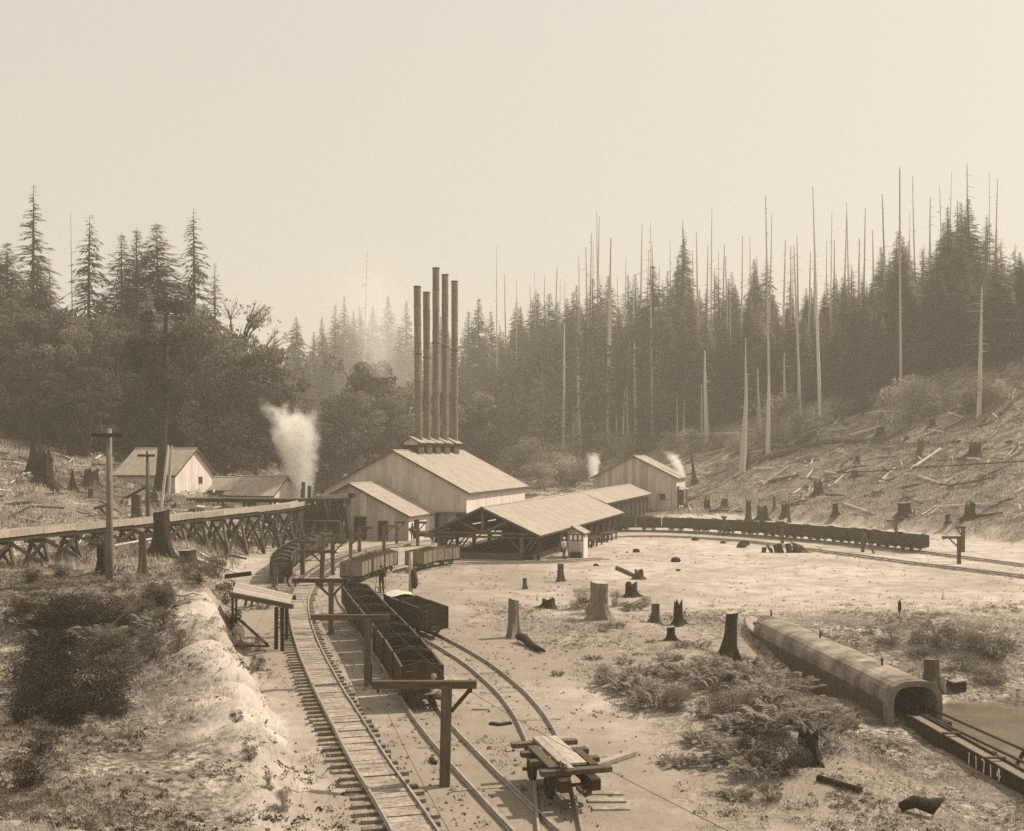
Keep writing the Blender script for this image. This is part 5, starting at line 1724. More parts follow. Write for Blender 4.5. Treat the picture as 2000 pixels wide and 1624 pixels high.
def broadleaf(seed, W, z0, n_cl, leaves, m, leaf=.03, sparse=False, cl=(.15, .32)):
    g = np.random.default_rng(seed)
    tr = MB()
    tr.tube([(0, 0, -.03), (0, 0, .05), (.01, .01, z0 + .1), (0, .02, .7)], [.028, .02, .016, .006], 8)
    Q = []
    for c in range(n_cl):
        a = g.uniform(0, 6.28)
        zz = g.uniform(z0 + .06, .93)
        rr = W * math.sqrt(max(0, 1 - ((zz - (z0 + 1) / 2) / ((1 - z0) / 2 + .02)) ** 2)) * g.uniform(.25, .9)
        cx, cy_, cr = rr * math.cos(a), rr * math.sin(a), W * g.uniform(*cl)
        tr.tube([(0, 0, max(z0 * .8, zz - .25 - rr * .4)), (cx * .55, cy_ * .55, zz - .07), (cx, cy_, zz)], [.008, .005, .0015], 4, cap=False)
        if sparse:
            for q in range(10):
                d = g.normal(0, 1, 3); d[2] = abs(d[2]) + .5; d /= np.linalg.norm(d)
                tr.tube([(cx * .6, cy_ * .6, zz - .06), (cx + d[0] * cr, cy_ + d[1] * cr, zz + d[2] * cr)], [.0025, .0007], 3, cap=False)
        k = int(leaves / n_cl)
        d = g.normal(0, 1, (k, 3)); d /= np.linalg.norm(d, axis=1)[:, None]
        rad = cr * g.uniform(.35, 1.0, k) ** .5
        P = np.array([cx, cy_, zz]) + d * rad[:, None] * np.array([1, 1, .8])
        u = g.normal(0, 1, (k, 3)); u /= np.linalg.norm(u, axis=1)[:, None]
        v = np.cross(u, g.normal(0, 1, (k, 3))); v /= np.linalg.norm(v, axis=1)[:, None]
        s_ = leaf * g.uniform(.5, 1.2, k)[:, None]
        Q.append(np.stack([P - u * s_, P - v * s_ * .55, P + u * s_, P + v * s_ * .55], 1))
    Q = np.concatenate(Q)
    V = Q.reshape(-1, 3)
    return tr.mesh('trunk', M['bark']), np_mesh('crown', V, np.arange(len(V)).reshape(-1, 4), M[m], False, 4)

CON = [conifer(100 + i, Rw, nb, dr, z0, 'conifer', 0.0, tf, pw) for i, (Rw, nb, dr, z0, tf, pw) in enumerate((
    (.20, 560, .45, .04, .0105, 1.0), (.18, 540, .6, .10, .0100, .95), (.23, 580, .4, .03, .0110, 1.1), (.16, 520, .6, .12, .0095, .85), (.20, 540, .8, .08, .0105, .9), (.18, 440, .5, .12, .0100, 1.05), (.21, 520, .7, .06, .0105, 1.0)))]
SPA = [conifer(200 + i, Rw, nb, dr, z0, 'conifer', 1, tf, pw) for i, (Rw, nb, dr, z0, tf, pw) in enumerate((
    (.145, 210, .5, .18, .0105, .8), (.13, 150, .8, .26, .0105, .7), (.11, 180, .4, .22, .010, .8)))]
BRO = [broadleaf(300 + i, W, z0, n, lv, m, lf) for i, (W, z0, n, lv, m, lf) in enumerate((
    (.36, .16, 44, 8200, 'leaf', .0165), (.42, .10, 50, 8800, 'leaf', .0165), (.30, .20, 38, 7200, 'leaf', .0165)))]
BAR = [broadleaf(400, .36, .25, 26, 1500, 'leaf_pale', .012, True)]
SHR = [broadleaf(500 + i, W, .02, n, lv, m, lf, False, (.26, .5)) for i, (W, n, lv, m, lf) in enumerate((
    (.55, 22, 3600, 'leaf_pale', .026), (.65, 24, 3600, 'leaf', .028), (.7, 24, 3400, 'leaf_pale', .028)))]
def fern_clump(seed, W, n_fr, m):
    """unit clump of arching fronds, each a midrib hung with leaflets on both sides"""
    g = np.random.default_rng(seed)
    Q = []
    rib = MB()
    for i in range(n_fr):
        cx, cy_ = g.normal(0, W * .42, 2)
        a = math.atan2(cy_, cx) + g.uniform(-1.2, 1.2)
        L, up = W * g.uniform(.4, .85), g.uniform(.45, 1.0)
        ca, sa = math.cos(a), math.sin(a)
        pts = [(cx + ca * L * t, cy_ + sa * L * t, up * (1.75 * t - 1.25 * t * t) * .95) for t in (0, .3, .6, .85, 1.0)]
        rib.tube(pts, [.008, .007, .005, .003, .001], 3, cap=False)
        for t in np.linspace(.16, .98, 13):
            c = np.array([cx + ca * L * t, cy_ + sa * L * t, up * (1.75 * t - 1.25 * t * t) * .95])
            ll = W * .20 * math.sin(math.pi * min(1, t * .85 + .12)) * g.uniform(.7, 1.15)
            for s_ in (-1, 1):
                d = np.array([-sa * s_ * .9 + ca * .4, ca * s_ * .9 + sa * .4, -.25 + g.uniform(-.2, .15)]) * ll
                wv = np.array([ca, sa, .2]) * ll * .24
                Q.append(np.stack([c - wv * .6, c + d * .55 - wv, c + d, c + d * .5 + wv]))
    V = np.concatenate(Q)
    return rib.mesh('stem', M['fern']), np_mesh('frond', V, np.arange(len(V)).reshape(-1, 4), M[m], False, 4)
SHR.append(fern_clump(600, .75, 46, 'fern'))
SHR.append(broadleaf(505, .75, .02, 26, 3600, 'leaf_dark', .028, False, (.26, .5)))
SHR.append(fern_clump(601, .9, 40, 'fern'))
def tree(name, proto, p, H, label, group, cat='tree', wid=1.0, lean=0.0):
    o = thing(name, label, cat, p, R.uniform(0, 6.28), group)
    if lean:
        o.rotation_euler = (R.uniform(-lean, lean), R.uniform(-lean, lean), R.uniform(0, 6.28))
    tr, cr = proto
    put(tr.name.split('.')[0], tr, o, scale=(H * min(wid, 1.0), H * min(wid, 1.0), H) if tr.name.startswith('trunk') else (H * wid, H * wid, H))
    put(cr.name.split('.')[0], cr, o, scale=(H * wid, H * wid, H))
    return o

def ground_at(px, Y):
    x = (px - 1000) * Y / F
    return Vector((x, Y, hz(x, Y) - .1))
def H_for(p, ytop):
    return CAM_H + (880 - ytop) * p.y / F - p.z

# skyline firs on the left, one by one
LEFT = [
 (62, 175, 358, 0, .8, 'S', 'tallest old fir at the far left with ragged drooping boughs'),
 (100, 190, 512, 3, .9, 'S', 'faint thin fir right of the tallest far left one'),
 (170, 168, 418, 1, 1.0, 'S', 'open branched fir, second tall one from the left'),
 (130, 190, 600, 2, 1.0, 'C', 'small fir top between the first two tall firs'),
 (240, 164, 455, 0, 1.0, 'C', 'left twin of the double topped fir group'),
 (266, 170, 446, 1, .9, 'C', 'right twin of the double topped fir group'),
 (313, 166, 434, 3, 1.25, 'C', 'dense pointed fir in the middle of the left group'),
 (381, 165, 406, 1, .85, 'S', 'sparse tall fir with flat topped tip, right of the dense fir'),
 (420, 200, 512, 2, .8, 'S', 'faint slender fir behind the sparse tall fir'),
 (78, 160, 520, 4, 1.1, 'C', 'broad dark fir below the tallest far left one'),
 (205, 158, 590, 2, 1.1, 'C', 'dark fir standing low between the two tall groups'),
 (345, 162, 600, 4, 1.0, 'C', 'dark drooping fir below the pointed fir'),
 (42, 165, 560, 1, 1.2, 'C', 'dark fir cut by the left edge'),
 (290, 158, 560, 0, 1.0, 'C', 'shorter dark fir before the pointed fir'),
 (110, 150, 610, 2, 1.2, 'C', 'broad low fir under the second tall fir'),
 (150, 148, 640, 5, 1.2, 'C', 'full dark fir behind the upper left logs'),
 (235, 150, 600, 6, 1.1, 'C', 'full dark fir under the double topped group'),
 (400, 152, 590, 2, 1.2, 'C', 'broad dark fir under the sparse tall fir'),
 (70, 148, 600, 6, 1.2, 'C', 'lowest broad fir near the left edge'),
 (15, 170, 470, 4, 1.2, 'C', 'tall dark fir beyond the left edge firs'),
 (-30, 172, 420, 0, 1.2, 'C', 'leftmost tall dark fir'),
 (195, 140, 620, 1, 1.0, 'C', 'dark fir in the front of the wood, above the tall telegraph pole'),
 (85, 136, 660, 0, 1.0, 'C', 'front fir above the massive charred stump'),
 (135, 138, 690, 3, 1.1, 'C', 'short front fir right of the one above the charred stump'),
 (265, 142, 630, 6, 1.0, 'C', 'dark front fir left of the long bare trunk'),
 (375, 144, 610, 1, 1.0, 'C', 'dark front fir right of the long bare trunk'),
 (440, 148, 650, 5, 1.0, 'C', 'dark fir standing under the thin leaved tree'),
 (35, 140, 640, 2, 1.0, 'C', 'front fir closest to the left edge'),
]
for px, Y, yt, v, wd, k, lab in LEFT:
    p = ground_at(px, Y)
    pr = (SPA if k == 'S' else CON)
    tree('old_fir' if k == 'S' else 'fir_tree', pr[v % len(pr)], p, H_for(p, yt), lab, 'firs on the left skyline', 'fir', wd * (1.45 if k == 'S' else 1.8), .015)
# dark broadleaf trees of the left wood
n_ = 0
for px, Y, yt in ((50, 140, 610), (95, 146, 600), (140, 138, 640), (185, 145, 620), (228, 138, 650), (270, 142, 640), (390, 140, 620), (430, 145, 640), (480, 150, 680), (520, 152, 680),
                  (60, 132, 700), (120, 131, 720), (170, 130, 700), (440, 133, 700), (410, 136, 690), (500, 142, 720), (545, 158, 700), (470, 160, 640), (355, 150, 630), (235, 150, 610), (20, 136, 640), (-25, 150, 560), (-20, 135, 680)):
    p = ground_at(px, Y)
    tree('broadleaf_tree', BRO[n_ % 3], p, H_for(p, yt + R.uniform(-12, 12)), 'dark leafy tree crowded in the wood on the left', 'dark leafy trees of the left wood', 'tree', R.uniform(.9, 1.25), .05)
    n_ += 1
p = ground_at(457, 158)
tree('bare_maple', BAR[0], p, H_for(p, 578), 'pale thinly leaved tree with spreading bare limbs at the right of the left wood', None, 'tree', 1.0)
# tall trunk in front of the slope house
b = hit(312, 966)
tt = thing('leaning_tree', 'dark tree with a long bare trunk rising past the slope house', 'tree', b)
s = b.y / F
pts = [(0, 0, -.4), (.15, 0, 40 * s), ((318 - 312) * s, 0, 110 * s), ((323 - 312) * s, 0, 190 * s), ((322 - 312) * s, 0, 300 * s), ((326 - 312) * s, 0, 380 * s)]
MB().tube(pts, [.85, .55, .42, .36, .25, .06], 12).build('trunk', M['burnt'], tt, smooth=True)
cr = put('crown', BRO[0][1], tt, ((325 - 312) * s, 0, 140 * s), scale=(250 * s * .85, 250 * s * .85, 250 * s))
MB().tube([(.9, -.2, -.3), (1.0, 0, 40 * s), (.9 + .3, 0, 95 * s)], [.2, .17, .1], 8).build('split_slab', M['snag'], tt)
b = hit(321, 1000)
tag(MB().tube([(-.35, 0, -.3), (.0, 0, 60 * b.y / F), (.35, 0, 130 * b.y / F)], [.16, .13, .1], 8).build('slanting_pole', M['snag'], None, b), 'pale slanting pole leaning beside the long bare trunk', 'pole')

# centre firs in the haze
CEN = [(538, 640, 260), (577, 612, 270), (556, 690, 250), (612, 640, 270), (632, 612, 290), (655, 588, 300), (672, 572, 310), (690, 600, 300), (640, 660, 265), (705, 590, 330), (730, 590, 330), (760, 570, 340),
       (790, 580, 330), (815, 640, 260), (845, 660, 260), (876, 640, 270), (912, 600, 250), (935, 575, 250), (960, 600, 260), (985, 640, 250), (780, 630, 270), (600, 690, 255), (668, 680, 280), (725, 650, 290), (948, 640, 235),
       (1000, 620, 270), (1020, 600, 290), (760, 640, 260), (905, 680, 225), (860, 610, 300)]
for i, (px, yt, Y) in enumerate(CEN):
    Y += 80
    p = ground_at(px, Y)
    tree('fir_tree', CON[(i * 3 + 1) % 7], p, H_for(p, yt + 6), 'hazy fir in the middle of the valley behind the stacks', 'hazy firs in the middle of the valley', 'fir', R.uniform(1.1, 1.6), .02)
for i, (px, yt, Y) in enumerate(((705, 690, 205), (730, 720, 200), (690, 760, 190), (640, 770, 185), (665, 790, 182), (760, 770, 195), (790, 740, 205), (925, 760, 205), (610, 790, 180), (960, 790, 200), (870, 760, 210), (830, 770, 212), (590, 810, 176), (560, 740, 180))):
    p = ground_at(px, Y)
    tree('broadleaf_tree', BRO[(i + 1) % 3], p, H_for(p, yt), 'leafy tree in the brush of the valley behind the boiler house', 'leafy trees behind the boiler house', 'tree', R.uniform(.9, 1.3), .05)

# right forest: front, middle and rear ranks along the forest edge
SKX = [980, 1040, 1100, 1150, 1200, 1240, 1275, 1330, 1380, 1450, 1490, 1540, 1600, 1640, 1700, 1760, 1800, 1850, 1900, 1950, 2050]
SKY_ = [655, 590, 560, 540, 585, 545, 530, 500, 560, 555, 525, 560, 590, 535, 520, 470, 500, 430, 405, 500, 480]
EDX = [950, 1050, 1150, 1300, 1450, 1560, 1650, 1750, 1850, 1950, 2060]
EDY = [875, 878, 870, 858, 850, 815, 800, 785, 760, 740, 720]
for row, (sp, off, dyt, kinds) in enumerate(((23, 9, 75, 'C'), (20, 16, 45, 'C'), (20, 30, 22, 'CS'), (19, 46, 2, 'CCS'), (36, 92, -8, 'CS'))):
    px = 955 + row * 7
    while px < 2075:
        x_ = px + R.uniform(-8, 8)
        e = hit(x_, np.interp(x_, EDX, EDY))
        Y = e.y + off + R.uniform(-5, 5)
        p = ground_at(x_, Y)
        yt = np.interp(x_, SKX, SKY_) + dyt + R.uniform(-30, 75)
        H = max(12, min(H_for(p, yt), 48))
        k = R.choice(kinds)
        pr = CON if k == 'C' else SPA
        tree('fir_tree', R.choice(pr), p, H, 'tall fir in the dense forest above the right slope', 'firs of the dense forest on the right', 'fir', R.uniform(1.15, 1.75), .02)
        px += sp * R.uniform(.8, 1.2)
for px, yt, off, v, wd, k, lab in ((1332, 445, 24, 0, .7, 'S', 'narrow see-through fir with a tall open top above the right forest'), (1893, 385, 20, 0, 1.0, 'C', 'tallest pointed fir at the upper right'),
                                (1850, 402, 14, 2, .9, 'C', 'broad fir left of the tallest one at the upper right'), (1757, 450, 14, 1, 1.1, 'C', 'rounded dark fir behind the leaning snag'),
                                (1275, 515, 12, 3, 1.0, 'C', 'slim dark fir standing out near the middle of the right forest'), (1945, 480, 5, 0, 1.0, 'C', 'dark fir cut by the right edge')):
    e = hit(px, np.interp(px, EDX, EDY))
    p = ground_at(px, e.y + off)
    tree('fir_tree', (CON if k == 'C' else SPA)[v], p, H_for(p, yt), lab, 'standout firs on the right skyline', 'fir', wd * 1.5, .01)

# snags
def snag_mesh(seed, stubs):
    g = random.Random(seed)
    m = MB()
    bx, by = g.uniform(-.012, .012), g.uniform(-.012, .012)
    m.tube([(0, 0, -.02), (0, 0, .02), (bx * .5, by * .5, .35), (bx, by, .7), (bx * 1.2, by, 1.0)], [.016, .0125, .010, .0068, .0032], 8)
    for i in range(stubs):
        z = g.uniform(.45, .98)
        a = g.uniform(0, 6.28)
        L = g.uniform(.015, .055)
        m.tube([(bx * z, by * z, z), (bx * z + 1.6 * L * math.cos(a), by * z + L * math.sin(a), z - L * .25)], [.0024, .0008], 3, cap=False)
    return m.mesh('trunk', M['snag'])
SNM = [snag_mesh(i, 4 + 5 * (i % 3)) for i in range(6)]
def snag(px, ytop, ybase, wpx, lab=None, Y=None, grp='dead snags standing over the forest'):
    p = ground_at(px, hit(px, ybase).y - (8 if px > 1000 else 2)) if Y is None else ground_at(px, Y)
    s = p.y / F
    H = H_for(p, ytop)
    o = put('dead_snag', R.choice(SNM), None, p, (R.uniform(-.025, .025), R.uniform(-.032, .032), R.uniform(0, 6.28)))
    wd = wpx * s / .025
    o.scale = (wd, wd, H)
    tag(o, lab or 'thin bare dead snag rising above the forest on the right', 'dead tree', grp)
FRONT = [(1187, 466, 852, 9, 'tall pale snag right of the boiler house, standing clear of the forest'), (1134, 672, 884, 9, 'short pale snag, right of two above the brush'), (1101, 630, 872, 7, 'pale snag, left of two above the brush'),
 (1504, 380, 845, 6, 'very tall thin snag near the middle of the right forest'), (1602, 364, 775, 7, 'tall dark snag with a clean top over the right forest'), (1449, 730, 905, 14, 'thick broken snag in front of the right forest'),
 (1381, 685, 840, 10, 'stout broken snag left of the thick one'), (1275, 520, 850, 6, 'snag just in front of the slim dark fir'), (1227, 740, 850, 6, 'short snag behind the steam puff'), (1217, 760, 848, 5, 'short slim snag left of the short snag pair'),
 (1243, 670, 845, 7, 'grey snag of middle height among the front firs'), (1565, 480, 815, 6, 'straight pale snag against the dark firs'), (1534, 690, 830, 7, 'broken snag at the forest edge over the slope'), (1562, 735, 815, 5, 'short white snag beside the slope bushes'),
 (1500, 735, 868, 10, 'snag stub with pale bark in front of the leafy bush'), (1485, 720, 850, 7, 'snag stub left of the leafy bush'), (1457, 660, 870, 6, 'snag close behind the thick broken one'), (1912, 560, 770, 10, 'grey snag in front of the tallest firs at right'),
 (1371, 750, 838, 5, 'slanting slim snag by the stout broken snag'), (1323, 775, 838, 4, 'little snag at the forest foot'), (1335, 780, 838, 4, 'second little snag at the forest foot'), (1205, 798, 868, 4, 'little white snag near the steam puff'),
 (1760, 330, 780, 6, 'tall snag rising through the rounded fir'), (248, 700, 855, 4, 'thin pale pole tree in the left wood'), (178, 740, 845, 4, 'slim bare trunk, right of two in the left wood'), (163, 745, 840, 3, 'slim bare trunk, left of two in the left wood'), (428, 735, 872, 4, 'thin bare trunk before the right part of the left wood'),
 (349, 805, 868, 6, 'short splintered trunk behind the slope house'), (727, 810, 885, 4, 'thin pale trunk in the brush left of the stacks')]
for px, yt, yb, w_, lab in FRONT:
    snag(px, yt, yb, w_, lab, grp=None)
for (dx, dl) in ((1120, 12), (1126, 8)):
    snag(dx, 790, 882, 4, ['left of two white birch like stems at the short snags', 'right of two white birch like stems at the short snags'][dx == 1126], grp=None)
BACK = [(990, 535), (1010, 548), (971, 482), (1037, 560), (1050, 532), (1062, 540), (1080, 520), (1092, 545), (1105, 550), (1133, 500), (1148, 455), (1151, 480), (1163, 420), (1170, 412), (1158, 470), (1192, 540), (1210, 540), (1222, 505), (1248, 440),
        (1260, 490), (1274, 435), (1281, 472), (1285, 520), (1311, 470), (1337, 430), (1357, 490), (1366, 452), (1378, 480), (1389, 408), (1401, 490), (1409, 478), (1428, 530), (1446, 460), (1467, 462), (1480, 500), (1501, 420), (1528, 468), (1545, 480),
        (1549, 500), (1579, 492), (1591, 500), (1614, 470), (1622, 412), (1645, 410), (1660, 395), (1685, 408), (1676, 465), (1733, 378), (1758, 325), (1755, 352), (1776, 412), (1791, 345), (1815, 385), (1800, 490), (1848, 338), (1844, 362), (1891, 320), (1933, 335), (1938, 350), (1945, 448), (1951, 460), (1630, 470), (1708, 450), (145, 418), (708, 490), (1345, 500), (1240, 540), (1320, 520), (1425, 500), (1560, 460)]
for i, (px, yt) in enumerate(BACK):
    if px < 900:
        snag(px, yt, 0, 3.5, 'thin bare snag among the firs on the left skyline' if px < 300 else 'faint bare snag behind the smoke in the middle of the valley', 175 if px < 300 else 290, None)
    else:
        e = hit(px, np.interp(px, EDX, EDY))
        snag(px, yt, 0, R.uniform(2.8, 6.0), None, e.y + R.uniform(25, 55))

# bushes along the foot of the forest and on the slope
BUSH = [(1520, 870, 775, 1), (1680, 805, 760, 1.2), (1780, 830, 745, 1), (1730, 800, 765, 1), (1920, 800, 735, 1.1), (1880, 790, 765, 1), (1850, 800, 775, 1), (1640, 820, 790, 1), (1950, 790, 745, 1), (1820, 810, 780, .9), (1560, 850, 810, .9), (1480, 880, 840, .9),
        (1350, 885, 840, 1.2), (1400, 880, 845, 1.2), (1440, 890, 850, 1), (1310, 880, 845, 1.2), (1260, 885, 845, 1.2), (1230, 890, 850, 1.1), (1180, 895, 845, 1.3), (1140, 900, 860, 1.2),
        (1005, 930, 868, 1.3), (1035, 930, 858, 1.3), (1070, 935, 870, 1.2), (1095, 945, 890, 1.2), (1050, 955, 905, 1.4), (1120, 950, 905, 1.3), (1145, 940, 895, 1.1), (975, 920, 870, 1.2),
        (640, 915, 845, 1.2), (670, 925, 850, 1.1), (620, 900, 830, 1.2), (700, 890, 840, 1.1), (740, 880, 840, 1.1), (560, 890, 840, 1.2), (605, 925, 890, 1.1), (770, 880, 845, 1.1), (930, 890, 845, 1.2),
        (300, 860, 780, 1.1), (275, 850, 790, 1), (470, 880, 815, 1), (400, 865, 810, 1), (360, 860, 815, 1), (500, 900, 840, 1.1), (520, 905, 855, 1), (100, 815, 770, 1), (60, 800, 760, 1), (150, 830, 790, 1), (200, 845, 800, 1), (445, 895, 850, 1)]
for i, (px, yb, yt, wd) in enumerate(BUSH):
    p = hit(px, yb)
    side = 'above the right slope' if px > 1200 else ('behind the boiler house' if px > 540 else 'at the foot of the left wood')
    tree('bush', SHR[i % 3], p - Vector((0, 0, .1)), max(1.2, (yb - yt) * p.y / F), 'leafy bush %s' % side, 'leafy bushes %s' % side, 'bush', wd)

# ferns and brush of the right foreground
FERN = [(1130, 1190, 1148, 1.3, 0), (1150, 1200, 1160, 1, 1), (1205, 1185, 1155, 1.1, 0), (1235, 1190, 1160, 1, 3), (1260, 1185, 1162, 1, 1), (1200, 1225, 1205, 1, 3), (1180, 1235, 1218, 1.2, 1), (1330, 1265, 1240, 1, 3), (1360, 1265, 1240, 1, 3), (1310, 1290, 1262, 1.2, 3),
        (1350, 1320, 1280, 1.3, 3), (1385, 1300, 1265, 1.2, 3), (1200, 1340, 1300, 1.2, 3), (1240, 1350, 1305, 1.2, 3), (1280, 1375, 1320, 1.3, 3), (1320, 1390, 1340, 1.1, 1), (1250, 1320, 1285, 1, 3), (1180, 1330, 1300, 1, 1), (1400, 1345, 1290, 1.2, 3), (1440, 1330, 1275, 1.2, 3),
        (1470, 1310, 1265, 1.2, 3), (1500, 1330, 1285, 1.1, 3), (1520, 1350, 1300, 1.2, 3), (1480, 1370, 1310, 1.3, 3), (1430, 1400, 1340, 1.4, 1), (1390, 1410, 1370, 1.2, 1), (1460, 1430, 1370, 1.3, 3), (1520, 1420, 1350, 1.2, 3), (1560, 1400, 1345, 1.2, 3), (1590, 1430, 1370, 1, 3), (1610, 1410, 1370, 1, 1),
        (1500, 1480, 1410, 1.2, 1), (1540, 1510, 1440, 1.1, 1), (1450, 1480, 1420, 1.2, 3), (1480, 1520, 1465, 1.2, 3), (1600, 1470, 1420, 1.1, 3), (1410, 1460, 1415, 1, 3), (1380, 1500, 1460, 1, 3), (1330, 1490, 1462, .9, 3), (1310, 1500, 1470, 1, 3), (1440, 1560, 1520, 1, 3), (1500, 1570, 1530, 1, 1),
        (1640, 1400, 1365, .9, 3), (1660, 1420, 1385, .8, 3), (1360, 1450, 1410, 1, 3), (1090, 1320, 1300, .8, 3), (1160, 1290, 1272, .9, 3), (1270, 1255, 1240, .8, 3), (1225, 1298, 1275, .9, 3), (1740, 1260, 1225, 1.4, 0), (1700, 1240, 1220, 1.2, 0), (1830, 1260, 1215, 1.6, 1), (1900, 1270, 1225, 1.8, 1), (1940, 1290, 1240, 1.5, 1), (1880, 1310, 1275, 1.5, 1), (1930, 1340, 1300, 1.4, 1), (1860, 1345, 1320, 1, 1), (1790, 1280, 1255, 1.2, 3), (1415, 1310, 1290, .9, 3)]
for i, (px, yb, yt, wd, v) in enumerate(FERN):
    p = hit(px, yb)
    wh_ = 'on the bank right of the culvert' if px > 1690 else ('around the broad pale stump' if px < 1270 and yb < 1245 else 'in the ferny ground left of the culvert')
    v = R.choice((3, 5)) if v == 3 else v
    tree('fern_bush' if v in (3, 5) else 'brush_clump', SHR[v], p - Vector((0, 0, .05)), max(.3, (yb - yt) * p.y / F), 'low leafy clump %s' % wh_, 'low leafy clumps %s' % wh_, 'bush', wd)
LB = [(90, 1230, 1165, 1.2, 1), (150, 1240, 1170, 1.2, 1), (210, 1235, 1165, 1.2, 1), (270, 1220, 1160, 1.1, 1), (320, 1190, 1145, 1, 1), (120, 1330, 1250, 1.3, 1), (60, 1330, 1260, 1.2, 1), (170, 1390, 1300, 1.3, 1), (80, 1400, 1320, 1.3, 1), (130, 1420, 1350, 1.2, 1), (230, 1340, 1270, 1.1, 1), (200, 1290, 1220, 1.2, 1),
      (300, 1290, 1240, 1, 1), (350, 1270, 1225, 1, 1), (420, 1130, 1085, 1.1, 1), (390, 1140, 1095, 1.2, 1), (440, 1180, 1130, .9, 1), (455, 1240, 1190, .9, 1), (470, 1270, 1225, .8, 0), (360, 1120, 1085, 1, 1), (250, 1150, 1118, 1, 0), (120, 1130, 1100, 1.1, 1), (60, 1140, 1110, 1.1, 1), (515, 1190, 1165, .8, 3), (505, 1275, 1245, .7, 0), (505, 1310, 1278, .8, 1),
      (60, 1540, 1480, 1.1, 1), (80, 1480, 1430, .9, 1), (525, 1545, 1515, .9, 0), (550, 1590, 1545, .9, 0), (485, 1490, 1462, .9, 1), (460, 1410, 1385, .9, 1), (250, 1440, 1415, 1, 1)]
RB = random.Random(5)
for i in range(40):
    x_ = RB.uniform(30, 330); y_ = RB.uniform(1170, 1275)
    LB.append((x_, y_, y_ - RB.uniform(22, 50), RB.uniform(1, 1.4), RB.choice((4, 4, 1, 3, 5))))
for i in range(9):
    x_ = RB.uniform(30, 225); y_ = RB.uniform(1280, 1410)
    LB.append((x_, y_, y_ - RB.uniform(40, 70), RB.uniform(1, 1.3), 4))
LB = [(a_, b_, c_, d_, 4 if (e_ == 1 and a_ < 200) else e_) for a_, b_, c_, d_, e_ in LB]
for i, (px, yb, yt, wd, v) in enumerate(LB):
    p = hit(px, yb)
    tree('bank_bush', SHR[v], p - Vector((0, 0, .06)), max(.3, (yb - yt) * p.y / F), 'dark scrubby bush on the bank left of the tracks', 'scrubby bushes on the left bank', 'bush', wd)

# ------------------------------------------------------------------ ground cover (nobody could count it)
def tufts(name, X, Y, hgt, wd, blades, m, spread=1.0):
    n = len(X)
    Z = height(X, Y) - .02
    k = n * blades
    bx = np.repeat(X, blades) + NR.normal(0, .10 * spread, k)
    by = np.repeat(Y, blades) + NR.normal(0, .10 * spread, k)
    bz = np.repeat(Z, blades)
    h = np.repeat(hgt, blades) * NR.uniform(.5, 1.15, k)
    a = NR.uniform(0, 6.283, k)
    w_ = np.repeat(wd, blades) * NR.uniform(.6, 1.2, k)
    lx, ly = np.cos(a + 1.57) * h * NR.uniform(.1, .8, k), np.sin(a + 1.57) * h * NR.uniform(.1, .8, k)
    A = np.stack([bx - np.cos(a) * w_, by - np.sin(a) * w_, bz], 1)
    B = np.stack([bx + np.cos(a) * w_, by + np.sin(a) * w_, bz], 1)
    Ct = np.stack([bx + lx, by + ly, bz + h], 1)
    V = np.stack([A, B, Ct], 1).reshape(-1, 3)
    return tag(put(name, np_mesh(name, V, np.arange(len(V)).reshape(-1, 3), M[m])), kind='stuff')

def leaf_clumps(name, X, Y, rad, leaf, per, m):
    n = len(X)
    Z = height(X, Y)
    k = n * per
    d = NR.normal(0, 1, (k, 3))
    d /= np.linalg.norm(d, axis=1)[:, None]
    d[:, 2] = np.abs(d[:, 2]) * .8
    r = np.repeat(rad, per) * NR.uniform(.3, 1.0, k) ** .6
    P = np.stack([np.repeat(X, per), np.repeat(Y, per), np.repeat(Z, per)], 1) + d * r[:, None]
    u = NR.normal(0, 1, (k, 3)); u /= np.linalg.norm(u, axis=1)[:, None]
    v = np.cross(u, NR.normal(0, 1, (k, 3))); v /= np.linalg.norm(v, axis=1)[:, None]
    s = np.repeat(leaf, per)[:, None] * NR.uniform(.5, 1.2, k)[:, None]
    V = np.stack([P - u * s, P - v * s * .5, P + u * s, P + v * s * .5], 1).reshape(-1, 3)
    return tag(put(name, np_mesh(name, V, np.arange(len(V)).reshape(-1, 4), M[m], False, 4)), kind='stuff')

BLD = [(MO, 16.4, 22.4), (AO, 12.6, 7.3), (BO, 11.9, 9.0), (SO - UX * 9.6, 9.8, 66)]
def free_mask(X, Y, tracks=True):
    k = np.ones(len(X), bool)
    for o, W_, D_2 in BLD:
        u = (X - o.x) * UX.x + (Y - o.y) * UX.y
        v = (X - o.x) * VX.x + (Y - o.y) * VX.y
        k &= ~((u > -.2) & (u < W_ + .2) & (v > -.2) & (v < D_2 + .2))
    if tracks:
        for P in (P1, P1b, P2, P3, P5, P6):
            pa = np.array([(p.x, p.y) for p in P[::2]])
            for i in range(0, len(X), 20000):
                d2 = ((X[i:i + 20000, None] - pa[None, :, 0]) ** 2 + (Y[i:i + 20000, None] - pa[None, :, 1]) ** 2).min(1)
                k[i:i + 20000] &= d2 > .8 ** 2
    k &= ~(((X - (15.55 - .1 * (Y - 43.4))) ** 2 < 1.05 ** 2) & (Y > 43.2) & (Y < 61))
    k &= ~(((X - (15.3 - .1 * (Y - 43.4))) ** 2 < .55 ** 2) & (Y < 43.5))
    k &= ((X - 19.6) / 3.5) ** 2 + ((Y - 43.5) / 6.3) ** 2 > 1
    return k

def sample(n, y0, y1, power=1.0, half=.52):
    """random ground points, denser towards the near end"""
    Y = y0 + (y1 - y0) * NR.random(n) ** power
    X = (NR.random(n) * 2 - 1) * half * Y
    return X, Y

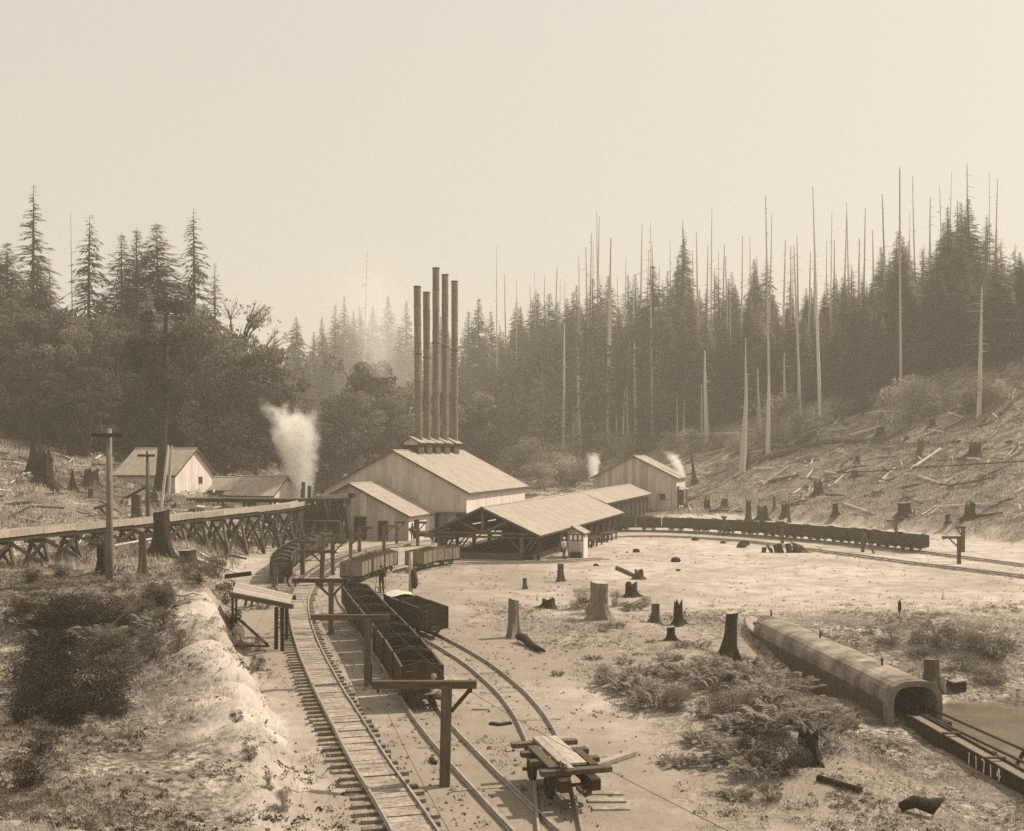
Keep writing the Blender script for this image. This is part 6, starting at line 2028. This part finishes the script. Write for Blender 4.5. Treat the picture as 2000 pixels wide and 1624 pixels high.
# near grass
X, Y = sample(150000, 22, 72, 1.25)
g, pl, lt_ = zones(X, Y)
nz = fbm(X, Y, .55) + .5
k = (NR.random(len(X)) < np.clip(g * (.25 + 1.3 * nz), 0, 1) * .8) & free_mask(X, Y)
X, Y = X[k], Y[k]
h = np.clip(.05 + .17 * (fbm(X, Y, .3) + .45), .04, .32)
tufts('grass', X, Y, h, np.full(len(X), .009) * (Y / 30) ** .8, 5, 'grass', 1.4)
# slopes
X, Y = sample(60000, 68, 178, 1.0, .56)
g, pl, lt_ = zones(X, Y)
nz = fbm(X, Y, .2) + .5
k = (NR.random(len(X)) < np.clip(g * (.35 + 1.2 * nz), 0, 1)) & free_mask(X, Y)
X, Y = X[k], Y[k]
tufts('slope_grass', X, Y, np.clip(.35 + .5 * (fbm(X, Y, .2) + .3), .2, 1.0), np.full(len(X), .055), 5, 'grass', 2.5)
# low brush on the slopes and behind the buildings
X, Y = sample(22000, 60, 215, .8, .56)
g, pl, lt_ = zones(X, Y)
nz = fbm(X, Y, .09) + fbm(X, Y, .4) * .6 + .5
k = (NR.random(len(X)) < np.clip((nz - .42) * 2.2, 0, 1) * g) & free_mask(X, Y)
X, Y = X[k], Y[k]
leaf_clumps('low_brush', X, Y, NR.uniform(.2, .8, len(X)), np.full(len(X), .11), 26, 'brush')
# weeds near
X, Y = sample(36000, 23, 66, 1.15)
g, pl, lt_ = zones(X, Y)
nz = fbm(X, Y, .25) + .5
d = toe(Y) - X
k = (NR.random(len(X)) < np.clip((nz - .36) * 2.4, 0, 1) * np.clip(g + .12, .0, 1)) & free_mask(X, Y)
X, Y = X[k], Y[k]
leaf_clumps('weeds', X, Y, NR.uniform(.06, .28, len(X)), np.full(len(X), .032), 26, 'brush')
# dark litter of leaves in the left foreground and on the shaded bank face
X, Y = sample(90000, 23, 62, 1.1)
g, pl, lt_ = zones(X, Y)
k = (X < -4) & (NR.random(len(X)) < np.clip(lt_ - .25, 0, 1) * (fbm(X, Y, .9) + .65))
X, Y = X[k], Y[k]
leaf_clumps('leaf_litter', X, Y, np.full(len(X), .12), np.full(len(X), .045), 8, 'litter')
# dark creeping weeds in patches over the left bank
X, Y = sample(30000, 23, 66, 1.1)
d = toe(Y) - X
nz = fbm(X, Y, .45) + .6 * fbm(X, Y, 1.6)
k = (d > -.9) & free_mask(X, Y) & (NR.random(len(X)) < np.clip((nz - .02) * 3.0, 0, 1) * (.3 + .7 * sst(44, 52, Y) + .25 * sst(36, 26, Y)))
X, Y = X[k], Y[k]
leaf_clumps('creeping_weeds', X, Y, NR.uniform(.05, .22, len(X)), np.full(len(X), .034), 20, 'leaf_dark')
# sparse yard weeds
X, Y = sample(2500, 58, 120, 1.0)
k = (NR.random(len(X)) < .25 + fbm(X, Y, .1)) & free_mask(X, Y) & (X > -18)
X, Y = X[k], Y[k]
leaf_clumps('yard_weeds', X, Y, NR.uniform(.06, .22, len(X)), np.full(len(X), .045), 16, 'brush')
# slash: broken branches and splinters left on the cleared slopes
X, Y = sample(2600, 75, 190, .9, .56)
g, pl, lt_ = zones(X, Y)
k = (g > .5) & free_mask(X, Y) & (NR.random(len(X)) < .75)
X, Y = X[k], Y[k]
L_ = NR.uniform(.6, 4.2, len(X)); a_ = NR.uniform(-1.5, 1.9, len(X)); th = NR.uniform(.04, .17, len(X))
x0, y0, x1, y1 = X, Y, X + np.cos(a_) * L_, Y + np.sin(a_) * L_
z0, z1 = height(x0, y0) + th + .1, height(x1, y1) + th + NR.uniform(.05, .5, len(X))
for nm, mm, sel in (('slash', 'snag', NR.random(len(X)) < .45), ('dark_slash', 'burnt', None)):
    if sel is None: sel = ~prev
    prev = sel
    mb = MB()
    for q in np.nonzero(sel)[0]:
        mb.tube([(x0[q], y0[q], z0[q]), (x1[q], y1[q], z1[q])], [th[q], th[q] * .6], 5)
    tag(mb.build(nm, M[mm]), kind='stuff')
# coal and cinders spilled beside the tracks
cx_, cy_2 = [], []
for P in (P1, P2, P3, P1b):
    for p in P:
        if 26 < p.y < 100:
            for q in range(7):
                cx_.append(p.x + NR.normal(0, .75)); cy_2.append(p.y + NR.normal(0, .4))
X, Y = np.array(cx_), np.array(cy_2)
k = fbm(X, Y, .35) > -.12
X, Y = X[k], Y[k]
leaf_clumps('coal_spill', X, Y, np.full(len(X), .06), NR.uniform(.018, .05, len(X)), 4, 'coal')
# small stones
X, Y = sample(5000, 25, 95, 1.2)
k = free_mask(X, Y) & (fbm(X, Y, .3) > -.1)
X, Y = X[k], Y[k]
leaf_clumps('pebbles', X, Y, np.full(len(X), .03), NR.uniform(.03, .07, len(X)), 4, 'stone')
# the far wood that reads as one mass behind the trees one can tell apart
X = NR.uniform(-260, 320, 2600)
Y = NR.uniform(215, 420, 2600)
keep = (np.abs(X) < .62 * Y)
X, Y = X[keep], Y[keep]
Zf = height(X, Y)
tri = []
px_ = 1000 + F * X / Y
sky_ = np.interp(px_, [-100, 60, 200, 330, 430, 520, 600, 680, 800, 950] + SKX[1:], [520, 560, 600, 590, 640, 700, 690, 650, 660, 660] + SKY_[1:]) + 95 + NR.uniform(0, 60, len(X))
Hf = np.clip(CAM_H + (880 - sky_) * Y / F - Zf, 0, 26)
keep = Hf > 4
X, Y, Zf, Hf = X[keep], Y[keep], Zf[keep], Hf[keep]
per = 110
t = NR.random((len(X), per)) ** .7
a = NR.uniform(0, 6.283, (len(X), per))
rr = (1 - t) * (Hf * .15)[:, None] * NR.uniform(.3, 1.1, (len(X), per))
Px = X[:, None] + np.cos(a) * rr
Py = Y[:, None] + np.sin(a) * rr
Pz = Zf[:, None] + (.08 + .92 * t) * Hf[:, None]
P = np.stack([Px, Py, Pz], 2).reshape(-1, 3)
u = NR.normal(0, 1, P.shape); u[:, 2] *= .3; u /= np.linalg.norm(u, axis=1)[:, None]
v = np.cross(u, NR.normal(0, 1, P.shape)); v /= np.linalg.norm(v, axis=1)[:, None]
sz = NR.uniform(.3, .7, len(P))[:, None]
V = np.stack([P - u * sz, P - v * sz * .6, P + u * sz, P + v * sz * .6], 1).reshape(-1, 3)
tag(put('far_wood', np_mesh('far_wood', V, np.arange(len(V)).reshape(-1, 4), M['conifer'], False, 4)), kind='stuff')

# ------------------------------------------------------------------ people and the horse (one skinned surface each)
def skin_body(name, pts, edges, radii, m, parent, root=0, sub=2):
    me = bpy.data.meshes.new(name)
    me.from_pydata([Vector(p) for p in pts], edges, [])
    me.materials.append(m)
    o = put(name, me, parent)
    md = o.modifiers.new('skin', 'SKIN')
    md.use_smooth_shade = True
    lay = me.skin_vertices[0].data
    for i, r in enumerate(radii):
        r = r if hasattr(r, '__len__') else (r, r)
        lay[i].radius = r
        lay[i].use_root = (i == root)
    s = o.modifiers.new('sub', 'SUBSURF')
    s.levels = s.render_levels = sub
    return o

def head_parts(root, c, face, hat=None, hair='cloth'):
    """c: head centre, face: heading angle of the face (0 = -Y)"""
    fx, fy = math.sin(face), -math.cos(face)
    m = MB()
    n = 10
    vs = []
    for j in range(9):
        th = math.pi * j / 8
        for k in range(n):
            a = 2 * math.pi * k / n
            jaw = 1 - .22 * max(0, -math.cos(th)) 
            x, y, z = .078 * math.sin(th) * math.cos(a) * jaw, .098 * math.sin(th) * math.sin(a) * jaw, .118 * math.cos(th)
            vs.append((c[0] + x * fy * -1 + y * -fx * -1, c[1] + x * fx + y * fy, c[2] + z))
    m.add(vs, [(j * n + k, j * n + (k + 1) % n, (j + 1) * n + (k + 1) % n, (j + 1) * n + k) for j in range(8) for k in range(n)])
    f = Vector((fx, fy, 0))
    sd = Vector((-fy, fx, 0))
    cc = Vector(c)
    m.tube([cc + f * .09 + Vector((0, 0, .02)), cc + f * .122 + Vector((0, 0, -.02)), cc + f * .09 + Vector((0, 0, -.03))], [.008, .016, .012], 5)
    for s in (-1, 1):
        m.tube([cc + sd * s * .076 + Vector((0, 0, .025)), cc + sd * s * .09, cc + sd * s * .078 + Vector((0, 0, -.03))], [.012, .02, .01], 5)
    hd = m.build('head', M['skin'], root, smooth=True)
    e = MB()
    for s in (-1, 1):
        q = cc + f * .088 + sd * s * .03 + Vector((0, 0, .015))
        e.tube([q - sd * .011, q + sd * .011], .008, 5)
    q = cc + f * .086 + Vector((0, 0, -.06))
    e.tube([q - sd * .022, q + sd * .022], .006, 5)
    e.build('face_features', M['cloth'], hd)
    h = MB()
    if hat:
        h.tube([cc + Vector((0, 0, .055)), cc + Vector((0, 0, .065))], [hat[0], hat[0]], 14)
        h.tube([cc + Vector((0, 0, .06)), cc + Vector((0, 0, .12)), cc + Vector((0, 0, .17))], [.1, .095, .07], 12)
        h.build('hat', M[hat[1]], root, smooth=False)
    return hd

def hand(root, w_, d, m='skin'):
    """five short fingers leaving a palm at the wrist w_, pointing along d"""
    w_, d = Vector(w_), Vector(d).normalized()
    sd = d.cross(Vector((0, 0, 1)))
    sd = sd.normalized() if sd.length > .1 else Vector((1, 0, 0))
    m_ = MB()
    m_.bar(w_, w_ + d * .09, .075, .035, (0, .2, 1))
    for i, L in enumerate((.07, .08, .075, .055)):
        a = w_ + d * .085 + sd * (-.03 + .02 * i)
        b = a + d * L * .55
        m_.tube([a, b, b + d * L * .3 - Vector((0, 0, .025))], [.010, .009, .007], 5)
    a = w_ + d * .02 - sd * .035
    m_.tube([a, a + d * .04 - sd * .02, a + d * .075 - sd * .015], [.011, .010, .008], 5)
    m_.build('hand', M[m], root, smooth=True)

def person(label, loc, rz, pose, top, legs, hat, face=0.0, scale=1.0):
    """pose: dict of joints in metres; feet at z = 0"""
    root = thing('person', label, 'person', loc, rz)
    root.scale = (scale,) * 3
    J = pose
    names = ['pelvis', 'waist', 'chest', 'neck', 'hip_l', 'knee_l', 'ank_l', 'toe_l', 'hip_r', 'knee_r', 'ank_r', 'toe_r', 'sh_l', 'el_l', 'wr_l', 'sh_r', 'el_r', 'wr_r', 'chin']
    ix = {n: i for i, n in enumerate(names)}
    E = [('pelvis', 'waist'), ('waist', 'chest'), ('chest', 'neck'), ('neck', 'chin'), ('pelvis', 'hip_l'), ('hip_l', 'knee_l'), ('knee_l', 'ank_l'), ('ank_l', 'toe_l'), ('pelvis', 'hip_r'), ('hip_r', 'knee_r'), ('knee_r', 'ank_r'), ('ank_r', 'toe_r'),
         ('chest', 'sh_l'), ('sh_l', 'el_l'), ('el_l', 'wr_l'), ('chest', 'sh_r'), ('sh_r', 'el_r'), ('el_r', 'wr_r')]
    rad = dict(pelvis=(.16, .12), waist=(.145, .11), chest=(.17, .12), neck=.065, chin=.055, hip_l=.105, hip_r=.105, knee_l=.068, knee_r=.068, ank_l=.05, ank_r=.05, toe_l=.045, toe_r=.045, sh_l=.075, sh_r=.075, el_l=.052, el_r=.052, wr_l=.036, wr_r=.036)
    skin_body('body', [J[n] for n in names], [(ix[a], ix[b]) for a, b in E], [rad[n] for n in names], M[legs], root)
    # shirt or jacket over the torso and sleeves
    m = MB()
    c, wv, pv = Vector(J['chest']), Vector(J['waist']), Vector(J['pelvis'])
    m.tube([Vector(J['neck']) - Vector((0, 0, .02)), c + Vector((0, 0, .09)), c, wv, pv + Vector((0, 0, .02))], [.085, .19, .205, .175, .185], 12)
    for s in 'lr':
        sh, el, wr = Vector(J['sh_' + s]), Vector(J['el_' + s]), Vector(J['wr_' + s])
        m.tube([c + (sh - c) * .6 + Vector((0, 0, .03)), sh, el, el.lerp(wr, .85)], [.10, .095, .07, .052], 9)
    m.build('jacket' if top == 'cloth' else 'shirt', M[top], root, smooth=True)
    hc = Vector(J['neck']) + Vector((0, 0, .17)) + Vector((math.sin(face), -math.cos(face), 0)) * J.get('hd', .03)
    head_parts(root, hc, face, hat)
    for s in 'lr':
        d = Vector(J['wr_' + s]) - Vector(J['el_' + s])
        hand(root, J['wr_' + s], d)
    return root

STAND = dict(pelvis=(0, 0, .93), waist=(0, 0, 1.1), chest=(0, 0, 1.32), neck=(0, 0, 1.47), chin=(0, -.01, 1.54), hip_l=(.09, 0, .88), knee_l=(.11, -.03, .49), ank_l=(.12, 0, .09), toe_l=(.14, -.17, .04), hip_r=(-.09, 0, .88), knee_r=(-.10, -.02, .49), ank_r=(-.11, .02, .09), toe_r=(-.13, -.15, .04),
             sh_l=(.19, 0, 1.41), el_l=(.25, .02, 1.13), wr_l=(.24, -.08, .88), sh_r=(-.19, 0, 1.41), el_r=(-.25, .02, 1.13), wr_r=(-.23, -.1, .88))
LEANF = dict(STAND)
LEANF.update(chest=(0, -.12, 1.29), neck=(0, -.2, 1.42), chin=(0, -.24, 1.48), waist=(0, -.04, 1.09), sh_l=(.19, -.14, 1.37), el_l=(.27, -.24, 1.1), wr_l=(.24, -.46, 1.0), sh_r=(-.19, -.14, 1.37), el_r=(-.27, -.24, 1.1), wr_r=(-.24, -.46, 1.0), knee_l=(.11, -.12, .5), ank_l=(.12, -.05, .09), toe_l=(.14, -.22, .04), ank_r=(-.11, .22, .10), knee_r=(-.10, .04, .49), toe_r=(-.12, .06, .04))
CROUCH = dict(pelvis=(0, .1, .42), waist=(0, .02, .58), chest=(0, -.1, .78), neck=(0, -.14, .93), chin=(0, -.18, .99), hip_l=(.10, .08, .40), knee_l=(.17, -.34, .52), ank_l=(.16, -.14, .09), toe_l=(.18, -.3, .04), hip_r=(-.10, .08, .40), knee_r=(-.17, -.32, .46), ank_r=(-.15, -.1, .09), toe_r=(-.17, -.26, .04),
              sh_l=(.19, -.11, .87), el_l=(.25, -.3, .66), wr_l=(.14, -.48, .62), sh_r=(-.19, -.11, .87), el_r=(-.26, -.28, .64), wr_r=(-.16, -.46, .58))
b = hit(743, 1160)
person('man in dark clothes and brimmed hat leaning on the handles of a frame trolley', (b.x, b.y + .55, b.z), 0, LEANF, 'cloth', 'cloth', (.17, 'wood_dark'))
# the frame trolley he pushes
q = hit(743, 1167)
tr = thing('frame_trolley', 'dark two handled frame trolley standing in front of the man', 'trolley', q)
for s in (-1, 1):
    MB().tube([(s * .27, .5, 1.0), (s * .30, .1, .75), (s * .30, -.25, .62), (s * .27, -.35, .5), (s * .16, -.38, .05)], .028, 6).build('side_frame', M['iron'], tr, smooth=True)
    MB().tube([(s * .10, -.33, .62), (s * .04, -.36, .05)], .025, 6).build('upright', M['iron'], tr)
MB().tube([(-.30, -.25, .62), (.30, -.25, .62)], .028, 6).build('crossbar', M['iron'], tr)
MB().tube([(-.26, -.36, .3), (.26, -.36, .3)], .025, 6).build('crossbar', M['iron'], tr)
b = Vector(G(1103, 1091))
person('man in a light shirt and pale cap standing at the door of the watch hut', (b[0] - .1, b[1] - .5, 0), .9, STAND, 'shirt', 'cloth', (.12, 'white'))
b = Vector(G(853, 1386))
person('crouching man in a cap and light shirt at the end of the nearest coal car', (b[0] + .03, b[1] + .05, 0), -.9, CROUCH, 'shirt', 'cloth', (.12, 'wood_pale'))
b = Vector(G(871, 1092))
person('dark clothed man standing against the left corner post of the shed', (b[0] - .15, b[1], 0), .4, STAND, 'cloth', 'cloth', (.15, 'wood_dark'))
b = Vector(G(806, 1058))
person('dark clothed man near the right corner of the annex', (b[0], b[1], 0), -.3, STAND, 'cloth', 'cloth', (.14, 'wood_dark'))

# horse, head towards the camera, body turned right
b = Vector(G(828, 1066))
hs = thing('horse', 'brown horse with a pale face and shoulder standing before the boiler house', 'horse', (b[0], b[1], 0), math.radians(28))
P_ = [(0, 0, 1.12), (.55, 0, 1.10), (-.55, 0, 1.14), (-.85, 0, 1.25), (.95, 0, 1.15), (-1.15, 0, 1.55), (-1.28, 0, 1.72), (-1.55, 0, 1.55), (-1.72, 0, 1.40),
      (-.62, .2, .95), (-.66, .2, .5), (-.64, .2, .12), (-.72, .2, .03), (-.62, -.2, .95), (-.66, -.2, .5), (-.64, -.2, .12), (-.72, -.2, .03),
      (.80, .21, .95), (.74, .21, .78), (.98, .21, .52), (.92, .21, .10), (.86, .21, .03), (.80, -.21, .95), (.74, -.21, .78), (.98, -.21, .52), (.92, -.21, .10), (.86, -.21, .03),
      (1.1, 0, 1.12), (1.18, 0, .8), (1.17, 0, .55)]
E_ = [(0, 1), (0, 2), (2, 3), (1, 4), (3, 5), (5, 6), (6, 7), (7, 8), (2, 9), (9, 10), (10, 11), (11, 12), (2, 13), (13, 14), (14, 15), (15, 16), (1, 17), (17, 18), (18, 19), (19, 20), (20, 21), (1, 22), (22, 23), (23, 24), (24, 25), (25, 26), (4, 27), (27, 28), (28, 29)]
r_ = [.30, .29, .31, .24, .22, .16, .13, .105, .075] + [.14, .075, .055, .07] * 2 + [.19, .12, .07, .052, .07] * 2 + [.05, .06, .03]
skin_body('body', P_, E_, r_, M['horse'], hs)
m = MB()
for s in (-1, 1):
    m.tube([(-1.24, s * .07, 1.82), (-1.22, s * .09, 1.92), (-1.2, s * .085, 2.0)], [.035, .04, .008], 6)
m.build('ears', M['horse'], hs, smooth=True)
m = MB()
m.tube([(-1.30, 0, 1.80), (-1.5, 0, 1.66), (-1.74, 0, 1.46)], [.07, .072, .06], 8)
m.build('blaze', M['horse_pale'], hs, smooth=True)
m = MB()
m.tube([(-.80, 0, 1.42), (-.60, 0, 1.46), (-.35, 0, 1.45)], [.14, .2, .1], 10)
m.build('shoulder_cloth', M['horse_pale'], hs, smooth=True)

# ------------------------------------------------------------------ steam and smoke
def plume(name, label, base, top, r0, r1, dens, seed, col=.985, noise_s=2.0, cat='steam'):
    """closed hull around a rising plume; the density thins towards its ragged edge"""
    base, top = Vector(base), Vector(top)
    H = top.z - base.z
    m = MB()
    n, rows = 16, 10
    vs = []
    for j in range(rows + 1):
        t = j / rows
        r = (r0 + (r1 - r0) * t ** .75) * 1.75
        if j == rows: r *= .6
        for k in range(n):
            a = 2 * math.pi * k / n
            vs.append(((top.x - base.x) * t + r * math.cos(a), (top.y - base.y) * t + r * math.sin(a), H * (t * 1.06 - .01)))
    m.add(vs, [(j * n + k, j * n + (k + 1) % n, (j + 1) * n + (k + 1) % n, (j + 1) * n + k) for j in range(rows) for k in range(n)] + [tuple(reversed(range(n))), tuple(rows * n + k for k in range(n))])
    mt = bpy.data.materials.new('steam_' + cat)
    mt.use_nodes = True
    t_ = mt.node_tree
    N, L = t_.nodes, t_.links
    N.remove(N['Principled BSDF'])
    tc = N.new('ShaderNodeTexCoord')
    sx = N.new('ShaderNodeSeparateXYZ')
    L.new(tc.outputs['Object'], sx.inputs[0])
    def mth(op, a, b=None, c=None, cl=False):
        x = N.new('ShaderNodeMath'); x.operation = op; x.use_clamp = cl
        for i, v in enumerate((a, b, c)):
            if v is None: continue
            if isinstance(v, (int, float)): x.inputs[i].default_value = v
            else: L.new(v, x.inputs[i])
        return x.outputs[0]
    tz = mth('DIVIDE', sx.outputs[2], H, None, True)
    dx = mth('SUBTRACT', sx.outputs[0], mth('MULTIPLY', tz, top.x - base.x))
    dy = mth('SUBTRACT', sx.outputs[1], mth('MULTIPLY', tz, top.y - base.y))
    rr = mth('SQRT', mth('ADD', mth('MULTIPLY', dx, dx), mth('MULTIPLY', dy, dy)))
    R_ = mth('ADD', mth('MULTIPLY', mth('POWER', tz, .75), r1 - r0), r0)
    q = mth('DIVIDE', rr, R_)
    nz = N.new('ShaderNodeTexNoise')
    nz.inputs['Scale'].default_value = noise_s / max(r1, .5)
    nz.inputs['Detail'].default_value = 4
    nz.inputs['Roughness'].default_value = .6
    of = N.new('ShaderNodeVectorMath'); of.operation = 'ADD'
    of.inputs[1].default_value = (seed * 7.1, seed * 3.3, 0)
    L.new(tc.outputs['Object'], of.inputs[0])
    L.new(of.outputs[0], nz.inputs['Vector'])
    e = mth('ADD', mth('SUBTRACT', 1.0, q), mth('MULTIPLY', mth('SUBTRACT', nz.outputs[0], .5), 1.15))
    topf = mth('MULTIPLY', mth('ADD', mth('SUBTRACT', .88, tz), mth('MULTIPLY', mth('SUBTRACT', nz.outputs[0], .5), .7)), 2.6, None, True)
    de = mth('MULTIPLY', mth('MULTIPLY', mth('MULTIPLY', e, 1.1, None, True), topf), dens)
    pv = N.new('ShaderNodeVolumePrincipled')
    pv.inputs['Color'].default_value = (col, col * .98, col * .95, 1)
    pv.inputs['Anisotropy'].default_value = .1
    L.new(de, pv.inputs['Density'])
    L.new(pv.outputs[0], N['Material Output'].inputs['Volume'])
    o = m.build(name, mt, None, base)
    return tag(o, label, cat, None, 'stuff')

plume('steam_plume', 'thick white plume of steam rising behind the front shed', (-22.4, 121.5, 2.6), (-24.0, 122.5, 14.9), .55, 3.4, 2.2, 1)
plume('smoke_drift', 'thin pale smoke drifting up before the hazy firs', (-22, 190, 21.5), (-25.5, 192, 42), 2.0, 8.5, .11, 2, cat='smoke', noise_s=1.4)
plume('smoke_haze', 'faint wide veil of smoke hanging in the valley behind the stacks', (-22, 236, 6), (-34, 250, 60), 9, 24, .016, 6, cat='smoke', noise_s=1.4)
plume('steam_puff', 'small white puff of steam left of the hoist house roof', (11.7, 163, 4.6), (11.9, 163, 9.2), .7, 1.2, 2.2, 3)
plume('steam_puff', 'small white puff of steam over the right roof slope of the hoist house', (24.4, 161, 5.4), (22.4, 161, 9.2), .5, 1.2, 2.2, 4)

# ------------------------------------------------------------------ air
hzm = bpy.data.materials.new('valley_haze')
hzm.use_nodes = True
hzm.cycles.homogeneous_volume = True
t_ = hzm.node_tree
t_.nodes.remove(t_.nodes['Principled BSDF'])
pv = t_.nodes.new('ShaderNodeVolumePrincipled')
pv.inputs['Color'].default_value = (.98, .92, .80, 1)
pv.inputs['Density'].default_value = 0.0008
pv.inputs['Anisotropy'].default_value = .2
t_.links.new(pv.outputs[0], t_.nodes['Material Output'].inputs['Volume'])
tag(MB().box(-570, 570, -90, 970, -3.6, 82).build('haze', hzm), kind='stuff')

# ------------------------------------------------------------------ labels: say which one by what stands next to it
LM = [(1187, 860, 'the tall pale snag'), (1449, 880, 'the thick broken snag'), (1602, 760, 'the tall clean topped snag'), (1757, 760, 'the rounded dark fir'), (1893, 740, 'the tallest fir at the right'), (1275, 840, 'the slim dark fir'),
      (1040, 850, 'the brush right of the boiler house'), (1239, 880, 'the hoist house'), (320, 900, 'the slope house'), (213, 1000, 'the tall telegraph pole'), (560, 850, 'the steam plume'), (850, 860, 'the stacks'), (490, 930, 'the front shed'),
      (86, 920, 'the massive charred stump'), (457, 700, 'the thin leaved tree'), (1169, 1180, 'the broad pale stump'), (1423, 1250, 'the tall leaning stump'), (1578, 1470, 'the hollow black stump'), (1311, 1240, 'the short dark stump'), (1640, 1540, 'the black rotten log'),
      (1785, 1380, 'the culvert mouth'), (1600, 1270, 'the middle of the culvert'), (1820, 1320, 'the thick stump by the pond'), (1757, 1200, 'the dry plant spike'), (1010, 1240, 'the tall pale stump'), (368, 1085, 'the broad low stump on the crest'), (505, 1160, 'the loading platform'),
      (330, 1178, 'the bare root'), (85, 1300, 'the dead stick'), (60, 1520, 'the lower left corner'), (530, 1540, 'the end of the cut bank'), (278, 1100, 'the thin leaning stump'), (1890, 790, 'the tall stump at the upper right'), (1720, 845, 'the rooted stump'), (1558, 865, 'the short thick log'), (700, 860, 'the valley brush')]
ORDS = ORD + ['%dth' % i for i in range(15, 60)]
LEAD = {'firs of the dense forest on the right': 'fir of the right forest', 'dark leafy trees of the left wood': 'dark leafy tree of the left wood', 'scrubby bushes on the left bank': 'dark scrubby bush', 'leafy trees behind the boiler house': 'leafy valley tree',
        'hazy firs in the middle of the valley': 'hazy valley fir', 'dead snags standing over the forest': 'thin bare snag', 'logs strewn over the right slope': 'strewn log on the right slope', 'logs strewn over the left slope': 'strewn log on the left slope'}
def screen(o):
    p = o.location
    return 1000 + F * p.x / p.y, 880 + F * (CAM_H - p.z) / p.y
buck = {}
for o in list(C.objects):
    g_ = o.get('group')
    if not o.get('category') or not g_ or not (g_ in LEAD or g_.startswith('leafy bushes') or g_.startswith('low leafy clumps')):
        continue
    x_, y_ = screen(o)
    lm = min(LM, key=lambda l: abs(l[0] - x_) * (1.0 if y_ > 900 else 1.6) + abs(l[1] - y_))
    dx, dy = x_ - lm[0], y_ - lm[1]
    side = ('left of' if dx < 0 else 'right of') if abs(dx) > abs(dy) * .8 else ('behind' if dy < 0 else 'in front of')
    lead = LEAD.get(g_) or ('leafy bush' if g_.startswith('leafy') else ('low ferny clump' if o.name.startswith('fern') else 'low leafy clump'))
    buck.setdefault((lead, side, lm[2]), []).append((x_, o))
for (lead, side, nm), os_ in buck.items():
    os_.sort(key=lambda t: t[0])
    for i, (x_, o) in enumerate(os_):
        lb = '%s %s %s' % (lead, side, nm) + ('' if len(os_) == 1 else ', %s from left' % ORDS[i])
        o['label'] = lb if len(lb.split()) <= 16 else lb.replace(' of the right forest', '').replace(' of the left wood', '').replace(' on the right slope', '').replace(' on the left slope', '')
